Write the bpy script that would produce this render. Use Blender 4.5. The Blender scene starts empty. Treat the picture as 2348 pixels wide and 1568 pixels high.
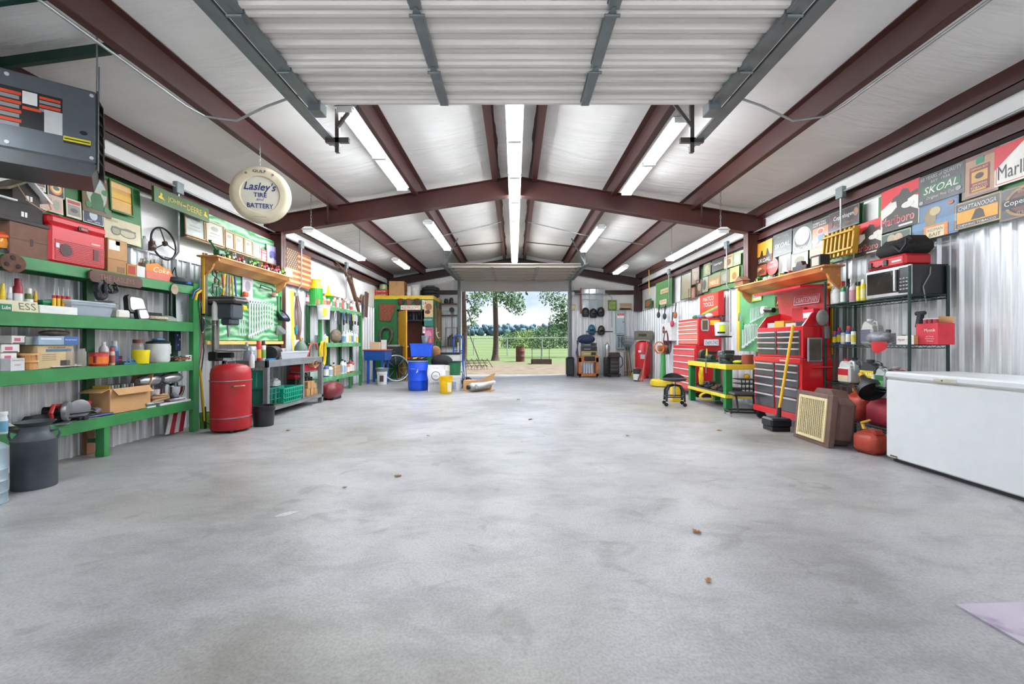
import bpy, math, random
from mathutils import Vector, Matrix, Euler
R = random.Random(7)
PI = math.pi
SC = bpy.context.scene
COL = SC.collection
# ---------------------------------------------------------------- camera, world, exposure
F = 1043.56; CX = 1180.0; CY = 785.0; EYE = 1.10
cam = bpy.data.cameras.new('camera'); cam.lens = 16.0; cam.sensor_width = 36.0; cam.sensor_fit = 'HORIZONTAL'
cam.shift_x = -(CX - 1174.0) / 2348.0; cam.shift_y = -(784.0 - CY) / 2348.0
cam.clip_start = 0.02; cam.clip_end = 2000
camo = bpy.data.objects.new('camera', cam); COL.objects.link(camo)
camo.location = (0, 0, EYE); camo.rotation_euler = (PI/2, 0, 0); SC.camera = camo
SC.view_settings.view_transform = 'Standard'; SC.view_settings.look = 'None'
SC.view_settings.gamma = 1.0; SC.view_settings.use_curve_mapping = False
SC.view_settings.exposure = 1.08
TUBE = 31.0      # brightness of the fluorescent tubes
SKY = 0.52
def build_world():
    w = bpy.data.worlds.new('sky'); SC.world = w; w.use_nodes = True
    nt = w.node_tree; N = nt.nodes; L = nt.links; N.clear()
    tc = N.new('ShaderNodeTexCoord'); sep = N.new('ShaderNodeSeparateXYZ'); L.new(tc.outputs['Generated'], sep.inputs[0])
    g = N.new('ShaderNodeValToRGB'); L.new(sep.outputs['Z'], g.inputs[0])
    g.color_ramp.elements[0].position = 0.0; g.color_ramp.elements[0].color = (0.62, 0.78, 1.0, 1)
    g.color_ramp.elements[1].position = 0.6; g.color_ramp.elements[1].color = (0.22, 0.42, 0.85, 1)
    m = N.new('ShaderNodeMapping'); m.inputs['Scale'].default_value = (1, 1, 3.2); m.inputs['Location'].default_value = (3.3, 0.4, 0.55); L.new(tc.outputs['Generated'], m.inputs[0])
    n = N.new('ShaderNodeTexNoise'); n.inputs['Scale'].default_value = 5.0; n.inputs['Detail'].default_value = 9; n.inputs['Roughness'].default_value = 0.55; L.new(m.outputs[0], n.inputs[0])
    r = N.new('ShaderNodeValToRGB'); r.color_ramp.elements[0].position = 0.40; r.color_ramp.elements[1].position = 0.60; L.new(n.outputs['Fac'], r.inputs[0])
    mx = N.new('ShaderNodeMixRGB'); L.new(r.outputs[0], mx.inputs[0]); L.new(g.outputs[0], mx.inputs[1]); mx.inputs[2].default_value = (1.05, 1.08, 1.12, 1)
    b = N.new('ShaderNodeBackground'); b.inputs[1].default_value = SKY; L.new(mx.outputs[0], b.inputs[0])
    o = N.new('ShaderNodeOutputWorld'); L.new(b.outputs[0], o.inputs[0])
build_world()
sun = bpy.data.lights.new('sun', 'SUN'); sun.energy = 6.5; sun.angle = 0.5; sun.color = (1, 0.98, 0.96)
suno = bpy.data.objects.new('sun', sun); COL.objects.link(suno); suno.rotation_euler = (math.radians(-8), math.radians(38), 0)
# ---------------------------------------------------------------- materials
def lin(h):
    h = h.lstrip('#'); c = [int(h[i:i+2], 16)/255 for i in (0, 2, 4)]
    return tuple(x/12.92 if x <= 0.04045 else ((x+0.055)/1.055)**2.4 for x in c) + (1,)
MATS = {}
def mat(h, rough=0.5, metal=0.0, var=0.12, scale=9.0, bump=0.0, emit=0.0, alpha=1.0, trans=0.0, coat=0.0):
    k = (h, rough, metal, var, scale, bump, emit, alpha, trans, coat)
    if k in MATS: return MATS[k]
    m = bpy.data.materials.new('paint_' + h.strip('#')); m.use_nodes = True; nt = m.node_tree; N = nt.nodes; L = nt.links
    p = N['Principled BSDF']; c = lin(h)
    p.inputs['Base Color'].default_value = c; p.inputs['Roughness'].default_value = rough; p.inputs['Metallic'].default_value = metal
    if var > 0 or bump > 0:
        tc = N.new('ShaderNodeTexCoord'); n = N.new('ShaderNodeTexNoise'); n.inputs['Scale'].default_value = scale; n.inputs['Detail'].default_value = 5
        L.new(tc.outputs['Object'], n.inputs[0])
        mr = N.new('ShaderNodeMapRange'); mr.inputs[1].default_value = 0.3; mr.inputs[2].default_value = 0.7; mr.inputs[3].default_value = 1-var; mr.inputs[4].default_value = 1+var*0.6
        L.new(n.outputs['Fac'], mr.inputs[0])
        mx = N.new('ShaderNodeVectorMath'); mx.operation = 'SCALE'; mx.inputs[0].default_value = c[:3]; L.new(mr.outputs[0], mx.inputs['Scale'])
        L.new(mx.outputs[0], p.inputs['Base Color'])
        if bump > 0:
            b = N.new('ShaderNodeBump'); b.inputs['Strength'].default_value = bump; b.inputs['Distance'].default_value = 0.01
            L.new(n.outputs['Fac'], b.inputs['Height']); L.new(b.outputs[0], p.inputs['Normal'])
    if emit: p.inputs['Emission Color'].default_value = c; p.inputs['Emission Strength'].default_value = emit
    if alpha < 1: p.inputs['Alpha'].default_value = alpha
    if trans: p.inputs['Transmission Weight'].default_value = trans
    if coat: p.inputs['Coat Weight'].default_value = coat
    MATS[k] = m; return m
def nodemat(name, fn, rough=0.5, metal=0.0):
    m = bpy.data.materials.new(name); m.use_nodes = True; nt = m.node_tree
    p = nt.nodes['Principled BSDF']; p.inputs['Roughness'].default_value = rough; p.inputs['Metallic'].default_value = metal
    fn(nt.nodes, nt.links, p); return m
def ramp(N, stops):
    r = N.new('ShaderNodeValToRGB'); e = r.color_ramp.elements
    while len(e) < len(stops): e.new(0.5)
    for i, (p, c) in enumerate(stops): e[i].position = p; e[i].color = lin(c) if isinstance(c, str) else c
    return r
def tex(N, L, kind, scale, sc=(1, 1, 1), detail=6, loc=(0, 0, 0), **kw):
    tc = N.new('ShaderNodeTexCoord'); m = N.new('ShaderNodeMapping'); m.inputs['Scale'].default_value = sc; m.inputs['Location'].default_value = loc; L.new(tc.outputs['Object'], m.inputs[0])
    t = N.new('ShaderNodeTex' + kind); t.inputs['Scale'].default_value = scale
    if 'Detail' in t.inputs: t.inputs['Detail'].default_value = detail
    for k, v in kw.items():
        if k in t.inputs: t.inputs[k].default_value = v
        else: setattr(t, k, v)
    L.new(m.outputs[0], t.inputs['Vector']); return t
def mixc(N, L, fac, a, b, mode='MIX'):
    x = N.new('ShaderNodeMixRGB'); x.blend_type = mode
    for s, i in ((fac, 0), (a, 1), (b, 2)):
        if isinstance(s, (int, float)): x.inputs[i].default_value = s
        elif isinstance(s, str): x.inputs[i].default_value = lin(s)
        else: L.new(s, x.inputs[i])
    return x.outputs[0]
def _concrete(N, L, p):
    a = tex(N, L, 'Noise', 0.7, detail=10, Roughness=0.65, Distortion=0.6); ra = ramp(N, [(0.3, '#8a8a8b'), (0.5, '#a4a4a5'), (0.72, '#b8b8b9')]); L.new(a.outputs['Fac'], ra.inputs[0])
    b = tex(N, L, 'Noise', 90, sc=(1, 0.8, 1), detail=6); rb = ramp(N, [(0.3, '#d4d4d4'), (0.62, '#ffffff')]); L.new(b.outputs['Fac'], rb.inputs[0])
    c = tex(N, L, 'Noise', 3.2, detail=4, Distortion=1.2); rc = ramp(N, [(0.0, '#8c887f'), (0.30, '#b5b2aa'), (0.38, '#ffffff')]); L.new(c.outputs['Fac'], rc.inputs[0])
    d = tex(N, L, 'Noise', 0.45, detail=3, loc=(5, 2, 0)); rd = ramp(N, [(0.52, '#ffffff'), (0.72, '#dcd3c2')]); L.new(d.outputs['Fac'], rd.inputs[0])
    x = mixc(N, L, 0.75, ra.outputs[0], rb.outputs[0], 'MULTIPLY'); x = mixc(N, L, 0.4, x, rc.outputs[0], 'MULTIPLY'); e = tex(N, L, 'Noise', 2.2, sc=(1, 1.6, 1), detail=12, Roughness=0.75, Distortion=0.3, loc=(9, 4, 0)); re = ramp(N, [(0.38, '#b9b8b6'), (0.55, '#ffffff')]); L.new(e.outputs['Fac'], re.inputs[0]); x = mixc(N, L, 0.45, x, re.outputs[0], 'MULTIPLY'); x = mixc(N, L, 0.9, x, rd.outputs[0], 'MULTIPLY')
    L.new(x, p.inputs['Base Color'])
    mr = N.new('ShaderNodeMapRange'); mr.inputs[3].default_value = 0.27; mr.inputs[4].default_value = 0.55; L.new(a.outputs['Fac'], mr.inputs[0]); L.new(mr.outputs[0], p.inputs['Roughness'])
    bp = N.new('ShaderNodeBump'); bp.inputs['Strength'].default_value = 0.05; bp.inputs['Distance'].default_value = 0.01; L.new(b.outputs['Fac'], bp.inputs['Height']); L.new(bp.outputs[0], p.inputs['Normal'])
M_FLOOR = nodemat('concrete', _concrete, 0.4)
def _galv(N, L, p):
    a = tex(N, L, 'Noise', 5, sc=(12, 12, 0.4), detail=6); ra = ramp(N, [(0.3, '#c3c6c9'), (0.7, '#e8e9ea')]); L.new(a.outputs['Fac'], ra.inputs[0]); L.new(ra.outputs[0], p.inputs['Base Color'])
M_GALV = nodemat('corrugated_galvalume', _galv, 0.42, 0.35)
def _insul(N, L, p):
    a = tex(N, L, 'Noise', 1.3, detail=4); ra = ramp(N, [(0.3, '#e2e1de'), (0.7, '#f0efed')]); L.new(a.outputs['Fac'], ra.inputs[0]); L.new(ra.outputs[0], p.inputs['Base Color'])
    w = tex(N, L, 'Noise', 60, detail=2); v = tex(N, L, 'Noise', 1.8, sc=(0.5, 2.4, 0.5), detail=4, Distortion=0.6)
    b1 = N.new('ShaderNodeBump'); b1.inputs['Strength'].default_value = 0.15; b1.inputs['Distance'].default_value = 0.01; L.new(w.outputs['Fac'], b1.inputs['Height'])
    b2 = N.new('ShaderNodeBump'); b2.inputs['Strength'].default_value = 0.35; b2.inputs['Distance'].default_value = 0.12; L.new(v.outputs['Fac'], b2.inputs['Height']); L.new(b1.outputs[0], b2.inputs['Normal']); L.new(b2.outputs[0], p.inputs['Normal'])
M_INS = nodemat('white_insulation_facing', _insul, 0.38)
def wood(name, c0, c1, scale=3.0, sc=(1, 6, 6), rough=0.45):
    def fn(N, L, p):
        a = tex(N, L, 'Wave', scale, sc=sc, detail=4, Distortion=5.0); r = ramp(N, [(0.1, c0), (0.9, c1)]); L.new(a.outputs['Color'], r.inputs[0]); L.new(r.outputs[0], p.inputs['Base Color'])
    return nodemat(name, fn, rough)
M_PINE = wood('varnished_pine', '#b97c42', '#d09656', 1.2, (0.5, 9, 14))
M_TOP = wood('worn_plank', '#6b5443', '#8f7762', 3.0, (0.6, 8, 6), 0.7)
M_BOX = mat('#b98f60', 0.8, var=0.08)
def _marble(N, L, p):
    a = tex(N, L, 'Wave', 1.7, sc=(.7, 1, 1.9), detail=3, Distortion=14, bands_direction='Z'); r = ramp(N, [(0.1, '#3f8c54'), (0.7, '#83b98e'), (1.0, '#a9cfae')]); L.new(a.outputs['Color'], r.inputs[0]); L.new(r.outputs[0], p.inputs['Base Color'])
M_PLY = nodemat('green_stained_plywood', _marble, 0.5)
BR = mat('#47221d', 0.5, var=0.10, scale=3); BRD = mat('#3a2120', 0.45)
GREEN = mat('#2f7d42', 0.42, var=0.22, scale=5, bump=0.3); DKGREEN = mat('#14502a', 0.5, var=0.2)
STEEL = mat('#9aa0a3', 0.38, 0.75, var=0.15, scale=4); ZINC = mat('#6c7375', 0.45, 0.3, var=0.2, scale=6)
CHROME = mat('#d8dadd', 0.18, 1.0, var=0.0); BLACK = mat('#17181a', 0.45); RUBBER = mat('#1d1e20', 0.75)
WHITE = mat('#e6e6e4', 0.45, var=0.05); RED = mat('#b3121a', 0.30, var=0.06, coat=0.4); YEL = mat('#e3b81f', 0.4, var=0.08)
BLUE = mat('#1450b4', 0.35, var=0.08); GREY = mat('#5b6166', 0.45); CARD = M_BOX; BROWN = mat('#5a4234', 0.6, var=0.3, scale=12)
RUST = mat('#5d3c2e', 0.8, 0.1, var=0.45, scale=14, bump=0.4); CLEAR = mat('#dfe4e8', 0.2, var=0, alpha=0.45); DARKM = mat('#3b3f42', 0.4, 0.6)
# ---------------------------------------------------------------- geometry
class G:
    def __init__(s): s.v = []; s.f = []
    def add(s, v, f):
        o = len(s.v); s.v += [tuple(x) for x in v]; s.f += [tuple(i+o for i in q) for q in f]; return s
    def box(s, x0, x1, y0, y1, z0, z1, b=0.0, M=None):
        if x0 > x1: x0, x1 = x1, x0
        if y0 > y1: y0, y1 = y1, y0
        if z0 > z1: z0, z1 = z1, z0
        b = min(b, (x1-x0)*.45, (y1-y0)*.45, (z1-z0)*.45)
        if b <= 0:
            v = [(x, y, z) for x in (x0, x1) for y in (y0, y1) for z in (z0, z1)]
            f = [(0, 1, 3, 2), (4, 6, 7, 5), (0, 4, 5, 1), (2, 3, 7, 6), (0, 2, 6, 4), (1, 5, 7, 3)]
        else:
            v = []; f = []
            for i in range(2):
                for j in range(2):
                    for k in range(2):
                        X = (x0, x1)[i]; Y = (y0, y1)[j]; Z = (z0, z1)[k]; sx, sy, sz = (b, -b)[i], (b, -b)[j], (b, -b)[k]
                        v += [(X, Y+sy, Z+sz), (X+sx, Y, Z+sz), (X+sx, Y+sy, Z)]
            I = lambda i, j, k, a: ((i*2+j)*2+k)*3+a
            f += [(I(0,0,0,0), I(0,0,1,0), I(0,1,1,0), I(0,1,0,0)), (I(1,0,0,0), I(1,1,0,0), I(1,1,1,0), I(1,0,1,0)),
                  (I(0,0,0,1), I(1,0,0,1), I(1,0,1,1), I(0,0,1,1)), (I(0,1,0,1), I(0,1,1,1), I(1,1,1,1), I(1,1,0,1)),
                  (I(0,0,0,2), I(0,1,0,2), I(1,1,0,2), I(1,0,0,2)), (I(0,0,1,2), I(1,0,1,2), I(1,1,1,2), I(0,1,1,2))]
            for a in (0, 1):
                for c in (0, 1):
                    q = [(I(a,c,0,0), I(a,c,0,1), I(a,c,1,1), I(a,c,1,0)), (I(a,0,c,0), I(a,0,c,2), I(a,1,c,2), I(a,1,c,0)), (I(0,a,c,1), I(0,a,c,2), I(1,a,c,2), I(1,a,c,1))]
                    if a == c: q[0] = q[0][::-1]
                    if a != c: q[1] = q[1][::-1]
                    if a == c: q[2] = q[2][::-1]
                    q[0] = q[0][::-1]; q[1] = q[1][::-1]; q[2] = q[2][::-1]
                    f += q
            for i in range(2):
                for j in range(2):
                    for k in range(2):
                        t = (I(i,j,k,0), I(i,j,k,1), I(i,j,k,2)); f.append(t if (i+j+k) % 2 == 0 else t[::-1])
        if M is not None: v = [tuple(M @ Vector(p)) for p in v]
        return s.add(v, f)
    def cyl(s, p0, p1, r0, r1=None, n=12, cap=True):
        r1 = r0 if r1 is None else r1
        p0 = Vector(p0); p1 = Vector(p1); d = (p1-p0).normalized(); u = d.orthogonal().normalized(); w = d.cross(u)
        v = []; 
        for p, r in ((p0, r0), (p1, r1)):
            for i in range(n):
                a = 2*PI*i/n; v.append(tuple(p + (u*math.cos(a)+w*math.sin(a))*r))
        f = [(i, (i+1) % n, n+(i+1) % n, n+i) for i in range(n)]
        if cap: f += [tuple(range(n))[::-1], tuple(range(n, 2*n))]
        return s.add(v, f)
    def lathe(s, prof, n=20, c=(0, 0, 0), cap0=True, cap1=True, sx=1.0, sy=1.0):
        v = []; f = []
        for (r, z) in prof:
            for i in range(n):
                a = 2*PI*i/n; v.append((c[0]+r*math.cos(a)*sx, c[1]+r*math.sin(a)*sy, c[2]+z))
        for k in range(len(prof)-1):
            for i in range(n):
                j = (i+1) % n; f.append((k*n+i, k*n+j, (k+1)*n+j, (k+1)*n+i))
        if cap0: f.append(tuple(range(n))[::-1])
        if cap1: f.append(tuple(range((len(prof)-1)*n, len(prof)*n)))
        return s.add(v, f)
    def tube(s, pts, r, n=6, closed=False):
        P = [Vector(p) for p in pts]; m = len(P); v = []; f = []; u = None
        for i in range(m):
            a = P[(i-1) % m] if (closed or i > 0) else P[i]; b = P[(i+1) % m] if (closed or i < m-1) else P[i]
            d = (b-a)
            if d.length < 1e-9: d = Vector((0, 0, 1))
            d.normalize()
            if u is None: u = d.orthogonal().normalized()
            else:
                u = u - d*u.dot(d)
                u = u.normalized() if u.length > 1e-6 else d.orthogonal().normalized()
            w = d.cross(u); rr = r[i] if isinstance(r, (list, tuple)) else r
            for k in range(n):
                t = 2*PI*k/n; v.append(tuple(P[i]+(u*math.cos(t)+w*math.sin(t))*rr))
        for i in range(m if closed else m-1):
            for k in range(n):
                j = (k+1) % n; i2 = (i+1) % m; f.append((i*n+k, i*n+j, i2*n+j, i2*n+k))
        if not closed: f += [tuple(range(n))[::-1], tuple(range((m-1)*n, m*n))]
        return s.add(v, f)
    def prism(s, poly, a0, a1, ax='y'):
        n = len(poly); 
        ar = sum(poly[i][0]*poly[(i+1) % n][1]-poly[(i+1) % n][0]*poly[i][1] for i in range(n))
        mk = {'y': lambda p, a: (p[0], a, p[1]), 'x': lambda p, a: (a, p[0], p[1]), 'z': lambda p, a: (p[0], p[1], a)}[ax]
        v = [mk(p, a0) for p in poly]+[mk(p, a1) for p in poly]
        f = [tuple(range(n)), tuple(range(n, 2*n))[::-1]]+[((i+1) % n, i, n+i, n+(i+1) % n) for i in range(n)]
        flip = (ar < 0) != (ax == 'y')
        if ax == 'y': flip = ar < 0
        else: flip = ar > 0
        if flip: f = [q[::-1] for q in f]
        return s.add(v, f)
    def sheet(s, fn, nu, nv):
        v = [tuple(fn(i/nu, j/nv)) for j in range(nv+1) for i in range(nu+1)]
        f = [(j*(nu+1)+i, j*(nu+1)+i+1, (j+1)*(nu+1)+i+1, (j+1)*(nu+1)+i) for j in range(nv) for i in range(nu)]
        return s.add(v, f)
    def sphere(s, c, r, n=12, m=8, sz=1.0, sx=1.0, sy=1.0):
        return s.lathe([(max(r*math.sin(PI*k/m), 1e-4), -r*math.cos(PI*k/m)*sz) for k in range(m+1)], n, c, sx=sx, sy=sy)
    def obj(s, name, m, parent=None, loc=None, rot=None, smooth=True, ang=40):
        me = bpy.data.meshes.new(name); me.from_pydata(s.v, [], s.f); me.update()
        if smooth:
            me.shade_smooth()
            try: me.set_sharp_from_angle(angle=math.radians(ang))
            except Exception: pass
        me.materials.append(m); return link(name, me, parent, loc, rot)
def link(name, data, parent=None, loc=None, rot=None):
    o = bpy.data.objects.new(name, data); COL.objects.link(o)
    if parent: o.parent = parent
    if loc: o.location = loc
    if rot: o.rotation_euler = rot
    return o
def box(name, m, parent, x0, x1, y0, y1, z0, z1, b=0.0, rot=None):
    return G().box(x0, x1, y0, y1, z0, z1, b).obj(name, m, parent, smooth=False)
def struct(name, o=None, loc=None):
    if o is None: o = link(name, None)
    o['kind'] = 'structure'
    if loc: o.location = loc
    return o
def thing(name, label, cat, loc=(0, 0, 0), rz=0.0, group=None, rot=None):
    o = link(name, None); o.location = loc; o.rotation_euler = rot if rot else (0, 0, rz)
    o.empty_display_size = 0.05
    o['label'] = label; o['category'] = cat
    if group: o['group'] = group
    return o
def text(s, m, parent, cx, y, cz, w, h, shear=0.0, bold=0.0, name='lettering', rot=0.0):
    cu = bpy.data.curves.new('t', 'FONT'); cu.body = s; cu.align_x = 'CENTER'; cu.resolution_u = 2; cu.shear = shear; cu.offset = bold
    ob = bpy.data.objects.new('t', cu); me = bpy.data.meshes.new_from_object(ob)
    bpy.data.objects.remove(ob); bpy.data.curves.remove(cu)
    if not me.vertices: return None
    xs = [v.co.x for v in me.vertices]; ys = [v.co.y for v in me.vertices]
    x0, x1, y0, y1 = min(xs), max(xs), min(ys), max(ys); sx = w/max(x1-x0, 1e-6); sy = h/max(y1-y0, 1e-6)
    c, d = math.cos(rot), math.sin(rot)
    for v in me.vertices:
        a = (v.co.x-(x0+x1)/2)*sx; b = (v.co.y-(y0+y1)/2)*sy
        v.co = (cx+a*c-b*d, y, cz+a*d+b*c)
    me.materials.append(m); me.name = name
    return link(name, me, parent)
def copy_tree(o, parent=None):
    c = o.copy(); COL.objects.link(c)
    if parent: c.parent = parent
    for ch in o.children: copy_tree(ch, c)
    return c
def Dof(u, X): return F*X/(u-CX)
def Zof(v, D): return EYE-(v-CY)/F*D
LFT = PI/2; RGT = -PI/2
# ---------------------------------------------------------------- the building
XL = -4.28; XR = 4.28; YF = -0.35; YB = 15.45; LIN = 2.14     # walls, front, back, liner height
floor = G().box(XL-.1, XR+.1, YF-.1, YB+.1, -0.2, 0).obj('floor', M_FLOOR, smooth=False); struct('floor', floor)
SL = 0.175; ZR = 4.13                                          # roof slope and ridge height (underside of the insulation)
def zroof(x): return ZR-SL*abs(x)
ceil = struct('ceiling')
PX = [-4.11, -3.02, -1.65, -0.30, 0.30, 1.65, 3.02, 4.11]
bounds = [XL-.02] + PX[1:-1] + [XR+.02]
for i in range(len(bounds)-1):
    a, b = bounds[i], bounds[i+1]
    for k, (y0, y1) in enumerate(((YF, 3.9), (3.9, 7.8), (7.8, 11.6), (11.6, YB))):
        def fn(s, t, a=a, b=b, y0=y0, y1=y1):
            x = a+(b-a)*s; y = y0+(y1-y0)*t
            z = zroof(x) if not (a < 0 < b) else ZR-SL*0.3
            return (x, y, z-0.05*math.sin(PI*s)-0.015*math.sin(PI*s)*math.sin(y*4.1+i))
        G().sheet(lambda s, t: fn(1-s, t), 8, 10).obj('insulation_blanket', M_INS, ceil)
box('roof_deck', GREY, ceil, XL-.1, XR+.1, YF-.1, YB+.1, ZR+.12, ZR+.2)
def purlin(x, y0, y1, flip, nm='purlin'):
    z1 = zroof(x)-0.005; z0 = z1-0.23; s = -1 if flip else 1; g = G()
    g.box(x-.004, x+.004, y0, y1, z0, z1); g.box(x, x+s*.075, y0, y1, z0-.004, z0+.004); g.box(x, x-s*.075, y0, y1, z1-.004, z1+.004); g.box(x+s*.071, x+s*.079, y0, y1, z0, z0+.022)
    return g.obj(nm, BR, ceil, smooth=False)
for x in PX[1:-1]: purlin(x, YF, YB, x < 0)
for s, x in ((-1, PX[0]), (1, PX[-1])):
    g = G(); g.box(x, x+s*.16, YF, YB, 3.22, 3.228); g.box(x, x+s*.008, YF, YB, 3.22, 3.40); g.box(x, x+s*.16, YF, YB, 3.392, 3.40)
    g.obj('eave_strut', BR, ceil, smooth=False)
def frame(y, half=False):
    for s in (-1, 1):
        xe = 3.96; g = G(); t = 0.006
        xo = (XR if s > 0 else -XL)-.02
        g.prism([(s*xo, 3.22), (s*xo, 2.93), (s*xe, 2.97), (0, 3.61), (0, 3.92)], y-t, y+t)       # web
        for (za, zb) in ((2.97, 3.61),):
            g.prism([(s*xe, za), (0, zb), (0, zb+.012), (s*xe, za+.012)], y-.075, y+.075)
        g.prism([(s*xo, 3.22), (0, 3.92), (0, 3.932), (s*xo, 3.232)], y-.075, y+.075)
        g.obj('rafter', BR, ceil, smooth=False)
        c = G(); c.box(s*(xe-.0), s*(xe+.012), y-.075, y+.075, 1.0, 2.98); c.box(s*xe, s*xo, y-t, y+t, 1.0, 3.0); c.box(s*(xo-.012), s*xo, y-.075, y+.075, 1.0, 3.2)
        c.box(s*xe, s*xo, y-.075, y+.075, 2.95, 2.96)
        c.obj('column', BR, ceil, smooth=False)
frame(7.8)
# end frames: shallower
for s in (-1, 1):
    g = G(); xo = (XR if s > 0 else -XL)-.02
    g.prism([(s*xo, 3.20), (s*xo, 2.96), (0, 3.72), (0, 3.92)], 15.21, 15.222); g.prism([(s*xo, 2.96), (0, 3.72), (0, 3.732), (s*xo, 2.972)], 15.14, 15.29); g.prism([(s*xo, 3.20), (0, 3.92), (0, 3.932), (s*xo, 3.212)], 15.14, 15.29)
    g.obj('rafter', BRD, ceil, smooth=False)
    c = G(); xe = 4.0
    c.box(s*xe, s*(xe+.012), 15.14, 15.29, 2.14, 3.0); c.box(s*xe, s*(xe+.24), 15.21, 15.222, 2.14, 3.0); c.box(s*(xe+.23), s*(xe+.24), 15.14, 15.29, 2.14, 3.0)
    c.obj('column', BRD, ceil, smooth=False)
def kbrace(p0, p1):
    G().tube([p0, p1], 0.018, 4).obj('flange_brace', BRD, ceil, smooth=False)
kbrace((-3.02, 7.35, 3.42), (-3.2, 7.8, 3.12)); kbrace((3.02, 7.35, 3.42), (3.2, 7.8, 3.12))
# corrugated liner profile
def ribbed(L0, L1, z0, z1, depth=0.03, off=0.0):
    """strip in local x, ribs bulge to -y; returns a G"""
    pts = [(L0, 0)]; x = math.floor(L0/.2286)*.2286+off
    while x < L1+.3:
        for (dx, d) in ((-.032, 0), (-.013, depth), (.013, depth), (.032, 0), (.098, 0), (.106, .008), (.123, .008), (.131, 0)):
            if L0+.001 < x+dx < L1-.001: pts.append((x+dx, -d))
        x += .2286
    pts.append((L1, 0)); g = G(); n = len(pts)
    g.add([(p[0], p[1], z0) for p in pts]+[(p[0], p[1], z1) for p in pts], [(i, i+1, n+i+1, n+i) for i in range(n-1)])
    return g
def liner(parent, a, b, z0, z1, loc, rz, L=0.9144):
    x = a
    while x < b-.01:
        e = min(x+L, b); ribbed(x, e, z0, z1).obj('liner_panel', M_GALV, parent, loc, (0, 0, rz), smooth=False); x = e
def upper(parent, a, b, z0, z1, loc, rz, L=1.83):
    x = a
    while x < b-.01:
        e = min(x+L, b); m = 0.025
        G().sheet(lambda s, t: (x+(e-x)*s, -0.004-0.02*math.sin(PI*s)**.6*math.sin(PI*t)**.5, z0+(z1-z0)*t), 8, 4).obj('insulation_strip', M_INS, parent, loc, (0, 0, rz)); x = e
for nm, X, rz, sg in (('wall_left', XL, LFT, -1), ('wall_right', XR, RGT, 1)):
    w = struct(nm)
    a, b = (YF, YB) if sg < 0 else (-YB, -YF)
    liner(w, a, b, 0.0, LIN, (X-sg*.02, 0, 0), rz); upper(w, a, b, 2.0, 3.40, (X, 0, 0), rz)
    box('outer_skin', GREY, w, X+sg*.02, X+sg*.05, YF, YB, 0, 3.5)
    box('liner_cap', M_GALV, w, X-sg*.05, X, YF, YB, LIN, LIN+.012)
    g = G(); x0 = X-sg*.004; x1 = X-sg*.13
    g.box(x0, x1, YF, YB, 2.83, 2.838); g.box(x0, x1, YF, YB, 3.0, 3.008); g.box(x1, x1+sg*.008, YF, YB, 2.83, 2.855); g.box(x1, x1+sg*.008, YF, YB, 2.985, 3.008); g.box(x0-sg*.03, x0-sg*.038, YF, YB, 2.83, 3.008)
    g.obj('girt', BR, w, smooth=False)
    box('bracing_band', BR, w, X-sg*.09, X-sg*.098, YF, YB, 2.83, 2.95)
# back wall with opening x in DX0..DX1
DX0, DX1, DZ = -1.80, 1.81, 3.18
wb = struct('wall_back')
for a, b in ((XL, DX0-.12), (DX1+.12, XR)):
    liner(wb, a, b, 0, 2.17, (0, YB-.10, 0), 0); box('liner_cap', M_GALV, wb, a, b, YB-.14, YB, 2.17, 2.182)
    for x0, x1 in ((a, b),):
        G().prism([(x0, 2.0), (x1, 2.0), (x1, zroof(x1)), (x0, zroof(x0))], YB, YB+.05).obj('insulation_panel', M_INS, wb, smooth=False)
    box('girt', BRD, wb, a, b, YB-.10, YB-.02, 2.72, 2.86)
G().prism([(DX0-.12, DZ), (DX1+.12, DZ), (DX1+.12, zroof(DX1+.12)), (0, ZR), (DX0-.12, zroof(DX0-.12))], YB-.03, YB+.05).obj('insulation_panel', M_INS, wb, smooth=False)
for s, x in ((-1, DX0), (1, DX1)):
    box('jamb', mat('#9b9b98', .5), wb, x, x+s*.12, YB-.14, YB+.06, 0, DZ+.1)
box('header', mat('#9b9b98', .5), wb, DX0-.12, DX1+.12, YB-.06, YB+.06, DZ, DZ+.12)
# front wall (behind the lens) with its own opening
wf = struct('wall_front')
for a, b in ((XL, -2.02), (2.02, XR)):
    box('wall_panel', M_INS, wf, a, b, YF-.05, YF, 0, 3.4)
G().prism([(XL, 3.4), (-2.02, 3.4), (-2.02, 3.2), (2.02, 3.2), (2.02, 3.4), (XR, 3.4), (0, ZR)], YF-.05, YF).obj('wall_panel', M_INS, wf, smooth=False)
box('apron', mat('#c9cacb', .9), struct('driveway'), -9, 9, -16, YF-.1, -.2, -.02)
# ---------------------------------------------------------------- overhead doors
M_DOOR = mat('#d5d0ca', 0.35, var=0.05, scale=2)
def profile_section(L, W, k_=1.5):
    """door section: length L along local y from 0, width W in x, underside (room side) faces -z"""
    pts = [(0, 0), (.02, -.012), (.05, -.012), (.06, 0)]
    n = 3; step = (L-.12)/n
    for k in range(n):
        y = .06+k*step; q = step/6
        pts += [(y+q*.6, .004), (y+q*1.0, .020), (y+q*2.0, .020), (y+q*2.2, .014), (y+q*3.2, .014), (y+q*3.4, .020), (y+q*4.3, .020), (y+q*4.8, 0), (y+step, 0)]
    pts += [(L-.05, -.012), (L-.02, -.012), (L, 0)]
    g = G(); m = len(pts); pts = [(p[0], p[1]*k_) for p in pts]
    g.add([(-W/2, p[0], p[1]) for p in pts]+[(W/2, p[0], p[1]) for p in pts], [(i+1, i, m+i, m+i+1) for i in range(m-1)])
    g.box(-W/2, W/2, 0, L, .035, .04)
    return g
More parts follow.
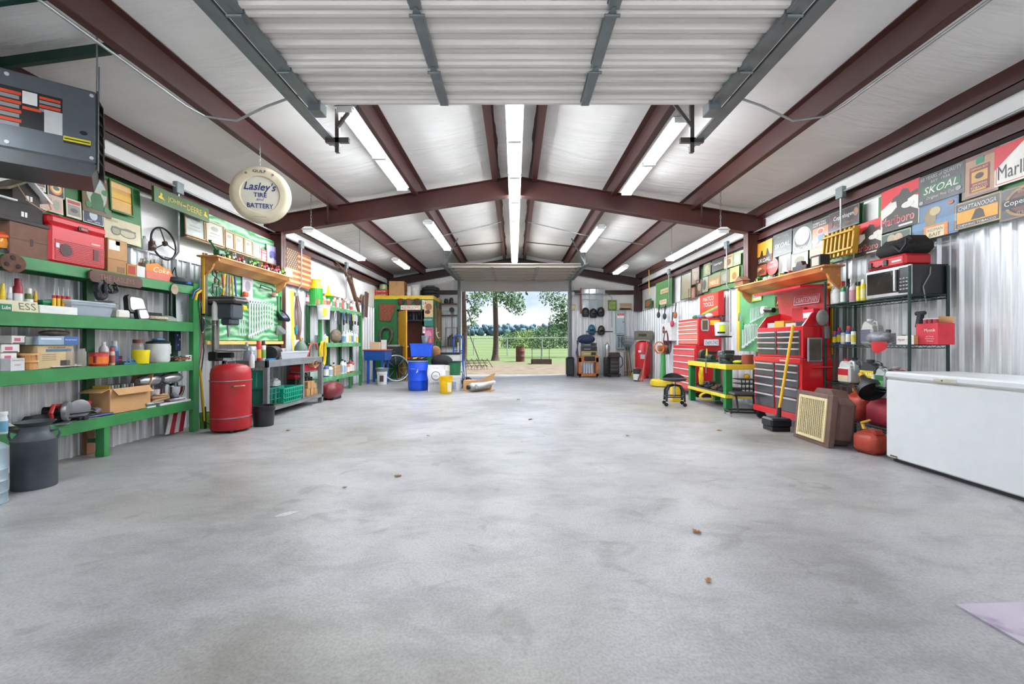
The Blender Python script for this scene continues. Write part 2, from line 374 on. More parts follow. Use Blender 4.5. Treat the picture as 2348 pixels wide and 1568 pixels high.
def overhead(nm, yedges, z, W, k_=1.5, stile_x=(-.62, .62), m=None, tr=(0, 1)):
    d = struct(nm); m = m or M_DOOR
    for i in range(len(yedges)-1):
        a, b = yedges[i], yedges[i+1]; s = profile_section(b-a-.006, W, k_).obj('door_section', m, d, (0, a+.003, z), smooth=False)
        for x in stile_x:
            G().box(x-.038, x+.038, .02, b-a-.03, -.032, -.002, .004).box(x-.045, x-.038, .02, b-a-.03, -.014, 0).obj('stile', ZINC, s, smooth=False)
        for sg in (-1, 1):
            G().box(sg*(W/2-.11), sg*(W/2+.0), 0, b-a-.01, -.036, .0, .003).obj('end_stile', ZINC, s, smooth=False)
        for x in list(stile_x)+[-(W/2-.05), W/2-.05]:
            g = G(); g.prism([(x-.04, .0), (x+.04, .0), (x+.02, .10), (x-.02, .10)], -.040, -.033, 'z'); g.cyl((x-.05, -.002, -.045), (x+.05, -.002, -.045), .011, n=8)
            if i > 0: g.prism([(x-.03, -.0), (x+.03, -.0), (x+.01, -.06), (x-.01, -.06)], -.040, -.033, 'z')
            g.obj('hinge', ZINC, s, smooth=False)
    for sg in (-1, 1):
        x = sg*(W/2+.055); g = G()
        y0, y1 = tr
        g.box(x-.028, x+.028, y0, y1, z-.038, z-.033); g.box(x+sg*.028, x+sg*.033, y0, y1, z-.038, z+.02); g.box(x-sg*.028, x-sg*.033, y0, y1, z-.038, z-.015)
        g.box(x+sg*.033, x+sg*.09, y0, y1, z-.02, z-.015)
        g.obj('track', ZINC, d, smooth=False)
    return d
W1 = 3.66
d1 = overhead('door_1', (0.20, .62, 1.18, 1.75, 2.32, 2.89, 3.50, 4.05), 3.22, W1, tr=(0.1, 4.86))
for sg in (-1, 1):
    g = G(); x = sg*1.82
    g.box(x-.02, x+.02, 4.66, 4.70, 3.05, 3.8); g.tube([(x, 4.66, 3.30), (x-sg*.32, 4.62, 3.68)], .022, 4); g.box(x-.12, x+.12, 4.66, 4.70, 3.15, 3.20)
    g.obj('hanger', mat('#5a5450', .5, .5), d1, smooth=False)
    G().box(sg*1.70, sg*1.81, 3.98, 4.12, 3.13, 3.23, .006).obj('bottom_bracket', ZINC, d1, smooth=False)
W2 = 3.60
d2 = overhead('door_2', (12.25, 12.80, 13.35, 13.9, 14.45, 14.98), 3.165, W2, k_=4.2, m=mat('#a0978c', .4, var=.06, scale=2), tr=(11.85, 15.0))
# sections of door_2 that hang in the opening
for z0, z1 in ((2.80, 3.16),):
    s = profile_section(z1-z0, W2).obj('door_section', mat('#a8a4a0', .4, var=.06, scale=2), d2, (0, 15.22, z0), (PI/2, 0, 0), smooth=False)
    for x in (-.62, .62, -1.74, 1.74): box('stile', mat('#b9bab8', .4, .3), s, x-.04, x+.04, 0, z1-z0, .0, .03)
for sg in (-1, 1):
    g = G(); x = sg*(W2/2+.05); g.box(x-.03, x+.03, 15.22, 15.26, 0, 3.0); g.box(x+sg*.03, x+sg*.036, 15.18, 15.26, 0, 3.0)
    g.tube([(x, 15.24, 3.0), (x, 15.2, 3.12), (x, 15.1, 3.17), (x, 14.95, 3.18)], .025, 6); g.obj('track', ZINC, d2, smooth=False)
    g = G(); g.box(x-.02, x+.02, 12.0, 12.04, 3.15, 3.9); g.tube([(x, 12.02, 3.2), (x-sg*.35, 12.02, 3.85)], .02, 4); g.obj('hanger', ZINC, d2, smooth=False)
G().tube([(-1.9, 14.6, 3.5), (1.9, 14.6, 3.5)], .02, 8).obj('spring_shaft', ZINC, d2)
# ---------------------------------------------------------------- lights
M_TUBE = mat('#f6faff', .5, var=0, emit=TUBE); M_HOUSE = mat('#eceeee', .4, var=0.0); 
def tube_fixture(x, y0, y1, z, label, group=None, ntube=2, chain=None):
    L = y1-y0; t = thing('ceiling_light', label, 'light', (x, y0, z), 0, group)
    G().box(-.10, .10, 0, L, .045, .06, .004).prism([(-.10, .05), (-.045, .09), (.045, .09), (.10, .05)], 0, L, 'y').obj('housing', M_HOUSE, t, smooth=False)
    segs = [(0, L)] if L < 1.6 else [(0, L/2), (L/2, L)]
    for a, b in segs:
        for sx in (-.05, .05):
            G().cyl((sx, a+.05, .02), (sx, b-.05, .02), .019, n=10).obj('tube', M_TUBE, t)
        for q in (a+.01, b-.04): box('lamp_holder', M_HOUSE, t, -.08, .08, q, q+.03, -.002, .045, .004)
    if chain:
        for y in (.12, L-.12):
            g = G(); h = zroof(x)-.1-z-.09 if chain is True else chain; k = int(h/.05)
            for i in range(k):
                c = z; zz = .09+i*.05
                if i % 2: g.tube([(-.008, y, zz), (-.008, y, zz+.055), (.008, y, zz+.055), (.008, y, zz)], .0025, 4, True)
                else: g.tube([(0, y-.008, zz), (0, y-.008, zz+.055), (0, y+.008, zz+.055), (0, y+.008, zz)], .0025, 4, True)
            g.obj('chain', STEEL, t)
    return t
CL = ['nearest double-tube light of the long strip along the ridge', 'second light from the near end of the ridge strip', 'third light from the near end of the ridge strip', 'farthest light of the ridge strip, above the far overhead door']
for i in range(4): tube_fixture(0.0, 4.35+i*2.44, 4.35+(i+1)*2.44-.01, 3.55, CL[i], 'strip lights along the ridge')
tube_fixture(-1.73, 4.60, 7.04, 3.44, 'bright two-tube ceiling light left of the ridge strip, near the open door panels', 'tube ceiling lights')
tube_fixture(1.78, 4.82, 7.26, 3.44, 'bright two-tube ceiling light right of the ridge strip, near the open door panels', 'tube ceiling lights')
tube_fixture(-3.14, 6.90, 9.34, 2.77, 'tube light hung on chains over the left wall workbench', 'chain hung wall lights', chain=True)
tube_fixture(3.19, 6.93, 9.37, 2.77, 'tube light hung on chains over the right wall toolboxes', 'chain hung wall lights', chain=True)
tube_fixture(-1.60, 8.40, 10.84, 3.28, 'far tube light on the left purlin beyond the middle rafter', 'tube ceiling lights')
tube_fixture(1.76, 9.2, 11.64, 3.40, 'far tube light on the right purlin beyond the middle rafter', 'tube ceiling lights')
tube_fixture(-3.0, 11.4, 12.7, 3.14, 'short tube light hanging in the far left corner above the restroom', 'short corner lights')
tube_fixture(-3.14, .1, 2.54, 2.77, 'added unseen tube light on chains in the nearest left bay, brightening the foreground', 'chain hung wall lights', chain=True)  # extra lamp added out of view to brighten the near floor and wall
tube_fixture(3.19, .1, 2.54, 2.77, 'added unseen tube light on chains in the nearest right bay, brightening the foreground', 'chain hung wall lights', chain=True)  # right-hand twin, also an added lamp beyond the frame for foreground light
tube_fixture(3.0, 12.3, 13.55, 3.12, 'short tube light hanging in the far right corner', 'short corner lights')
# ---------------------------------------------------------------- generic builders (front faces -y, origin at the base)
def cm(c, **k): return c if not isinstance(c, str) else mat(c, **k)
def spot(u, X, z, wpx, hpx):
    D = Dof(u, X); th = math.atan((u-CX)/F); return (X, D, z), wpx*D*math.cos(th)/(2*F), hpx*D/F
def span(u0, u1, X):
    a, b = Dof(u0, X), Dof(u1, X); return (a+b)/2, abs(b-a)
def can(label, loc, r, h, body, band=None, cap=None, name='spray_can', cat='can', group=None, rz=0, words=None, wc='#f4f4f4'):
    t = thing(name, label, cat, loc, rz, group); ch = h*.22 if cap else 0; H = h-ch
    G().lathe([(r*.94, 0), (r, .006), (r, H-.012), (r*.94, H-.004), (r*.9, H)], 18).obj('body', cm(body, rough=.35), t)
    if band: G().lathe([(r+.001, H*.16), (r+.001, H*.72)], 18, cap0=False, cap1=False).obj('label_band', cm(band, rough=.4), t)
    if cap: G().lathe([(r*.72, H), (r*.72, h-.008), (r*.62, h)], 16).obj('cap', cm(cap, rough=.4), t)
    return t
def bottle(label, loc, r, h, body, band=None, cap='#e8e8e8', name='bottle', cat='bottle', group=None, rz=0, neck=.35, flat=1.0, trigger=None):
    t = thing(name, label, cat, loc, rz, group); s = h*(.62 if trigger else .68); nt = h*(.78 if trigger else .88)
    m = cm(body, rough=.3) if isinstance(body, str) else body
    G().lathe([(r*.92, 0), (r, .006), (r, s), (r*.8, s+(nt-s)*.45), (r*neck, nt-(nt-s)*.1), (r*neck, nt)], 18, sy=flat).obj('body', m, t)
    if band: G().lathe([(r+.0012, s*.14), (r+.0012, s*.86)], 18, cap0=False, cap1=False, sy=flat).obj('label_band', cm(band, rough=.45), t)
    if trigger:
        g = G(); g.cyl((0, 0, nt), (0, 0, nt+h*.06), r*.45, n=12); g.box(-r*.9, r*.55, -r*.28, r*.28, nt+h*.06, h, r*.1); g.prism([(-r*.5, nt+h*.07), (-r*.95, nt-h*.07), (-r*.8, nt-h*.09), (-r*.25, nt+h*.07)], -r*.15, r*.15)
        g.obj('trigger_head', cm(trigger), t)
    else: G().lathe([(r*neck*1.25, nt-.004), (r*neck*1.25, h-.003), (r*neck*1.1, h)], 14).obj('cap', cm(cap), t)
    return t
def jug(label, loc, w, d, h, body, panel=None, cap='#d8d8d8', name='jug', cat='jug', group=None, rz=0, words=None, wc='#ffffff', panel2=None):
    t = thing(name, label, cat, loc, rz, group); m = cm(body, rough=.35)
    g = G(); g.box(-w/2, w/2, 0, d, 0, h*.66, min(w, d)*.14); g.prism([(-w/2+.01, h*.64), (w/2-.01, h*.64), (w*.46, h*.72), (-w*.08, h*.90), (-w*.22, h*.90), (-w*.36, h*.80)], d*.12, d*.88)
    g.tube([(w*.10, d/2, h*.84), (w*.24, d/2, h*.90), (w*.42, d/2, h*.86), (w*.46, d/2, h*.70), (w*.47, d/2, h*.5)], w*.07, 8); g.cyl((-w*.16, d/2, h*.88), (-w*.16, d/2, h*.93), w*.13)
    g.obj('body', m, t)
    G().cyl((-w*.16, d/2, h*.92), (-w*.16, d/2, h), w*.16, n=14).obj('cap', cm(cap), t)
    if panel: box('front_label', cm(panel, rough=.5), t, -w*.40, w*.40, -.002, 0, h*.10, h*.58)
    if panel2: box('front_label', cm(panel2, rough=.5), t, -w*.40, w*.40, -.003, 0, h*.10, h*.32)
    if words: text(words, mat(wc, .5, var=0), t, 0, -.004, h*.44, w*.62, h*.10)
    return t
def carton(label, side, u0, u1, X, z, h, d, m='#b98f60', name='carton', cat='box', group=None, b=.003, tape=None, words=(), panels=(), lid=None, tilt=0, wfix=None, loc=None):
    if loc is None: c, w = span(u0, u1, X); loc = (X, c, z)
    else: w = wfix
    if wfix: w = wfix
    t = thing(name, label, cat, loc, {-1: LFT, 1: RGT, 0: 0}[side] + tilt, group)
    G().box(-w/2, w/2, 0, d, 0, h, b).obj('body', cm(m, rough=.7), t, smooth=False)
    if tape: G().box(-.025, .025, -.0015, d, h-.0005, h+.0015).box(-.025, .025, -.0015, 0, h*.72, h+.001).obj('tape', cm(tape), t, smooth=False)
    if lid: box('lid', cm(lid), t, -w/2-.006, w/2+.006, -.006, d+.006, h-.03, h+.008, .003)
    for (col, a0, a1, c0, c1) in panels: box('print', cm(col, rough=.6, var=.04), t, -w/2+a0*w, -w/2+a1*w, -.0015, 0, c0*h, c1*h)
    for (s, col, cx, cz, tw, th) in words: text(s, mat(col, .6, var=0), t, -w/2+cx*w, -.003, cz*h, tw*w, th*h)
    return t
def bin_(label, loc, rz, w, d, h, m, name='storage_bin', cat='bin', lid=None, taper=.9, rim=.012, group=None, wall=.004, ribs=0):
    t = thing(name, label, cat, loc, rz, group); m = cm(m); g = G()
    def ring(k, z, o=0): return [(-w/2*k-o, -d/2*k-o, z), (w/2*k+o, -d/2*k-o, z), (w/2*k+o, d/2*k+o, z), (-w/2*k-o, d/2*k+o, z)]
    rs = [ring(taper, 0), ring(1, h-.02), ring(1, h-.02, rim), ring(1, h, rim), ring(1, h, -wall*2), ring(taper, .01, -wall*2)]
    v = [p for q in rs for p in q]; f = [(0, 3, 2, 1)]
    for k in range(5):
        for i in range(4): f.append((k*4+i, k*4+(i+1) % 4, k*4+4+(i+1) % 4, k*4+4+i))
    f.append((20, 21, 22, 23)); g.add(v, f); g.obj('tub', m, t, smooth=False)
    if ribs:
        for i in range(ribs):
            x = -w/2*.9+w*.9*(i+.5)/ribs; box('rib', m, t, x-.006, x+.006, -d/2-.012, -d/2*taper, .03, h-.02)
        for q in (.33, .66): box('rib', m, t, -w/2*.97, w/2*.97, -d/2-.010, -d/2*taper, h*q, h*q+.012)
    if lid: G().box(-w/2-rim-.004, w/2+rim+.004, -d/2-rim-.004, d/2+rim+.004, h, h+.02, .006).obj('lid', cm(lid), t, smooth=False)
    return t
def bucket(label, loc, r, h, m, name='bucket', cat='bucket', group=None, handle='up', lid=None, rim=None, rz=0, band=None, open_=True, bands=2):
    t = thing(name, label, cat, loc, rz, group); m = cm(m, rough=.4)
    prof = [(r*.86, 0), (r*.88, .004)] + [(r*.97, h*.78)]
    for k in range(bands): z = h*(.80+.07*k); prof += [(r*1.04, z), (r*1.04, z+.006), (r*.985, z+.007), (r*.985, z+h*.05)]
    prof += [(r*1.03, h-.006), (r*1.03, h)]
    if open_ and not lid: prof += [(r*.96, h), (r*.84, .012), (.001, .012)]
    G().lathe(prof, 24, cap1=not (open_ and not lid)).obj('shell', m, t)
    if lid: G().lathe([(r*1.05, h-.014), (r*1.07, h-.010), (r*1.07, h+.006), (r*1.0, h+.010), (r*.92, h+.006)], 24).obj('lid', cm(lid), t)
    if handle:
        s = 1 if handle == 'up' else -1
        G().tube([(-r*1.03, 0, h*.86)]+[(r*1.05*math.cos(PI-PI*k/10), -r*.25*math.sin(PI*k/10), h*.86+s*r*.75*math.sin(PI*k/10)) for k in range(1, 10)]+[(r*1.03, 0, h*.86)], .003, 5).obj('handle', STEEL, t)
    if band: G().lathe([(r*.93, h*.12), (r*.985, h*.62)], 24, cap0=False, cap1=False).obj('label_band', cm(band), t)
    return t
def board_sign(label, side, X, u0, u1, vt, vb, bg, els=(), name='metal_sign', cat='sign', group=None, border=None, bw=.04, lean=.06, th=.006, frame=None, shape=None, z0=None, hh=None):
    """a flat sign on a wall: pixel columns u0,u1, top and bottom rows vt,vb at the middle column"""
    c, w = span(u0, u1, X); Dm = Dof((u0+u1)/2, X); zb, zt = Zof(vb, Dm), Zof(vt, Dm)
    if z0 is not None: zt += z0-zb; zb = z0
    h = hh or zt-zb; t = thing(name, label, cat, (X, c, zb), 0, group, rot=(-lean, 0, LFT if side < 0 else RGT) if side else (-lean, 0, 0))
    P = lambda p: (-w/2+p[0]*w, p[1]*h)
    if shape: G().prism([P(p) for p in shape], 0, th).obj('panel', cm(bg, rough=.35), t, smooth=False)
    else: G().box(-w/2, w/2, 0, th, 0, h, .001).obj('panel', cm(bg, rough=.35), t, smooth=False)
    if frame:
        fw = .018; g = G()
        g.box(-w/2, w/2, -.012, th, 0, fw, .002); g.box(-w/2, w/2, -.012, th, h-fw, h, .002); g.box(-w/2, -w/2+fw, -.012, th, fw, h-fw, .002); g.box(w/2-fw, w/2, -.012, th, fw, h-fw, .002); g.obj('frame', cm(frame), t, smooth=False)
    if border:
        q = bw*min(w, h); g = G(); y = -.001
        for a in ((-w/2+q, w/2-q, q, q*1.5), (-w/2+q, w/2-q, h-q*1.5, h-q), (-w/2+q, -w/2+q*1.5, q*1.5, h-q*1.5), (w/2-q*1.5, w/2-q, q*1.5, h-q*1.5)): g.box(a[0], a[1], y, 0, a[2], a[3])
        g.obj('border', cm(border, rough=.4), t, smooth=False)
    for i, e in enumerate(els):
        y = -.0012-.0006*i
        if e[0] == 't':
            _, s, col, cx, cz, tw, thh = e[:7]; text(s, mat(col, .45, var=0), t, -w/2+cx*w, y, cz*h, tw*w, thh*h, *(e[7:9] if len(e) > 7 else ()), rot=(e[9] if len(e) > 9 else 0))
        elif e[0] == 'r': box('print', mat(e[1], .45, var=.1, scale=20), t, -w/2+e[2]*w, -w/2+e[3]*w, y, 0, e[4]*h, e[5]*h)
        elif e[0] == 'o': G().prism([(-w/2+w*(e[2]+e[4]*math.cos(2*PI*k/24)), h*(e[3]+e[5]*math.sin(2*PI*k/24))) for k in range(24)], y, 0).obj('print', mat(e[1], .45, var=.1, scale=20), t, smooth=False)
        elif e[0] == 'p': G().prism([P(p) for p in e[2]], y, 0).obj('print', mat(e[1], .45, var=.08, scale=20), t, smooth=False)
    return t
def coil(label, loc, rz, R0, turns, r, m, name='hose', cat='hose', tall=1.25, group=None, thick=.05, rot=None, flat=False):
    """a rope or hose hung in loops (upright) or lying flat"""
    t = thing(name, label, cat, loc, rz, group, rot); pts = []; n = 22; q = random.Random(int(loc[1]*1000))
    for k in range(turns*n+1):
        a = 2*PI*k/n+PI/2; i = k//n; rr = R0*(1-.10*((i*37) % 5)/5); f = k/(turns*n)
        if flat: pts.append((rr*math.cos(a), rr*math.sin(a), r+thick*f))
        else: pts.append((rr*math.cos(a)+.01*math.sin(k), -thick*f-r, -R0*tall+rr*tall*math.sin(a)))
    G().tube(pts, r, 6).obj('coil', cm(m), t); return t
def wrench(label, loc, rz, L, group, m=mat('#e2e4e8', .28, .35, var=0), tilt=0.0):
    t = thing('wrench', label, 'wrench', loc, rz, group); w = L*.055
    g = G(); g.prism([(-w*.5, -L*.9), (w*.5, -L*.9), (w*.55, -L*.08), (-w*.55, -L*.08)], -.008, 0)
    a = [(w*1.15*math.cos(2*PI*k/14), -L*.04+w*1.15*math.sin(2*PI*k/14)) for k in range(14)]; b = [(w*.62*math.cos(2*PI*k/14), -L*.04+w*.62*math.sin(2*PI*k/14)) for k in range(14)]
    v = [(p[0], y, p[1]) for y in (-.012, 0) for p in a]+[(p[0], y, p[1]) for y in (-.012, 0) for p in b]; f = []
    for k in range(14):
        j = (k+1) % 14; f += [(k, j, 28+j, 28+k), (14+j, 14+k, 42+k, 42+j), (k, 14+k, 14+j, j), (28+j, 42+j, 42+k, 28+k)]
    g.add(v, f)
    g.prism([(-w*.5, -L*.88), (w*.5, -L*.88), (w*1.3, -L*.93), (w*1.1, -L*1.0), (w*.45, -L*1.0), (w*.4, -L*.95), (-w*.4, -L*.95), (-w*.45, -L*1.0), (-w*1.1, -L*.99), (-w*1.3, -L*.93)], -.012, 0)
    g.obj('shank', m, t, rot=(0, tilt, 0)); G().cyl((0, .01, -.008), (0, -.03, -.008), .003, n=6).obj('hook', STEEL, t); return t
def hammer(label, loc, rz, L, hc='#c8a060', head='#3c3d40', group=None, tilt=0):
    t = thing('hammer', label, 'hammer', loc, rz, group)
    G().tube([(0, -.02, 0), (.01*tilt, -.02, -L*.5), (.02*tilt, -.02, -L)], [.014, .012, .010], 8).obj('handle', cm(hc), t)
    G().box(-L*.2, L*.16, -.04, 0, -L-.02, -L+.03, .006).cyl((L*.16, -.02, -L+.005), (L*.22, -.02, -L+.005), .020).obj('head', cm(head, metal=.5), t); return t
def toy_tractor(label, loc, rz, s, c, wc='#e8c020', group='toy tractors on the pine shelves'):
    t = thing('toy_tractor', label, 'toy', loc, rz, group); m = cm(c, rough=.3)
    G().box(-.30*s, .28*s, -.09*s, .09*s, .22*s, .46*s, .03*s).box(.02*s, .26*s, -.13*s, .13*s, .30*s, .52*s, .03*s).obj('body', m, t, smooth=False)
    g = G(); g.box(.03*s, .20*s, -.10*s, .10*s, .74*s, .78*s, .01*s)
    for x in (.05*s, .19*s):
        for y in (-.09*s, .09*s): g.box(x-.01*s, x+.01*s, y-.01*s, y+.01*s, .48*s, .76*s)
    g.obj('roof', m, t, smooth=False)
    G().cyl((-.18*s, 0, .46*s), (-.18*s, 0, .64*s), .018*s, n=8).obj('exhaust', BLACK, t)
    for x, r in ((.18*s, .21*s), (-.22*s, .12*s)):
        for sy in (-1, 1):
            w = G().cyl((x, sy*.11*s, r), (x, sy*.20*s, r), r, n=16).obj('wheel', RUBBER, t); G().cyl((0, 0, 0), (0, sy*.012*s, 0), r*.5, n=12).obj('hub', cm(wc), w, (x, sy*.20*s, r))
    return t
def slab(t, nm, m, x0, x1, y0, y1, z0, z1, b=.003): return box(nm, m, t, x0, x1, y0, y1, z0, z1, b)
# ================================================================ LEFT WALL: green shelving
SX = -3.94; WX = -4.22
t = thing('shelving_unit', 'long green painted wooden shelving along the left wall, four shelves high', 'shelf', (0, 0, 0))
for i, (z, h) in enumerate(((1.79, .10), (1.345, .115), (.875, .115), (.39, .11))):
    y1 = 5.58; slab(t, 'face_board', GREEN, SX-.038, SX, 2.9, y1, z-h, z)
    for k in range(2): slab(t, 'shelf_board', mat('#8a8372', .7, var=.3, scale=8) if i > 1 else GREEN, WX+.0+k*.125, WX+k*.125+.122, 2.9, y1+.05, z-.028, z-.004)
    slab(t, 'cleat', DKGREEN, WX, WX+.04, 2.9, y1, z-h, z-.03)
slab(t, 'end_post', GREEN, SX-.06, SX+.002, 5.585, 5.685, 0, 1.83, .004)
for y in (3.3, 4.44, 5.56):
    slab(t, 'rear_post', DKGREEN, WX-.0, WX+.045, y, y+.09, .26, 1.80); slab(t, 'rear_post', mat('#8a5a3a', .7, var=.2), WX, WX+.045, y, y+.09, 0, .26)
slab(t, 'leg', GREEN, SX-.09, SX, 4.37, 4.43, 0, .28); slab(t, 'stretcher', GREEN, WX+.05, SX-.09, 4.44, 4.47, .12, .16)
def L_(u, X, z): return (X, Dof(u, X), z)
# floor cans at the near end
def milk_can(label, loc, r, h, m, rz=0, name='milk_can', rings=0, lidded=False, spout=False):
    t = thing(name, label, 'can', loc, rz)
    p = [(r*.98, 0), (r, .01), (r, h*.70), (r*1.03, h*.71), (r*1.03, h*.73), (r*.97, h*.74), (r*.72, h*.83), (r*.66, h*.86), (r*.66, h*.93), (r*.96, h), (r*.93, h), (r*.62, h*.93), (r*.62, h*.80)]
    if lidded:
        p = [(r*.98, 0), (r*1.02, .004), (r*1.02, .02), (r, .024)]
        for k in range(rings): z = h*(.16+.17*k); p += [(r, z), (r*1.025, z+.006), (r, z+.012)]
        p += [(r, h*.80), (r*1.04, h*.805), (r*1.04, h*.83), (r*.55, h*.95), (r*.2, h)]
    G().lathe(p, 28, cap1=lidded).obj('body', m, t)
    for sy in (-1, 1):
        if lidded: continue
        G().tube([(r*.72*sy*1.0, 0, h*.84), (r*1.05*sy, 0, h*.86), (r*1.12*sy, 0, h*.80), (r*1.0*sy, 0, h*.72)], .008, 6).obj('handle', m, t)
    if lidded: G().tube([(0, -r*.5, h*.93)]+[(0, -r*.5*math.cos(PI*k/8), h*.93+h*.14*math.sin(PI*k/8)) for k in range(1, 8)]+[(0, r*.5, h*.93)], .006, 6).obj('handle', m, t)
    return t
milk_can('dark blackened steel milk can with flared neck on the floor', (-3.66, 3.47, 0), .128, .50, mat('#4a4f56', .55, .3, var=.35, scale=6, bump=.2), rz=.5)
milk_can('pale galvanized ribbed can with rusty latch at the left edge of the picture', (-3.62, 3.06, 0), .145, .46, mat('#9db0ba', .45, .45, var=.3, scale=5, bump=.2), lidded=True, rings=3, name='galvanized_can')
# ---- top shelf
T0 = 1.79
t = thing('lantern', 'small amber and black lantern at the left end of the top shelf', 'lantern', L_(8, -4.03, T0), LFT)
G().lathe([(.05, 0), (.055, .02), (.04, .05)], 16).obj('base', BLACK, t); G().lathe([(.042, .05), (.05, .09), (.04, .13)], 16).obj('globe', mat('#e08a1e', .2, var=.2), t); G().lathe([(.055, .13), (.055, .15), (.02, .18)], 16).obj('cap', mat('#d85a20'), t)
carton('rough brown wooden chest with a small clasp on the top shelf', -1, 22, 119, -3.97, T0, .27, .22, mat('#6e4a38', .7, var=.2, scale=10), name='wooden_chest', cat='chest', panels=(('#3d271e', 0, 1, .50, .515), ('#2a2422', .47, .53, .36, .58)))
t = thing('birdhouse', 'dark two-storey birdhouse with a mossy pitched roof on the wooden chest', 'birdhouse', (-4.06, 3.73, T0+.27), LFT); dk = mat('#3b3634', .7, var=.2)
slab(t, 'base', dk, -.26, .21, -.10, .10, 0, .03); slab(t, 'lower_storey', dk, -.24, .12, -.07, .08, .03, .17)
slab(t, 'upper_storey', dk, -.11, .10, -.065, .075, .17, .26)
rf = mat('#9a8f79', .8, var=.3, scale=15)
G().prism([(-.17, .24), (0, .36), (0, .375), (-.19, .25)], -.11, .10).obj('roof_slope', rf, t, smooth=False); G().prism([(.15, .22), (0, .36), (0, .375), (.17, .225)], -.11, .10).obj('roof_slope', WHITE, t, smooth=False)
G().prism([(-.11, .26), (.10, .26), (0, .35)], -.06, .07).obj('gable', dk, t, smooth=False)
slab(t, 'porch_roof', WHITE, -.27, -.10, -.10, .08, .165, .18)
for x, z in ((-.01, .20), (-.05, .06)):
    w = slab(t, 'window', WHITE, x, x+.045, -.068-.004, -.064 if z > .1 else -.0665, z, z+.04, 0); box('pane_bar', dk, w, x+.02, x+.025, -.074, -.0725, z, z+.04)
G().tube([(-.12, -.11, .30), (-.05, -.13, .18), (.06, -.14, .13), (.14, -.12, .17), (.13, -.10, .24)], .004, 5).obj('cord', mat('#b98a5c'), t)
# red cooler
c0, w0 = span(112, 245, -3.95)
t = thing('portable_cooler', 'bright red electric cooler with vent slots on the top green shelf', 'cooler', (-3.95, c0, T0), LFT)
G().box(-w0/2+.01, w0/2-.01, 0, .24, 0, .33, .02).obj('body', mat('#c5202a', .35, var=.05), t, smooth=False)
G().box(-w0/2, w0/2, -.008, .25, .325, .41, .025).obj('lid', mat('#c5202a', .35, var=.05), t, smooth=False)
box('latch', BLACK, t, -.02, .07, -.012, 0, .325, .36); box('latch_plate', RED, t, -.005, .055, -.016, -.012, .33, .35)
for k in range(12): box('slat', mat('#a8161e', .4), t, -w0/2+.05, w0/2-.03, -.005, .001, .03+k*.015, .037+k*.015)
G().prism([(-.13+.055*math.cos(k*PI/10), .12+.055*math.sin(k*PI/10)) for k in range(20)], -.007, -.001).obj('fan_grille', mat('#3a0a0c'), t, smooth=False)
box('side_vent', mat('#5a0c10'), t, .13, .18, -.007, -.001, .08, .18); box('badge', mat('#e9b9a8'), t, .11, .20, -.003, .001, .22, .235)
box('control_plate', mat('#d8d8e0'), t, -.22, -.19, -.007, -.001, .13, .17)
carton('open-topped tan carton with a shipping label beside the red cooler', -1, 247, 292, -3.99, T0+.14, .20, .22, words=(), panels=(('#e8e6e0', .05, .6, .45, .92),), tape='#a98558')
carton('flattened tan carton under the labelled carton on the top shelf', -1, 247, 290, -3.97, T0, .135, .22, '#a87c4e', panels=(('#7c5a36', .5, .9, .1, .5),))
carton('small yellow and red picture box on the top shelf', -1, 291, 313, -3.97, T0, .12, .10, '#b9862a', panels=(('#a02a20', .15, .85, .15, .85),))
carton('plain white card box next to the soda bottle carrier', -1, 314, 334, -3.97, T0, .12, .05, '#dcdcda')
# soda carrier
c0, w0 = span(335, 396, -3.96); t = thing('bottle_carrier', 'faded red cardboard soda bottle carrier on the top shelf', 'carrier', (-3.96, c0, T0), LFT)
slab(t, 'tray', mat('#c9705e', .7), -w0/2, w0/2, 0, .16, 0, .085); G().prism([(-w0/2, .08), (w0/2, .08), (w0*.42, .14), (w0*.1, .16), (-w0*.1, .19), (-w0/2, .15)], .001, .006).obj('side_panel', mat('#d9873f', .7), t, smooth=False)
text('Coke', mat('#f6ecdc', .6, var=0), t, .02, -.003, .115, w0*.6, .06, .3)
for i, (dx, dy) in enumerate(((-.13, .04), (-.02, .04), (.09, .04), (-.075, .12), (.03, .12))):
    bottle(['first', 'second', 'third', 'rear left', 'rear right'][i]+' old glass soda bottle in the red carrier', (-3.96-dy, c0+dx, T0+.012), .028, .22, mat('#8d9a86', .15, var=.1, alpha=.75), name='soda_bottle', neck=.4, cap='#b5aa98', group='soda bottles in the carrier')
bottle('small clear glass jar with orange label left of the soda carrier', L_(325, -4.12, T0+.12), .03, .12, CLEAR, '#cf6a2e', group=None, name='jar')
bottle('clear glass flask standing on the liner ledge by the steering wheel', (-4.20, Dof(331, -4.20), LIN+.015), .035, .15, CLEAR, None, '#a8a08c')
t = thing('jug', 'small brown glazed jug with handle on the liner ledge', 'jug', (-4.18, Dof(347, -4.18), LIN+.015)); jb = mat('#4a332a', .3)
G().lathe([(.035, 0), (.05, .03), (.05, .06), (.02, .11), (.014, .13), (.018, .14)], 16).obj('body', jb, t); G().tube([(0, .015, .12), (0, .05, .12), (0, .055, .08), (0, .045, .06)], .006, 6).obj('handle', jb, t)
t = thing('steering_wheel', 'old black three-spoke steering wheel leaning on the white wall', 'steering wheel', (-4.17, 5.44, 2.09), 0, rot=(-.12, 0, LFT+.0))
G().tube([(.19*math.cos(2*PI*k/32), 0, .19+.19*math.sin(2*PI*k/32)) for k in range(32)], .011, 8, True).obj('rim', BLACK, t)
for a in (100, 210, -15): G().tube([(0, -.02, .19), (.185*math.cos(math.radians(a)), 0, .19+.185*math.sin(math.radians(a)))], .007, 6).obj('spoke', BLACK, t)
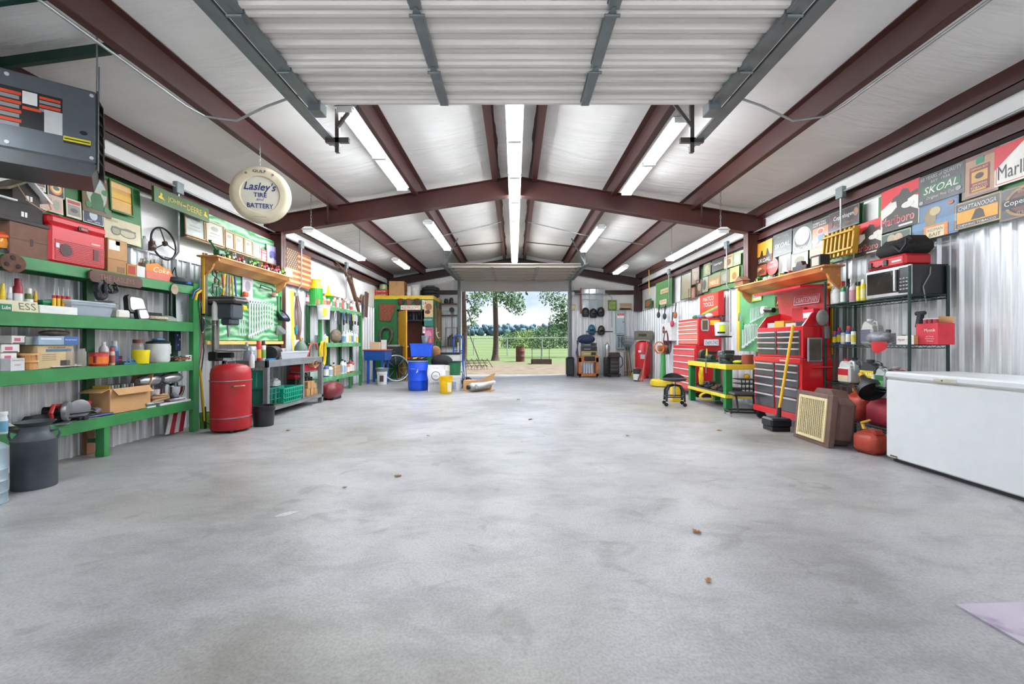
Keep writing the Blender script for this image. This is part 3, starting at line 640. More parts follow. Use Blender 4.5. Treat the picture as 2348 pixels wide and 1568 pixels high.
G().lathe([(.03, -.02), (.03, .01), (.015, .02)], 12).obj('hub', RUST, t, (0, -.02, .19), (PI/2, 0, 0))
coil('dark grey and blue cables coiled on the far end of the top shelf', (-4.0, 5.35, T0), 0, .12, 3, .013, '#2a2d33', flat=True, thick=.05, name='cable', cat='cable')
coil('bright blue hose coiled on the top shelf under the dark cable', (-4.05, 5.52, T0), 0, .10, 2, .012, '#2360a8', flat=True, thick=.03)
t = thing('bracket', 'black curved wire bracket lying on the coiled cables', 'bracket', (-4.0, 5.3, T0+.075), LFT)
G().tube([(-.14, 0, 0), (0, 0, .02), (.06, 0, .12), (.08, 0, .02), (.14, 0, 0)], .006, 6).obj('wire', BLACK, t)
t = thing('round_saw_blade', 'small worn circular saw blade hung on the end of the top shelf face', 'saw blade', (SX+.012, Dof(398, SX), 1.715), LFT)
G().prism([((.062 if k % 2 else .056)*math.cos(2*PI*k/48), (.062 if k % 2 else .056)*math.sin(2*PI*k/48)) for k in range(48)], -.003, 0).obj('blade', mat('#8a7d6a', .5, .5, var=.3), t, smooth=False); G().cyl((0, -.004, .02), (0, -.008, .02), .007, n=10).obj('nail', YEL, t)
t = thing('name_plaque', 'brown wooden plaque with carved family name hung on the top shelf edge', 'plaque', (SX+.012, Dof(263, SX), 1.72), LFT); w = Dof(326, SX)-Dof(206, SX)
G().prism([(-w/2, -.03), (-w/2+.03, -.055), (w/2-.03, -.055), (w/2, -.03), (w/2, .03), (w/2-.03, .055), (-w/2+.03, .055), (-w/2, .03)], -.02, 0).obj('board', mat('#5b4136', .7, var=.3, scale=12), t, smooth=False); text('THE LASLEYS', mat('#8a6a55', .7, var=0), t, 0, -.022, 0, w*.66, .05)
t = thing('chain_plate', 'rusty round steel plate with holes hung at the near end of the top shelf', 'plate', (SX+.014, Dof(22, SX), 1.72), LFT)
G().prism([(.085*math.cos(2*PI*k/24)*(1.15 if math.cos(2*PI*k/24) > .4 else 1), .075*math.sin(2*PI*k/24)) for k in range(24)], -.012, 0).obj('plate', RUST, t, smooth=False)
for a in (90, 200, 330): G().cyl((.045*math.cos(math.radians(a)), -.013, .042*math.sin(math.radians(a))), (.045*math.cos(math.radians(a)), -.016, .042*math.sin(math.radians(a))), .017, n=14).obj('hole_ring', mat('#241a16', .8), t)
coil('black ribbed hose hanging below the wooden plaque', (SX-.02, Dof(222, SX-.02), 1.68), LFT, .035, 5, .018, '#1b1b1d', tall=2.4, thick=.04)
coil('loop of black webbing strap hanging under the top shelf', (SX-.02, Dof(249, SX-.02), 1.68), LFT, .045, 3, .008, '#202124', name='strap', cat='strap', tall=1.1)
# ---- second shelf
T1 = 1.345
row = [(6, 50, '#e3c62a', '#d9b21c', '#e8d23a', 'yellow aerosol can at the left edge of the second shelf', 14), (22, 44, '#c9ccd0', '#a8acb0', '#f0f0f0', 'silver aerosol can left of the tall red can on the second shelf', 14), (41, 60, '#9c1f30', '#e8e4e0', '#8c1a2a', 'tall dark red can on the second shelf', 24), (66, 44, '#5b6a34', '#e9e9e0', '#eeeeec', 'olive green canister with white lid on the second shelf', 21), (81, 40, '#d8b52a', '#c04030', '#d8b52a', 'slim yellow can right of the green canister', 10)]
for u, hp, b, bn, cp, lb, wp in row:
    l, r, h = spot(u, -4.08, T1, wp, hp*1.3); can(lb, l, r, h, b, bn, cp, group='cans behind the cream letter sign')
t = board_sign('weathered cream board with dark letters ESS on the second shelf', -1, -3.975, -6, 90, 690, 716, '#b9b48f', (('t', 'ESS', '#3f4330', .72, .52, .42, .62),), lean=.15, th=.012, z0=T1, name='letter_board')
carton('small green printed tin standing before the cream letter board', -1, 0, 28, -3.955, T1, .055, .02, '#2f7a52', name='tin', cat='tin', words=(('Lube', '#eef2ee', .5, .5, .7, .5),))
carton('long shallow white box with caulking tubes standing in it', -1, 92, 178, -3.97, T1, .07, .14, '#e4e3df', name='tray')
bin_('dark green plastic bowl beside the caulking tubes', (-4.10, Dof(102, -4.1), T1+.07), LFT, .12, .10, .05, '#1f7a50', name='bowl', cat='bowl', taper=.6, rim=.003)
for i, u in enumerate((124, 134, 145, 156)):
    l, r, h = spot(u, -4.04, T1+.07, 10, 46); t = thing('caulk_tube', ['leftmost', 'second', 'third', 'rightmost'][i]+' red and yellow caulking tube in the white tray', 'tube', l, 0, 'caulking tubes in the white tray')
    G().lathe([(r, 0), (r, h*.5)], 14).obj('body', mat('#e2b21c', .35), t); G().lathe([(r*1.02, h*.42), (r*1.02, h*.56)], 14).obj('collar', RED, t); G().lathe([(r*.35, h*.56), (r*.12, h)], 10).obj('nozzle', mat('#cfd4d0', .4), t)
c0, w0 = span(166, 262, -3.96); bin_('clear plastic storage container with red contents on the second shelf', (-4.08, c0, T1), LFT, w0, .22, .12, mat('#b9c4cf', .25, var=0, alpha=.6), lid=mat('#cdd6de', .3, alpha=.8), cat='container')
carton('red and pink items packed inside the clear container', -1, 180, 240, -4.02, T1+.012, .06, .08, '#b04a5c', name='parts_pouch', cat='pouch', b=.02)
t = thing('paper_stack', 'loose printed papers draped over the clear container lid', 'paper', (-3.99, Dof(245, -3.99), T1+.142), LFT)
G().sheet(lambda s, q: (-.07+.2*s, -.03+.16*q, .012-.02*s*s+.004*math.sin(9*q)), 6, 6).obj('sheet', mat('#d9d4d0', .7, var=.1, scale=30), t); G().sheet(lambda s, q: (-.05+.12*s, -.035+.05*q, .018), 2, 2).obj('red_print', mat('#b03a44', .7), t)
carton('white plastic housing right of the clear container', -1, 270, 300, -3.97, T1, .085, .12, '#dad8cc', b=.015, name='plastic_housing', cat='box')
def mirror(label, u0, u1, X, z, h, tilt):
    c, w = span(u0, u1, X); t = thing('tow_mirror', label, 'mirror', (X, c, z), 0, 'towing mirrors', rot=(-.2, tilt, LFT)); g = G()
    pts = [(-w/2, h*.15), (-w*.4, 0), (w*.4, 0), (w/2, h*.2), (w*.42, h*.9), (w*.3, h), (-w*.35, h), (-w*.45, h*.85)]
    G().prism(pts, 0, .05).obj('shell', mat('#2a2625', .5), t, smooth=False); G().prism([(p[0]*.78, h*.5+(p[1]-h*.5)*.76) for p in pts], -.003, 0).obj('glass', mat('#7d8488', .25, .8, var=0), t, smooth=False)
mirror('large black tow mirror leaning on the second shelf', 296, 340, -4.02, T1+.07, .19, .05); mirror('smaller black tow mirror in front of the large one', 320, 346, -3.98, T1, .12, -.1)
carton('flat black plastic case on the second shelf behind the buffing pad', -1, 341, 372, -4.05, T1, .09, .12, '#1c1c1e', name='case', cat='case')
t = thing('buffing_pad', 'fluffy beige wool buffing pad on the second shelf', 'pad', (-4.02, Dof(356, -4.02), T1), LFT)
G().lathe([(.09, 0), (.12, .015), (.11, .04), (.06, .05)], 24).obj('pad', mat('#b9ac93', .95, var=.35, scale=60, bump=1.0), t)
t = thing('hard_cap', 'grey rounded cap on the second shelf by the end post', 'cap', (-4.03, 5.27, T1), LFT); G().lathe([(.10, 0), (.095, .03), (.06, .055), (.01, .065)], 20).obj('crown', mat('#8d9290', .7), t)
board_sign('tall white panel with blue vertical lettering at the end of the shelving', -1, -4.08, 405, 430, 668, 735, '#d4d8dc', (('t', 'FASTENERS', '#2e5fa0', .5, .5, .82, .10, 0, 0, PI/2),), lean=.02, z0=T1, name='panel')
# ---- third shelf
T2 = .875
for i, (u0, u1, zz, tl) in enumerate(((2, 40, .075, .05), (4, 44, .145, -.07), (24, 62, .215, .12))):
    carton(['lowest', 'middle', 'topmost'][i]+' white box with pink print in the toppled stack on the third shelf', -1, u0, u1, -4.02, T2+zz, .065, .14, '#dedad4', panels=(('#c05a74', .2, .6, .3, .7), ('#1c1c1e', .1, .9, .05, .14)), tilt=tl, group='white boxes stacked on the third shelf')
carton('grey and white ammunition box at the left end of the third shelf', -1, 2, 56, -3.955, T2, .10, .16, '#8d9093', panels=(('#c9cbcd', .4, 1, 0, 1),), words=(('WINCHESTER', '#b03a44', .7, .82, .5, .1), ('XPERT', '#a02a2c', .7, .45, .3, .14)))
t = thing('bushel_basket', 'small round slatted bushel basket on the third shelf', 'basket', (-4.04, Dof(64, -4.04), T2))
for k in range(16):
    a = 2*PI*k/16; G().prism([(-.011, 0), (.011, 0), (.014, .13), (-.014, .13)], -.003, 0).obj('slat', mat('#c98f55', .7, var=.2), t, (.055*math.cos(a), .055*math.sin(a), 0), (-.14, 0, a+PI/2), smooth=False)
for z in (.06, .12): G().lathe([(.055+.16*z, z), (.057+.16*z, z+.015)], 24, cap0=False, cap1=False).obj('hoop', mat('#d9a468', .7), t)
G().lathe([(.05, 0), (.05, .004)], 20).obj('bottom', mat('#b98350'), t)
carton('tan carton printed SPX ROBINAIR HIGH VACUUM on the third shelf', -1, 86, 168, -4.0, T2, .20, .2, '#c3ab82', words=(('SPX ROBINAIR', '#2a2a2a', .52, .90, .5, .08),), panels=(('#3f6a8a', .22, .95, .72, .83), ('#6e5f48', .12, .5, .60, .62), ('#6e5f48', .12, .5, .52, .54), ('#6e5f48', .12, .5, .44, .46), ('#6e5f48', .12, .5, .36, .38), ('#3a3632', .62, .9, .1, .34)))
carton('flat blue and white box lying on the vacuum pump carton', -1, 88, 180, -3.98, T2+.203, .075, .2, '#8fa3b5', panels=(('#3b5f9a', .62, 1, 0, 1), ('#cfd6da', .05, .55, .6, .8)), words=(('Party Style Automatic', '#e8eef4', .8, .6, .3, .2),))
carton('flat grey box behind the blue and white box', -1, 58, 88, -4.02, T2+.203, .07, .16, '#8f938c')
t = thing('plastic_bag', 'crumpled brown plastic bag on top of the stacked boxes', 'bag', (-4.07, Dof(125, -4.07), T2+.28), LFT); G().sphere((0, 0, .028), .13, 14, 8, sz=.2, sy=.5).obj('bag', mat('#75695a', .3, var=.4, scale=30, bump=.8), t)
def jar(label, u, X, z, wp, hp, col='#c9d0cc', lidc=None, name='glass_jar', group=None, al=.45):
    l, r, h = spot(u, X, z, wp, hp); t = thing(name, label, 'jar', l, 0, group)
    G().lathe([(r*.9, 0), (r, .006), (r, h*.78), (r*.78, h*.88), (r*.78, h)], 18).obj('glass', mat(col, .1, var=0, alpha=al), t)
    if lidc: G().lathe([(r*.84, h*.88), (r*.84, h*1.04)], 18).obj('lid', cm(lidc), t)
jar('squat glass jar in front of the vacuum pump carton', 158, -4.01, T2, 28, 44, '#b5ada0'); jar('straight clear tumbler beside the glass jar', 186, -4.0, T2, 26, 42, '#b9b4ac')
t = thing('paper_sheet', 'sheet of printed paper lying tilted at the third shelf edge', 'paper', (-3.97, Dof(160, -3.97), T2+.012), LFT, rot=(.22, 0, LFT)); G().sheet(lambda s, q: (-.14+.28*s, .16*q, .0), 2, 2).obj('sheet', mat('#d9dadc', .7), t)
for k in range(6): box('print', mat('#8a8d92'), t, -.11, .10, .015+k*.022, .021+k*.022, .0005, .001)
l, r, h = spot(226, -4.0, T2, 46, 30); t = can('wide red and orange coffee tub on the third shelf', l, r, h, '#b81f24', '#d9701e', None, name='coffee_tub', cat='tub'); G().lathe([(r*1.02, h-.012), (r*1.02, h+.002)], 20).obj('lid', mat('#a01a20'), t); box('grip', mat('#7a1216'), t, r*.2, r*.5, -r*1.02, -r*.8, h*.25, h*.75)
l, r, h = spot(238, -4.12, T2+.105, 24, 46); bottle('frosted plastic solvent bottle standing behind the coffee tub', (l[0], l[1], T2), r, h+.03, mat('#d9d6d8', .3), '#c8aab4', '#eeeeee')
l, r, h = spot(262, -4.10, T2, 20, 54); can('blue and silver can behind the small cream tin', l, r, h, '#5d8aa5', '#2d4f7a', '#c9c9c9', cat='can')
l, r, h = spot(257, -4.0, T2, 14, 40); can('small cream and red tin on the third shelf', l, r, h, '#c9b99a', '#a85040', '#b5322e', cat='tin', name='oil_tin')
carton('small magenta and black box on the third shelf', -1, 264, 281, -4.08, T2+.03, .055, .05, '#3a1626', panels=(('#b92a6a', 0, 1, .1, .45),)); carton('flat black plastic tray on the third shelf', -1, 252, 298, -4.03, T2, .03, .1, '#222326', name='tray')
t = thing('clamp', 'blue and black spring clamp on the third shelf edge', 'clamp', (-3.98, Dof(298, -3.98), T2), LFT); G().box(-.08, .08, -.01, .03, .0, .018, .004).tube([(-.04, .01, .018), (-.01, .0, .05), (.05, .0, .045), (.08, .01, .018)], .008, 6).obj('frame', mat('#1f6f9a'), t); G().cyl((-.08, .01, .012), (.11, .01, .012), .007).obj('bar', BLACK, t)
jar('large glass jar with brown lid behind the yellow tub', 316, -4.10, T2, 30, 52, '#aeb0a8', '#7a4434'); l, r, h = spot(323, -3.99, T2, 44, 31)
t = bucket('small bright yellow tub on the third shelf', l, r, h, '#e3cf10', name='tub', cat='tub', handle=None, bands=0)
l, r, h = spot(363, -4.06, T2, 56, 50); t = thing('ice_cream_freezer', 'white insulated pot with black lid and side handle on the third shelf', 'pot', l, LFT)
G().lathe([(r*.88, 0), (r, .02), (r, h*.82), (r*1.02, h*.85)], 26).obj('pot', mat('#dcdfe0', .3), t); G().lathe([(r*1.04, h*.85), (r*1.04, h*.93), (r*.5, h)], 26).obj('lid', BLACK, t); G().tube([(r*.9, -.02, h*.78), (r*1.25, -.03, h*.74), (r*1.27, -.03, h*.4), (r*.95, -.02, h*.3)], .012, 8).obj('handle', mat('#dcdfe0', .3), t)
t = thing('shop_rag', 'blue shop rag folded on the black pot lid', 'rag', (l[0], l[1], T2+h+.0), LFT); G().box(-.06, .06, -.04, .04, 0, .02, .009).obj('cloth', mat('#4d87a8', .9, bump=.5), t, smooth=False)
t = thing('power_strip', 'tangle of wires and brass plugs at the end of the third shelf', 'cable', (-4.0, 5.42, T2), LFT); q = random.Random(4)
G().tube([(.13*math.cos(k*.9), .05*math.sin(k*1.3), .02+.02*math.sin(k*.7)+.02) for k in range(30)], .006, 5).obj('wire', BLACK, t)
for k in range(5): G().cyl((-.1+k*.05, -.03, .02), (-.08+k*.05, -.05, .035), .012, n=8).obj('plug', mat('#b06a3a', .4, .4), t)
carton('white plastic outlet box at the end of the third shelf', -1, 426, 440, -3.96, T2, .07, .05, '#cfd2d0'); carton('folded starry blue and white cloth hanging behind the end post', -1, 404, 416, -4.1, T2+.12, .26, .03, '#1e2f55', name='flag_cloth', cat='cloth', b=.01, panels=(('#d8dce4', .2, .35, .7, .78), ('#d8dce4', .6, .75, .5, .58), ('#d8dce4', .3, .45, .25, .33)))
# ---- bench level
T3 = .39
l, r, h = spot(8, -3.98, T3, 22, 50); bottle('pale blue and white paper cup at the left end of the bottom bench', (l[0], l[1], T3), r, h, '#dfe6ea', '#6fa5c4', '#eef2f4', neck=.8, cat='cup', name='cup')
t = thing('plate_stack', 'stack of white paper plates on the bottom bench', 'plates', (-4.03, Dof(40, -4.03), T3), 0)
for k in range(4): G().lathe([(.08, 0), (.115, .014), (.12, .014), (.082, -.002)], 24).obj('plate', mat('#d9d6cf' if k % 2 else '#a39a8c', .7), t, (0, 0, k*.011+.003))
carton('short pine board offcut on the bottom bench', -1, 62, 113, -3.99, T3, .035, .08, '#c79a66', name='board_offcut', cat='board')
t = thing('tool_bag', 'black zip tool bag beside the red circular saw', 'bag', (-4.05, 3.93, T3), LFT); G().box(-.16, .14, -.06, .08, 0, .09, .035).obj('body', mat('#1e1d20', .8, bump=.5), t, smooth=False)
def circ_saw(label, loc, rz, s=1.0, c='#a3252a'):
    t = thing('circular_saw', label, 'saw', loc, rz, 'circular saws on the bench'); 
    G().lathe([(.085, 0), (.09, .01), (.085, .035), (.05, .045)], 24).obj('blade_guard', mat('#8f9296', .35, .6), t, (0, -.03, .10), (PI/2, 0, 0)); G().box(-.15, .14, -.09, .06, 0, .006).obj('base_plate', STEEL, t, smooth=False)
    G().cyl((0.02, -.02, .10), (.02, .11, .10), .045, n=16).obj('motor', BLACK, t); G().box(-.02, .12, -.01, .06, .12, .16, .012).tube([(.0, .02, .15), (-.06, .02, .16), (-.12, .02, .10), (-.10, .02, .06)], .016, 8).obj('handle', mat(c, .4), t)
circ_saw('red circular saw with steel guard on the bottom bench', (-4.05, 4.20, T3), LFT-.4); circ_saw('second red saw lying in front of the black tool bag', (-4.02, 4.02, T3+.0), LFT+.5)
coil('black power cord looped over the saws on the bench', (-3.99, 4.15, T3+.02), 0, .13, 2, .006, '#141416', name='extension_cord', cat='cord', flat=True, thick=.06)
t = thing('plastic_film', 'crumpled clear plastic film on the bench', 'film', (-4.1, Dof(222, -4.1), T3), LFT); G().sphere((0, 0, .04), .09, 12, 8, sz=.45, sy=.6).obj('film', mat('#b9bdc4', .2, var=.4, scale=30, bump=1.0, alpha=.7), t)
for lb, u, X, hc in (('long pry bar with wooden grip lying on the bench', 222, -3.98, '#6a4234'), ('blue handled hammer lying flat on the bench', 232, -3.96, '#2c3c6c')):
    t = thing('hammer', lb, 'tool', (X, Dof(u, X), T3+.014), LFT); G().tube([(-.16, 0, 0), (.12, 0, 0)], .013, 8).obj('handle', cm(hc), t); G().box(-.20, -.155, -.03, .05, -.013, .015, .005).obj('head', DARKM, t, smooth=False)
c0, w0 = span(252, 345, -3.97); t = thing('open_box', 'open cardboard box holding old record sleeves on the bottom bench', 'box', (-3.97, c0, T3), LFT)
g = G(); g.box(-w0/2, w0/2, 0, .004, 0, .25); g.box(-w0/2, w0/2, .22, .224, 0, .25); g.box(-w0/2, -w0/2+.004, .004, .22, 0, .25); g.box(w0/2-.004, w0/2, .004, .22, 0, .25); g.box(-w0/2, w0/2, 0, .22, 0, .004); g.obj('carton_wall', CARD, t, smooth=False)
for nm, pts in (('flap', [(-w0/2, .25), (-w0/2-.10, .22), (-w0/2-.10, .225), (-w0/2, .255)]),): G().prism(pts, 0, .22).obj(nm, CARD, t, smooth=False)
G().prism([(w0/2-.004, .25), (w0/2+.05, .37), (w0/2+.046, .372), (w0/2-.008, .252)], 0, .22).obj('flap', CARD, t, smooth=False); G().prism([(0, .25), (-.06, .19), (-.06, .186), (0, .246)], -w0/2+.03, w0/2-.03, 'x').obj('flap', CARD, t, smooth=False)
for k in range(9): 
    x = -w0/2+.03+k*.035; cs = ['#d9b21c', '#d8d4cc', '#8f9a94', '#c9c4ba', '#3c5a5a', '#d8d4cc', '#a89a8a', '#59606a', '#cfd0cc'][k]; tt = thing('record_sleeve', ['yellow', 'cream', 'grey green', 'pale', 'dark teal', 'ivory', 'tan', 'slate', 'rightmost off-white'][k]+' record sleeve standing in the open cardboard box', 'record', (-3.97-.03, c0+x, T3+.006), LFT, 'record sleeves in the open box'); box('sleeve', cm(cs), tt, 0, .006, 0, .17, 0, .275)
t = thing('burlap_sack', 'folded tan burlap sack next to the stand mixer', 'sack', (-4.0, Dof(362, -4.0), T3+.05), LFT)
for k, (w, z) in enumerate(((.13, 0), (.12, .03), (.10, .055))): G().box(-w, w, -.05, .06, z, z+.035, .015).obj('fold', mat('#a3835f', .95, bump=.8, scale=30), t, (0, 0, 0), (0, .12*(k-1), 0), smooth=False)
for k in range(3): carton(['bottom', 'middle', 'top'][k]+' thin book in the stack under the burlap sack', -1, 338, 358, -3.96, T3+k*.017, .016, .12, ['#dcdcd8', '#3a6a50', '#c8ccd0'][k], name='book', cat='book', group='thin books on the bench', b=.001)
def mixer(label, y):
    t = thing('stand_mixer', label, 'mixer', (-4.04, y, T3+.03), LFT, 'stand mixers on the bench'); m = mat('#b9bcc0', .25, .7, var=.1)
    G().box(-.13, .12, -.09, .09, 0, .025, .01).box(-.13, -.07, -.045, .045, .02, .20, .02).obj('base', m, t, smooth=False)
    G().lathe([(.03, -.14), (.055, -.10), (.062, 0), (.058, .09), (.03, .15)], 18).obj('motor_head', m, t, (0.0, 0, .26), (0, PI/2, 0)); G().cyl((.06, 0, .20), (.06, 0, .14), .012).obj('beater_shaft', STEEL, t)
    G().lathe([(.04, .03), (.075, .06), (.09, .11), (.093, .16), (.088, .16), (.084, .11), (.001, .04)], 24, (.06, 0, 0), cap1=False).obj('bowl', CHROME, t); G().tube([(.155, 0, .14), (.185, 0, .13), (.185, 0, .09), (.145, 0, .08)], .005, 6).obj('bowl_handle', STEEL, t)
mixer('chrome stand mixer nearer the cardboard box', 5.02); mixer('farther chrome stand mixer by the green end post', 5.36)
carton('white cutting board under the stand mixers', -1, 368, 438, -3.95, T3, .022, .20, '#dedddb', name='cutting_board', cat='board')
t = thing('flag_banner', 'red and white striped banner rolled behind the end post', 'flag', (-4.08, 5.42, 0), LFT)
for k in range(4): G().prism([(-.10+k*.06, .02), (-.04+k*.06, .02), (.06+k*.05, .34), (.0+k*.05, .34)], -.01*k, .01-.01*k).obj('stripe', mat('#a01c2c' if k % 2 else '#d8d4d2', .8), t, smooth=False)
# ================================================================ LEFT WALL, upper signs
LG = 'posters on the green board above the shelving'
bx0, bx1 = Dof(62, -4.19), Dof(326, -4.19)
t = thing('poster_board', 'dark green painted plywood board with old posters above the green shelving', 'board', (-4.185, (bx0+bx1)/2, 2.15), 0, rot=(-.05, 0, LFT)); w = bx1-bx0
box('plywood', mat('#2c6a33', .5, var=.15), t, -w/2, w/2, 0, .012, 0, .68)
def lp(label, u0, u1, vt, vb, bg, els=(), **k): return board_sign(label, -1, -4.165, u0, u1, vt, vb, bg, els, lean=.05, group=LG, name=k.pop('name', 'poster'), cat='poster', **k)
lp('cream bordered picture of an engine at the upper left of the green board', 70, 106, 402, 436, '#d8d2c2', (('r', '#6a5a48', .08, .92, .3, .92), ('o', '#a8a294', .4, .6, .25, .2), ('t', 'YAMS', '#3a2a20', .5, .16, .6, .16)))
lp('dark blue square poster with an orange round emblem', 110, 148, 412, 452, '#e0d8c4', (('r', '#28303c', .05, .95, .05, .95), ('o', '#d9823c', .5, .5, .38, .38), ('o', '#e8c890', .5, .5, .28, .28), ('o', '#5a6a5a', .5, .5, .2, .12), ('t', 'MEMPHIS', '#28303c', .5, .77, .5, .1)))
lp('small white sign with faint lettering partly behind the grey heater', 150, 184, 404, 430, '#d4d4d0', (('t', 'FEEDS', '#50504c', .5, .6, .7, .3),))
lp('pink and cream ticket-like poster below the engine picture', 92, 146, 448, 486, '#d8c8ae', (('r', '#c9a79a', .05, .95, .08, .92), ('o', '#9aa58e', .7, .5, .14, .3), ('t', 'FORD MOTORS', '#8a4a44', .3, .75, .4, .14)))
lp('cream poster with red heading and grey mill picture', 153, 188, 458, 500, '#d9d0bc', (('r', '#8a8a82', .1, .9, .12, .7), ('r', '#b04a40', .1, .9, .74, .92), ('o', '#5c5c58', .5, .4, .25, .12)))
lp('navy blue poster with white shield emblem beside the cooler lid', 191, 238, 474, 514, '#d8d8d4', (('r', '#26324c', .04, .96, .05, .95), ('o', '#b8bcc8', .5, .5, .2, .28), ('t', 'SMITH FARM', '#d8dce4', .5, .84, .7, .12), ('t', 'EST. 1870', '#d8dce4', .5, .14, .6, .08)))
lp('brown tin sign with a green tractor on a pale oval', 190, 256, 402, 492, '#5a4a28', (('o', '#a9adA0', .5, .55, .36, .38), ('o', '#9fb8c4', .5, .84, .2, .12), ('p', '#1d5a30', [(.3, .12), (.7, .12), (.72, .4), (.62, .55), (.38, .55), (.28, .4)]), ('o', '#2d7a3c', .2, .2, .10, .08), ('o', '#2d7a3c', .82, .18, .10, .08), ('o', '#2d7a3c', .25, .7, .1, .07), ('o', '#2d7a3c', .78, .62, .1, .07), ('t', 'TRACTORS', '#c8b04a', .5, .93, .7, .06)))
t = lp('wooden board painted with a gold field in a green frame', 252, 306, 418, 490, '#c79a4a', (('r', '#d8a934', 0.04, .96, .36, .62), ('r', '#a8762c', .04, .96, .40, .44), ('r', '#dcb070', .04, .96, .75, .9)), frame='#2d6a33')
lp('cream sign with an engraved steam engine at the lower right of the green board', 240, 324, 505, 556, '#b9ae88', (('o', '#6a6e58', .62, .45, .24, .22), ('o', '#a89f7c', .62, .45, .2, .17), ('o', '#5a5e4c', .3, .45, .13, .2), ('o', '#8a866c', .3, .45, .10, .15), ('r', '#5a5e4c', .2, .85, .55, .62), ('t', 'ENGINES', '#55503c', .2, .85, .3, .08)))
board_sign('long green wooden sign reading JOHN DEERE in yellow above the framed pictures', -1, -4.0, 354, 480, 452, 486, '#47663a', (('t', 'JOHN', '#d8b21e', .34, .48, .24, .40), ('t', '-', '#d8b21e', .51, .48, .06, .07), ('t', 'DEERE', '#d8b21e', .70, .48, .28, .40), ('p', '#d8b21e', [(.06, .35), (.13, .32), (.17, .28), (.14, .42), (.12, .5), (.13, .66), (.10, .72), (.09, .5), (.07, .45)]), ('p', '#d8b21e', [(.88, .35), (.93, .32), (.97, .28), (.95, .45), (.93, .5), (.93, .66), (.90, .72), (.90, .5), (.88, .45)])), name='wooden_sign', lean=.03, th=.03)
# framed pictures board, far side of the same wall
a, b = Dof(419, -4.12), Dof(642, -4.12); w = b-a; t = thing('picture_shelf', 'green stained plywood board that carries a row of framed papers', 'board', (-4.12, (a+b)/2, 2.43), LFT)
box('plywood', M_PLY, t, -w/2, w/2, .0, .012, 0, .40); box('ledge', mat('#b08a5a', .5), t, -w/2, w/2, -.05, .0, -.015, 0, .003); slab(t, 'side_edge', DKGREEN, -w/2-.012, -w/2, -.02, .02, -.02, .42)
FR = [(424, 470, .30, '#9aa39a', '#b99a6e', 'first framed print from the left on the plywood ledge, wide and grey'), (472, 514, .29, '#b4b5a8', '#c9a57a', 'second framed print on the plywood ledge, pale and wide'), (516, 537, .25, '#c9bba4', '#b98a60', 'third small pine framed certificate on the plywood ledge'), (538, 560, .25, '#c4b08e', '#c39a6c', 'fourth pine framed certificate on the plywood ledge'), (561, 580, .24, '#bfb296', '#c9b48c', 'fifth certificate, beige in a pale tan frame, on the plywood ledge'), (581, 597, .22, '#d4d6d8', '#c9ccd0', 'sixth picture, a pale white sheet on the plywood ledge')]
for i, (u0, u1, h, c, fc, lb) in enumerate(FR):
    cc, ww = span(u0, u1, -4.07); board_sign(lb, -1, -4.07, u0, u1, 500, 520, c, (('r', '#8f8f86', .2, .8, .3, .34), ('r', '#8f8f86', .25, .75, .45, .48), ('o', '#8f938a', .5, .7, .2, .1)), frame=fc, name='framed_picture', cat='picture', lean=.03, group='framed papers on the ledge', th=.01, z0=2.435, hh=h)
board_sign('small red and white striped card between the framed papers', -1, -4.09, 600, 612, 562, 588, '#c23a3a', (('r', '#e8e0dc', .1, .9, .2, .28), ('r', '#e8e0dc', .1, .9, .5, .58), ('r', '#e8e0dc', .1, .9, .75, .82)), lean=.03, name='card', z0=2.435)
board_sign('lavender photo print of a tractor at the far end of the ledge', -1, -4.08, 613, 640, 556, 596, '#a9a9c9', (('o', '#6a6aa4', .5, .5, .3, .2), ('o', '#4c4c84', .3, .35, .1, .1), ('o', '#4c4c84', .7, .35, .12, .12)), lean=.05, name='photo_print', cat='picture', z0=2.435)
# round hanging tyre sign
t = thing('round_sign', 'round cream tyre-cover sign with blue script hanging on a chain', 'sign', (-3.0, 5.38, 2.84), 0, rot=(.06, 0, .28)); cr = mat('#d9cdb0', .4, var=.2, scale=4)
G().lathe([(.12, -.02), (.30, -.03), (.325, 0), (.33, .03), (.31, .05), (.0, .055)], 48).obj('back_shell', mat('#6a6458', .5, .3), t, (0, 0, 0), (-PI/2, 0, 0))
G().lathe([(.205, .030), (.215, .045), (.27, .052), (.30, .045), (.327, .02), (.33, -.01)], 48, cap0=False, cap1=False).obj('rim', cr, t, (0, 0, 0), (PI/2, 0, 0))
G().lathe([(.205, .028), (.001, .030)], 48).obj('centre_disc', mat('#dfdac8', .4, var=.06), t, (0, 0, 0), (PI/2, 0, 0))
nv = mat('#1c3474', .5, var=0); dkb = mat('#1a2440', .5, var=0)
text("Lasley's", nv, t, -.0, -.033, .08, .34, .12, .3, .012); text('TIRE', nv, t, .0, -.033, -.005, .14, .05, 0, .015); text('and', nv, t, 0, -.033, -.055, .08, .03, .3); text('BATTERY', nv, t, 0, -.033, -.13, .28, .055, 0, .015)
text('GULF', dkb, t, 0, -.056, .262, .14, .032, 0, .015); text('SAFETY DRIVER', mat('#8a6a5a', .5), t, 0, -.053, -.262, .14, .012)
for x in (-.14, .14): G().cyl((x, -.045, .232), (x, -.054, .232), .014).obj('bolt', STEEL, t)
g = G()
for k in range(11):
    z = .33+k*.022; g.tube([(0.006*math.cos(q*PI/3)*(1 if k % 2 else 0), 0.006*math.cos(q*PI/3)*(0 if k % 2 else 1), z+.014*math.sin(q*PI/3)) for q in range(6)], .002, 4, True)
g.tube([(0, 0, .57), (0, 0, .60)], .002, 4); g.obj('chain', STEEL, t)
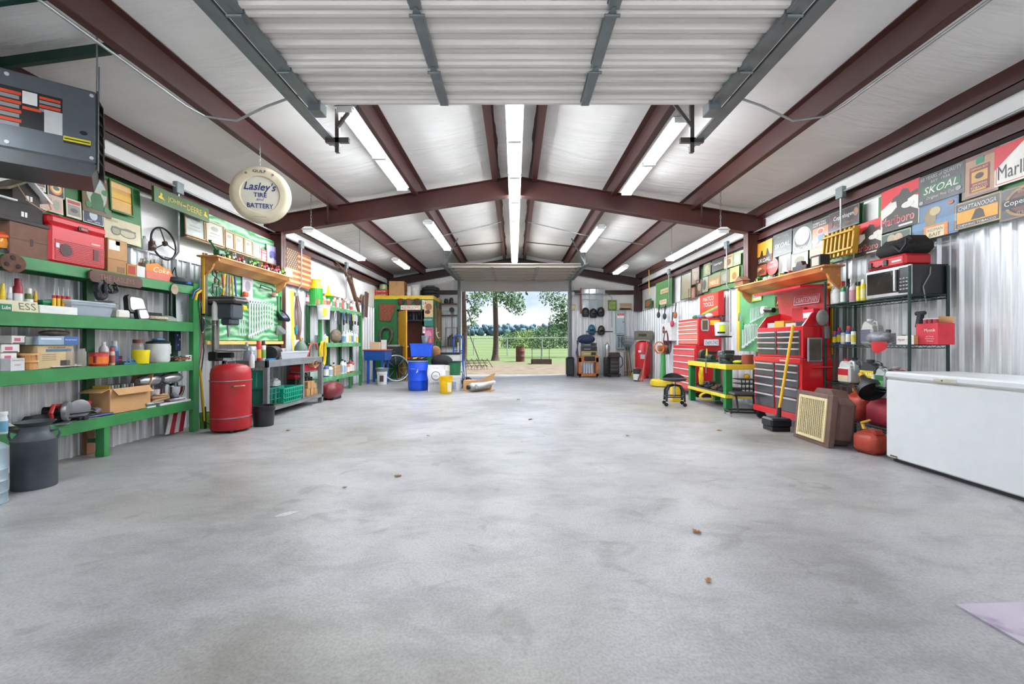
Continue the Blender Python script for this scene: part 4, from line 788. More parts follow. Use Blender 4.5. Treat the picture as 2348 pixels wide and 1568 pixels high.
# heater
t = thing('unit_heater', 'grey ceiling hung gas unit heater with warning labels at the upper left', 'heater', (-3.24, 3.53, 2.48), 0, rot=(0, 0, math.radians(41)))
hm = mat('#5f666c', .4, .3, var=.08)
box('cabinet', hm, t, -1.0, 0, 0, .55, 0, .56, .012)
G().prism([(-.98, 0), (-.90, -.10), (-.03, -.10), (0, 0)], .015, .5).obj('lower_hood', mat('#4a4e52', .45, .2), t, smooth=False)
for x, z in ((-.93, .52), (-.47, .52), (-.03, .52), (-.93, .04), (-.47, .04), (-.03, .04)): G().cyl((x, 0, z), (x, -.008, z), .013, n=10).obj('screw_cap', mat('#c9ccce', .4), t)
for k in range(7): G().prism([(.0, .03+k*.075), (.035, .0+k*.075), (.038, .004+k*.075), (.0, .08+k*.075)], .02, .53).obj('louver', BLACK, t, smooth=False)
bk = mat('#1c1c1e', .5); og = mat('#d9481c', .5); gy = mat('#8d8f92', .5)
box('warning_label', bk, t, -.62+.02, -.17-.02, -.002, 0, .17, .44) 
for k in range(4):
    box('label_stripe', og, t, -.59, -.40, -.003, -.002, .39-k*.065, .412-k*.065); box('label_text', gy, t, -.59, -.41, -.003, -.002, .358-k*.065, .384-k*.065)
for k in range(2): box('label_stripe', og, t, -.31, -.20, -.003, -.002, .40-k*.06, .42-k*.06); box('label_text', gy, t, -.31, -.20, -.003, -.002, .37-k*.06, .392-k*.06)
box('label_panel', WHITE, t, -.65, -.60, -.003, 0, .17, .44); box('label_panel', WHITE, t, -.395, -.32, -.003, 0, .34, .43); box('label_panel', mat('#c9cbcd', .5), t, -.285, -.19, -.004, 0, .165, .33); box('label_stripe', og, t, -.395, -.30, -.003, -.002, .30, .32)
box('label_stripe', mat('#d9cf1e', .5), t, -.185, -.035, -.002, 0, .13, .17); box('label_text', bk, t, -.18, -.04, -.003, 0, .148, .156); box('label_text', bk, t, -.185, -.035, -.003, 0, .118, .135)
G().prism([(-.075+.022*math.cos(k*PI/8), .22+.016*math.sin(k*PI/8)) for k in range(16)], -.003, 0).obj('knockout', BLACK, t, smooth=False)
for x, y in ((-.0, .03), (-.0, .5), (-.9, .03)): G().cyl((x, y, .55), (x, y, 1.02), .006, n=8).obj('hanger_rod', STEEL, t)
slab(t, 'side_bracket', mat('#4a4e50', .4, .5), 0, .012, .0, .06, -.05, .57)
for y, lb in ((3.05, 'nearer dark green angle bar carrying the heater rods'), (3.62, 'farther dark green angle bar carrying the heater rods')):
    t = thing('hanger_bar', lb, 'bar', (0, y, 0)); G().prism([(-4.2, 3.26), (-3.05, 3.42), (-3.05, 3.50), (-4.2, 3.34)], -.02, .02).obj('bar', mat('#14352c', .4), t, smooth=False)
# wooden slat flag
a, b = Dof(655, -4.15), Dof(712, -4.15); w = b-a; t = thing('wooden_flag', 'wooden slat flag with stars stained in brown and tan', 'flag', (-4.14, (a+b)/2, 2.17), LFT); fh = .66
for k in range(13):
    box('slat', mat('#9a5238' if k % 2 == 0 else '#d0a06a', .6, var=.15), t, -w/2 if k < 6 else -w/2+w*.44 if False else -w/2, w/2, 0, .018, fh*k/13+.002, fh*(k+1)/13-.001)
u_ = box('canton', mat('#6b5140', .6, var=.15), t, -w/2-.001, -w/2+w*.44, -.004, .0, fh*6/13, fh); g = G()
for i in range(9):
    for j in range(6 if i % 2 == 0 else 5):
        cx = -w/2+w*.44*((j+.5)/6+(0 if i % 2 == 0 else .083)); cz = fh*6/13+fh*7/13*(i+.5)/9; pts = [(cx+(.016 if k % 2 == 0 else .007)*math.sin(k*PI/5), cz+(.016 if k % 2 == 0 else .007)*math.cos(k*PI/5)) for k in range(10)]
        g.prism(pts, -.006, -.004)
o = g.obj('star', mat('#d9c7a4', .6), t, smooth=False); o['kind'] = 'stuff'
# ================================================================ pegboard station
PB = -3.92
a, b = 5.80, 7.70; t = thing('pegboard', 'green marbled plywood tool board on the left wall with yellow bottom ledge', 'tool board', (PB-.02, a, 0), LFT); w = b-a
for k in range(2): box('plywood', M_PLY, t, k*w/2+.003, (k+1)*w/2, 0, .014, 1.13, 2.14)
slab(t, 'bottom_ledge', mat('#d9b86a', .5), 0, w, -.03, 0, 1.07, 1.12); slab(t, 'end_strip', mat('#2f8a3c', .4), w-.12, w, -.004, 0, 1.13, 2.12)
def pine_shelf(label, side, X, u0, u1, z):
    a, b = sorted((Dof(u0, X), Dof(u1, X))); w = b-a; t = thing('pine_shelf', label, 'shelf', (PB if side < 0 else -PB, (a+b)/2, z), LFT if side < 0 else RGT); d = abs(X)-abs(PB)
    d = abs(d)
    slab(t, 'top_board', M_PINE, -w/2, w/2, -d, .02, -.022, 0, .004)
    G().prism([(-d+.01, -.022), (.0, -.022), (.0, -.14), (-.02, -.14), (-d+.05, -.07)], -w/2+.10, w/2-.10, 'x').obj('moulding', M_PINE, t, smooth=False)
    for sx in (-1, 1):
        x = sx*(w/2-.07); G().prism([(.0, -.022), (-d+.02, -.022), (-d+.02, -.06), (-d+.08, -.10), (-d+.11, -.17), (-.04, -.26), (0, -.28)], x-.018, x+.018, 'x').obj('bracket', M_PINE, t, smooth=False)
    return t
pine_shelf('long varnished pine shelf of toy tractors over the green tool board', -1, -3.68, 498, 672, 2.185)
def LT(u, z, X=PB+.015): return (X, Dof(u, X), z)
TT = [(516, '#2d7a35', '#e8c020', .12, 'yellow and green toy tractor next to the toy auger'), (536, '#c9c4bc', '#b83040', .10, 'grey toy tractor with red wheels on the left pine shelf'), (551, '#b02a30', '#d8d4d0', .11, 'first red toy tractor with white wheels on the left pine shelf'), (573, '#4a7a34', '#e8c020', .11, 'dark green toy tractor in the middle of the left pine shelf'), (586, '#58a030', '#2a2a2a', .12, 'bright green toy tractor in the middle of the left pine shelf'), (598, '#d8b020', '#222222', .09, 'small yellow toy tractor before the red group'), (608, '#b3202a', '#f0f0f0', .11, 'second red toy tractor past the yellow one'), (622, '#a82030', '#2c2c2c', .10, 'third red toy tractor with black wheels'), (635, '#c83040', '#f0e8e8', .11, 'pink-red toy tractor near the far end of the shelf'), (648, '#6a9a28', '#e8c020', .12, 'lime green toy tractor near the far end of the shelf'), (659, '#c9a820', '#333333', .11, 'mustard toy tractor at the far end of the shelf')]
for i, (u, c, wc, s, lb) in enumerate(TT): toy_tractor(lb, (-3.80, Dof(u, -3.80), 2.187), LFT+(.2 if i % 2 else -.15), s*1.6, c, wc)
t = thing('toy_auger', 'small dark green toy grain auger pointing up on the pine shelf', 'toy', (-3.80, Dof(495, -3.80), 2.187), LFT); gm = mat('#1e6a3a', .4)
G().tube([(.10, 0, .03), (-.10, 0, .17)], .012, 8).lathe([(.008, .16), (.022, .19)], 10, (-.11, 0, 0)).obj('tube', gm, t); G().box(.0, .12, -.04, .04, .03, .10, .01).obj('hopper', gm, t, smooth=False)
for sy in (-1, 1): G().cyl((.06, sy*.04, .025), (.06, sy*.055, .025), .025).obj('wheel', RUBBER, t)
carton('small white box with pink print at the far end of the left pine shelf', -1, 659, 671, -3.74, 2.187, .13, .05, '#e0dde0', words=(('8N', '#b03a84', .5, .5, .6, .4),))
# tools on the board
t = thing('level', 'tall weathered brown spirit level standing at the near end of the tool board', 'level', (PB+.02, 5.72, 1.46), LFT); slab(t, 'body', mat('#5c4a3e', .7, var=.2), -.03, .02, -.03, 0, 0, .76)
slab(t, 'yellow_edge', YEL, -.045, -.03, -.03, 0, 0, .76)
t = board_sign('narrow dark blue and yellow ruler strip beside the spirit level', -1, PB+.01, 463, 470, 590, 690, '#1e2c5a', (('r', '#e0b820', .1, .9, .05, .12), ('r', '#e0b820', .1, .9, .3, .36), ('r', '#e0b820', .1, .9, .55, .6), ('r', '#e0b820', .1, .9, .82, .88)), lean=0, name='ruler')
for lb, u, z in (('old wooden hand brace at the left of the tool board', 484, 2.03), ('second hand brace with a long grip on the tool board', 493, 2.0)):
    t = thing('hand_brace', lb, 'hand drill', LT(u, z), LFT, 'hand braces on the tool board'); G().tube([(0, -.02, 0), (0, -.02, -.06), (.05, -.02, -.08), (.05, -.02, -.16), (0, -.02, -.18), (0, -.02, -.30)], .008, 6).obj('crank', DARKM, t); G().lathe([(.01, 0), (.024, .015), (.02, .035)], 12).obj('knob', mat('#7a4a30', .4), t, (0, -.02, 0)); G().tube([(.05, -.02, -.10), (.05, -.02, -.15)], .015, 8).obj('grip', mat('#7a4a30', .4), t)
hm_ = [(512, '#d8c020', 'hammer with a bright yellow handle on the tool board'), (518, '#8a8c8e', 'grey handled hammer next to the yellow one'), (523, '#a07840', 'wooden handled mallet in the middle of the hammer group'), (529, '#c09a4a', 'tan handled hammer on the tool board'), (535, '#3a5a9a', 'hammer with a blue grip at the right of the hammer group'), (506, '#b04030', 'hammer with a faded red handle at the left of the hammer group')]
for k, (u, c, lb) in enumerate(hm_): hammer(lb, LT(u, 2.02-.01*(k % 2)), LFT, .32+.02*(k % 3), c, group='hammers on the tool board', tilt=(-2+k))
coil('tangled loop of dark wire hung left of the hammers', LT(492, 1.83), LFT, .09, 4, .003, '#2a2c30', name='wire_coil', cat='wire', tall=.8)
board_sign('faded grey paper poster pinned in the middle of the tool board', -1, PB+.004, 556, 580, 634, 690, '#b9b6bb', (('o', '#8f8a92', .5, .6, .25, .22), ('r', '#97929a', .15, .85, .86, .92)), lean=0, name='poster', cat='poster')
t = thing('bow_saw', 'brown handled saw hung at the upper right of the tool board', 'saw', LT(612, 1.93), LFT); G().tube([(-.22, -.015, 0), (-.20, -.015, .05), (.12, -.015, .03), (.17, -.015, -.04)], .008, 6).obj('frame', DARKM, t); G().prism([(-.22, -.02), (.12, -.06), (.12, -.045), (-.22, .0)], -.015, -.012).obj('blade', STEEL, t, smooth=False); G().box(.12, .22, -.03, 0, -.10, -.02, .015).obj('handle', mat('#7a4a34', .5), t, smooth=False)
for i in range(10):
    u = 572+i*5.9; wrench(['longest and nearest chrome', 'second', 'third', 'fourth', 'fifth', 'sixth', 'seventh', 'eighth', 'ninth', 'shortest and farthest'][i]+' wrench in the long row on the green board', LT(u, 1.72+.0*i), LFT, .56-.022*i, 'large wrenches in a row on the left tool board')
for i, u in enumerate((549, 555, 560)): wrench(['left', 'middle', 'right'][i]+' small wrench hung beside the drill press', LT(u, 1.42), LFT, .22, 'small wrenches beside the drill press')
for i, u in enumerate((634, 641)):
    t = thing('shears', ['left', 'right'][i]+' pair of dark handled shears at the far end of the tool board', 'shears', LT(u, 1.86), LFT); G().tube([(-.015, -.015, 0), (.0, -.015, -.15), (.01, -.015, -.25)], .007, 6).tube([(.02, -.015, 0), (.0, -.015, -.15), (-.01, -.015, -.25)], .007, 6).obj('blades', DARKM if i else mat('#274a3a', .4), t)
t = thing('orange_organizer', 'orange and yellow plastic tool caddy hung above the drill press', 'caddy', LT(559, 1.66), LFT)
for k, c in enumerate(('#d9551e', '#d9551e', '#e0b020')): G().box(-.05, .05, -.05+.01*k, 0, .10-.10*k, .17-.10*k, .015).obj('pocket', mat(c, .4), t, smooth=False)
for lb, u, z, c, r0 in (('black and blue plastic funnel hung at the right end of the tool board', 645, 1.52, '#16203a', .13), ('steel funnel hung below the black one', 640, 1.28, '#a9adb0', .09)):
    t = thing('funnel', lb, 'funnel', LT(u, z), LFT, rot=(.9, 0, LFT)); G().lathe([(r0, .06), (r0, .04), (.02, -.06), (.012, -.16), (.010, -.16), (.016, -.06), (r0*.96, .045), (r0*.96, .06)], 22, cap0=False, cap1=False).obj('cone', cm(c, rough=.35), t, (0, 0, .0))
t = thing('webbing_strap', 'long yellow tow straps hanging from the pine shelf bracket', 'strap', (-3.86, 7.86, 1.15), LFT)
for k, (x, y) in enumerate(((-.06, -.02), (-.01, 0), (.05, -.01), (.10, .01))): G().sheet(lambda s, q, x=x, y=y, k=k: (x+.045*s+.01*math.sin(q*6+k), y-.03*math.sin(q*3+k), -.35*(k % 2)+(.85+.35*(k % 2))*q), 2, 12).obj('strap', mat('#dcc21e', .7, var=.15), t)
t = thing('hose_bundle', 'bundle of red and black welding hoses hung on the wall past the yellow straps', 'hoses', (-4.0, 8.3, 1.95), LFT); 
for k in range(7): G().tube([(.03*math.cos(k), -.02*k*.3, 0), (-.12+.045*k, -.04, -.3), (-.10+.035*k, -.05, -.62), (.02*k-.05, -.04, -.80)], .007, 6).obj('hose', mat(['#6a3a32', '#2a2a2c', '#8a5a50'][k % 3], .6), t)
slab(t, 'clip', STEEL, -.05, .07, -.03, 0, -.01, .06)
t = thing('teal_glove', 'teal rubber glove hung below the yellow straps', 'glove', (-3.82, 7.95, 1.30), LFT); G().box(-.04, .04, -.02, .0, 0, .10, .008).box(-.04, -.025, -.02, 0, -.06, .01, .006).box(-.018, -.003, -.02, 0, -.07, .01, .006).box(.004, .019, -.02, 0, -.065, .01, .006).box(.025, .04, -.02, 0, -.05, .01, .006).obj('glove', mat('#1a7f8f', .5), t, smooth=False)
# hanging tools at the end post
t = thing('boomerang_hooks', 'yellow and blue plastic hooks at the top of the end post', 'hooks', (SX+.02, 5.62, 1.72), LFT); G().tube([(-.09, 0, -.09), (-.07, -.01, 0), (.02, -.01, .05)], .014, 6).obj('hook', mat('#2a4a7a', .4), t); G().tube([(-.03, 0, -.10), (-.02, -.01, -.02), (.06, -.01, .03)], .014, 6).obj('hook', YEL, t)
t = thing('carabiner', 'red and steel carabiner hanging on the end post', 'carabiner', (SX+.02, 5.68, 1.58), LFT); G().tube([(.02*math.cos(a*PI/6), 0, .05*math.sin(a*PI/6)) for a in range(12)], .005, 6, True).obj('ring', STEEL, t); slab(t, 'tab', RED, -.015, .015, -.004, .004, .04, .13)
# drill press
t = thing('drill_press', 'floor drill press with dark belt cover and steel column behind the smoker', 'drill press', (-3.86, 5.88, 0), -.1)
G().cyl((-.02, .02, .55), (-.02, .02, 1.45), .042, n=20).obj('column', mat('#8e8a86', .3, .8, var=.2), t); G().box(-.05, .09, -.03, .2, .0, .05, .01).cyl((-.02, .02, .05), (-.02, .02, .55), .045, n=16).obj('base', DARKM, t, smooth=False)
G().box(-.13, .36, -.13, .15, 1.60, 1.66, .03).box(-.11, .34, -.11, .13, 1.655, 1.685, .015).obj('belt_cover', mat('#4a4644', .45), t, smooth=False); G().box(.02, .30, -.10, .12, 1.40, 1.60, .02).box(.13, .27, -.09, .09, 1.32, 1.41, .02).obj('head', mat('#3e444c', .4), t, smooth=False); G().box(-.16, -.05, -.07, .08, 1.44, 1.60, .02).obj('motor', mat('#454c52', .4), t, smooth=False)
G().cyl((.20, -.03, 1.33), (.20, -.03, 1.26), .022).cyl((.20, -.03, 1.26), (.20, -.03, 1.17), .018, .010).obj('chuck', STEEL, t); G().cyl((.0, -.10, 1.32), (.0, -.15, 1.32), .022).obj('feed_hub', STEEL, t)
for a in (0, 120, 240): G().tube([(0, -.14, 1.32), (.11*math.cos(math.radians(a)), -.15, 1.32+.11*math.sin(math.radians(a)))], .006, 6).sphere((.11*math.cos(math.radians(a)), -.15, 1.32+.11*math.sin(math.radians(a))), .014, 8, 6).obj('feed_handle', STEEL, t)
G().lathe([(.02, 0), (.16, .01), (.17, .015), (.17, .03), (.0, .03)], 28, (.22, -.02, .98)).obj('table', STEEL, t); G().box(-.05, .24, -.03, .03, .90, .97, .012).box(-.08, .05, -.05, .08, .86, .98, .015).obj('table_arm', BLACK, t, smooth=False)
bottle('white plastic oil bottle hanging on the drill press head', (-3.80, 5.77, 1.38), .035, .26, '#c9ccca', cap='#c9ccca', neck=.5, name='plastic_bottle'); bottle('white plastic squeeze bottle hanging below the drill table', (-3.50, 6.06, .76), .035, .22, '#d0d2d0', cap='#b9b9b7', neck=.4, name='plastic_bottle')
# smoker
t = thing('smoker', 'round red upright smoker with domed lid and wooden handle', 'smoker', (-3.54, 5.68, 0), LFT-.5); rm = mat('#a3121c', .42, var=.22, scale=5, bump=.1); r = .225
G().lathe([(r*.95, .03), (r, .05), (r, .17), (r*1.02, .175), (r*1.02, .19), (r, .195), (r, .62)], 36).obj('barrel', rm, t); G().lathe([(r*1.02, .62), (r*1.02, .635), (r*.99, .64), (r*.99, .72), (r*.93, .78), (r*.75, .815), (r*.35, .835), (.001, .838)], 36).obj('lid', rm, t)
for z in (.175, .625): G().lathe([(r*1.03, z), (r*1.035, z+.006), (r*1.03, z+.012)], 36, cap0=False, cap1=False).obj('band', mat('#8a8f92', .3, .8), t)
for k in range(3): a = k*2.1; G().box(.16*math.cos(a)-.02, .16*math.cos(a)+.02, .16*math.sin(a)-.02, .16*math.sin(a)+.02, 0, .04).obj('foot', BLACK, t, smooth=False)
G().tube([(.16, -.195, .57), (.13, -.235, .57), (.05, -.26, .57), (.03, -.23, .57)], .010, 8).obj('side_handle', mat('#9a6a40', .5), t, None, (0, 0, -.6)); G().tube([(-.05, 0, .835), (-.05, 0, .87), (.05, 0, .87), (.05, 0, .835)], .006, 6).obj('top_handle', STEEL, t)
def curved_patch(t, nm, m, a0, a1, z0, z1, rr): G().sheet(lambda s, q: (rr*math.cos(a0+(a1-a0)*s), rr*math.sin(a0+(a1-a0)*s), z0+(z1-z0)*q), 6, 1).obj(nm, m, t)
curved_patch(t, 'label_panel', mat('#c9bdb4', .5), .1-.5, .55-.5, .30, .50, r+.002); curved_patch(t, 'name_plate', mat('#3a2a28', .4), .1-.5, .60-.5, .53, .60, r+.002)
bucket('black plastic bucket on the floor beside the smoker', (-3.32, 6.02, 0), .135, .27, '#1c2026', handle='down', rz=.4)
t = thing('garden_pruner', 'long yellow handled tool standing behind the smoker', 'tool', (-3.95, 5.78, 0), LFT); G().tube([(.02, 0, .10), (-.04, .02, .78)], .014, 8).obj('handle', YEL, t); G().tube([(.02, 0, .28), (.03, 0, .0)], .018, 6).obj('head', BLACK, t)
bucket('lime green plastic bucket behind the smoker', (-3.98, 5.86, 0), .07, .20, '#6fae2a', handle=None)
# metal workbench
BX, BX1, B0, B1, BZ = -3.53, -4.18, 6.50, 8.40, .84
t = thing('workbench', 'grey steel workbench with worn wooden top along the left wall', 'workbench', (0, 0, 0)); st = mat('#7d8285', .5, .3, var=.25, scale=6)
for k in range(4): slab(t, 'top_plank', M_TOP, BX1+k*.1625+.001, BX1+(k+1)*.1625-.002, B0+.04, B1-.04, BZ-.03, BZ-.005)
for a in ((BX-.01, BX, B0, B1), (BX1, BX1+.01, B0, B1)): slab(t, 'top_rail', st, a[0]-.03 if a[0] == BX-.01 else a[0], a[1] if a[0] == BX-.01 else a[1]+.03, a[2], a[3], BZ-.10, BZ)
for y in (B0, B1-.04): slab(t, 'end_rail', st, BX1, BX, y, y+.04, BZ-.10, BZ)
for x, y in ((BX-.07, B0), (BX-.07, B1-.07), (BX1, B0), (BX1, B1-.07), (BX-.06, 7.62)): slab(t, 'leg', st, x, x+(.07 if y != 7.62 else .05), y, y+(.07 if y != 7.62 else .05), 0 if y != 7.62 else .14, BZ-.1)
slab(t, 'lower_rail', st, BX-.04, BX, B0, B1, .10, .15); slab(t, 'lower_rail', st, BX1, BX1+.04, B0, B1, .10, .15); slab(t, 'lower_shelf', mat('#6a5f50', .8, var=.2), BX1, BX, B0, B1, .15, .165)
def on(u, X, z=BZ): return (X, Dof(u, X), z)
l, r, h = spot(574, -3.72, BZ, 30, 30); t = can('silver gallon paint can on the near corner of the workbench', l, r, h*1.1, mat('#aab0b8', .3, .7), '#8f9aa8', None, name='paint_can'); G().lathe([(r*.9, h*1.1), (r*.9, h*1.13)], 20).obj('lid', STEEL, t)
l, r, h = spot(593, -3.66, BZ, 13, 46); can('red aerosol can on the workbench', l, r, h, '#c3202a', '#e0a030', '#c3202a'); l, r, h = spot(604, -3.65, BZ, 12, 44); can('white and green aerosol can next to the red one', l, r, h, '#e4e6e2', '#6fa060', '#2a2c2e')
t = thing('air_horn', 'zinc funnel shaped nozzle standing behind the paint can', 'funnel', on(566, -3.78, BZ), 0); G().lathe([(.05, 0), (.045, .10), (.02, .20), (.018, .26)], 14).obj('cone', STEEL, t)
t = thing('electric_motor', 'open black electric motor housing lying on the workbench', 'motor', on(626, -3.72, BZ+.10), LFT, rot=(0, 0, LFT+.2)); G().lathe([(.10, -.14), (.105, -.12), (.105, .12), (.09, .14), (.085, .13), (.09, -.1)], 22, cap1=False).obj('housing', mat('#26282a', .4, .3), t, (0, 0, 0), (0, PI/2, 0)); G().cyl((-.1, 0, 0), (.15, 0, 0), .03).obj('rotor', mat('#8a5a3a', .4, .6), t); slab(t, 'foot', BLACK, -.1, .1, -.07, .07, -.10, -.085)
t = thing('shop_towel', 'blue shop towel lying on the workbench edge', 'towel', on(622, -3.58, BZ), LFT); G().box(-.10, .09, -.03, .05, 0, .022, .01).obj('cloth', mat('#2c7ab0', .9, bump=.6, scale=30), t, smooth=False)
c0, w0 = span(643, 706, -3.62); bin_('long clear plastic bin full of parts on the workbench', (-3.70, c0, BZ), LFT, w0, .18, .115, mat('#c6ccd4', .3, var=0, alpha=.65), name='plastic_bin', rim=.01)
t = thing('parts_pile', 'red and dark loose parts lying in and behind the clear bin', 'parts', (-3.90, c0-.1, BZ), LFT)
for k in range(4): G().box(-.2+k*.1, -.12+k*.1, -.03, .05, 0, .10+.03*(k % 2), .02).obj('part', mat(['#b02028', '#26282c', '#b02028', '#c9c9c9'][k], .4), t, (0, 0, 0), (0, .1*k-.1, 0), smooth=False)
def gas_cyl(label, loc, r, h, m):
    t = thing('gas_cylinder', label, 'gas cylinder', loc, 0); G().lathe([(r*.9, 0), (r, .02), (r, h*.78), (r*.85, h*.88), (r*.45, h*.95), (r*.3, h*.97)], 26).obj('cylinder', m, t); G().lathe([(r*.22, h*.96), (r*.22, h), (r*.12, h+.03)], 14).obj('valve', mat('#b09050', .3, .8), t); G().cyl((-.04, 0, h+.01), (.04, 0, h+.01), .012).obj('valve_handle', mat('#b09050', .3, .8), t); return t
gas_cyl('grey green gas cylinder rising behind the clear bin', (-4.0, Dof(681, -4.0), 0), .13, 1.16, mat('#5c6e60', .45, var=.15)).location.y = 8.52
t = coil('bright yellow air hose hung in loops at the far end of the workbench', (-3.60, 8.47, 1.12), LFT, .085, 6, .009, '#e3bb12', tall=2.6, thick=.05)
t = thing('hand_truck', 'red tubular hand truck frame behind the yellow hose', 'hand truck', (-3.72, 8.47, .86), LFT); G().tube([(-.28, 0, .0), (-.22, 0, .16), (-.12, 0, .22), (.05, 0, .22), (.1, 0, .1)], .014, 8).obj('frame', mat('#b5262a', .4), t)
# under the bench
t = bin_('dark teal plastic tote under the near end of the workbench', (-3.78, 6.74, .165), LFT, .36, .44, .27, '#0f6a58', name='tote', ribs=3)
G().sheet(lambda s, q: (-.19+.02*s, -.2+.4*q, .27+.26*s), 4, 4).obj('lid_flap', mat('#1a8068', .4), t); 
for k in range(4): G().tube([(-.185, -.16+.1*k, .29), (-.17, -.16+.1*k, .50)], .012, 6).obj('lid_rib', mat('#4aa08c', .4), t)
bin_('bright green plastic crate on the front of the lower bench shelf', (-3.66, 7.22, .165), LFT, .62, .30, .235, '#12957a', name='crate', cat='crate', ribs=9); bin_('second green plastic crate stacked behind the front one', (-3.97, 7.2, .165), LFT, .60, .30, .20, '#0f8066', name='crate', cat='crate', ribs=9)
jug('white plastic jug lying behind the green crate', (-3.86, 7.42, .37), .22, .12, .15, '#dfe2e2', rz=LFT, name='plastic_jug'); l, r, h = spot(632, -3.9, .37, 18, 26); can('small yellow tub behind the green crate', (-3.98, 6.98, .37), .06, .11, '#d9c81e', name='tub', cat='tub')
t = thing('tiller', 'red and black garden engine stored under the workbench', 'engine', (-3.80, 7.92, .165), LFT); G().box(-.18, .14, -.1, .1, .30, .42, .04).obj('shroud', mat('#b0202a', .35), t, smooth=False); G().box(-.15, .2, -.08, .1, .12, .32, .03).obj('engine_block', BLACK, t, smooth=False)
for k in range(5): G().tube([(-.2+.09*k, -.08, .02), (-.1+.09*k, -.10, .28), (-.15+.1*k, 0, .48)], .014, 6).obj('bar', BLACK, t)
G().tube([(.05, -.1, .36), (.2, -.12, .32), (.36, -.1, .24), (.40, -.08, .30)], .022, 8).obj('hose', BLACK, t); G().cyl((-.02, -.12, .10), (-.02, -.05, .10), .09, n=16).obj('wheel', RUBBER, t)
c0, w0 = span(692, 733, -3.62); t = bin_('shallow red metal tray under the far end of the workbench', (-3.70, c0, .60), LFT, w0*1.1, .2, .11, '#b81c22', name='tray', cat='tray'); slab(t, 'label_panel', WHITE, .08, .13, -.115, -.095, .04, .09); slab(t, 'support_bar', st, -w0*.5, w0*.5, -.1, .08, -.02, 0)
coil('brown rope coiled above the red tray', (-3.60, Dof(712, -3.6), .78), LFT, .11, 6, .006, '#9a7a4c', name='rope', cat='rope', tall=.5, thick=.1)
for i, (y, z, s) in enumerate(((7.95, .165, .13), (8.10, .165, .12), (8.24, .165, .11), (7.98, .295, .12), (8.12, .285, .13), (8.22, .275, .09))): 
    t = thing('wood_block', ['near bottom', 'middle bottom', 'far bottom', 'near upper', 'middle upper', 'far upper'][i]+' sawn wood block stacked on the lower bench shelf', 'block', (-3.60, y, z), LFT, 'sawn wood blocks'); G().box(-s/2, s/2, 0, .12, 0, s, .004).obj('block', wood('block_end%d' % i, '#8a6440', '#c39a62', 9, (3, 1, 3), .8), t, smooth=False)
t = thing('air_tank', 'dark red portable air tank lying on the floor past the workbench', 'air tank', (-3.55, 8.86, .17), 0); G().lathe([(.01, -.30), (.10, -.27), (.15, -.20), (.165, -.1), (.165, .1), (.15, .20), (.10, .27), (.01, .30)], 24).obj('tank', mat('#6d1f24', .35, var=.1), t, None, (PI/2, 0, 0)); slab(t, 'foot', BLACK, -.10, -.06, -.2, .2, -.17, -.12); slab(t, 'foot', BLACK, .06, .10, -.2, .2, -.17, -.12)
# ================================================================ small green shelf unit
DX_, D0_, D1_ = -3.93, 9.20, 11.72
t = thing('green_rack', 'open green wooden rack past the workbench on the left wall', 'shelf', (0, 0, 0)); pg = mat('#5d9a68', .5, var=.35, scale=6)
for z in (1.87, 1.09, .37):
    slab(t, 'face_board', pg, DX_-.035, DX_, D0_, D1_, z-.09, z); slab(t, 'shelf_board', pg, -4.22, DX_-.035, D0_, D1_, z-.03, z-.003)
for y in (D0_, D1_-.09): slab(t, 'front_post', GREEN, DX_-.05, DX_+.004, y, y+.09, 0, 1.86); slab(t, 'rear_post', DKGREEN, -4.22, -4.17, y, y+.09, 0, 1.86)
for y in (10.2, 10.9): slab(t, 'leg', GREEN, DX_-.05, DX_, y, y+.09, 0, .28); slab(t, 'rear_post', DKGREEN, -4.22, -4.17, y, y+.09, .3, 1.8)
Z1, Z2, Z3 = 1.87, 1.09, .37
t = thing('cream_can', 'green ribbed milk can with yellow neck and lid on the rack top', 'can', (-4.07, 9.32, Z1), LFT); r = .125
prof = []
G().lathe([(r, 0), (r, .34)], 24).obj('body', mat('#2f9a3e', .3), t); 
for k in range(24): a = 2*PI*k/24; G().tube([(r*math.cos(a), r*math.sin(a), .01), (r*math.cos(a), r*math.sin(a), .33)], .006, 4).obj('rib', mat('#2f9a3e', .3), t)
G().lathe([(r*1.03, .33), (r*1.03, .36), (r*.72, .42), (r*.68, .48), (r*.74, .49), (r*.74, .52), (.001, .53)], 24).obj('neck', mat('#e3c41a', .3), t)
for s_ in (-1, 1): G().tube([(s_*r*.8, 0, .40), (s_*r*1.15, 0, .43), (s_*r*1.1, 0, .36)], .006, 6).obj('handle', mat('#e3c41a', .3), t)
t = thing('funnel', 'green pail with a yellow cone funnel on the rack top', 'funnel', (-4.06, 9.92, Z1), 0); G().lathe([(.06, 0), (.10, .22), (.105, .23), (.06, .24)], 20).obj('pail', mat('#2a8a3a', .35), t); G().lathe([(.09, .24), (.03, .34), (.02, .46), (.001, .47)], 18).obj('cone', mat('#e3c41a', .35), t)
t = board_sign('brown wooden plaque leaning on the wall above the rack', -1, -4.16, 737, 790, 640, 668, '#8a6a44', (('r', '#6a5236', .45, .95, .15, .85),), lean=.12, th=.02, name='plaque', z0=1.90)
t.rotation_euler[1] = .0
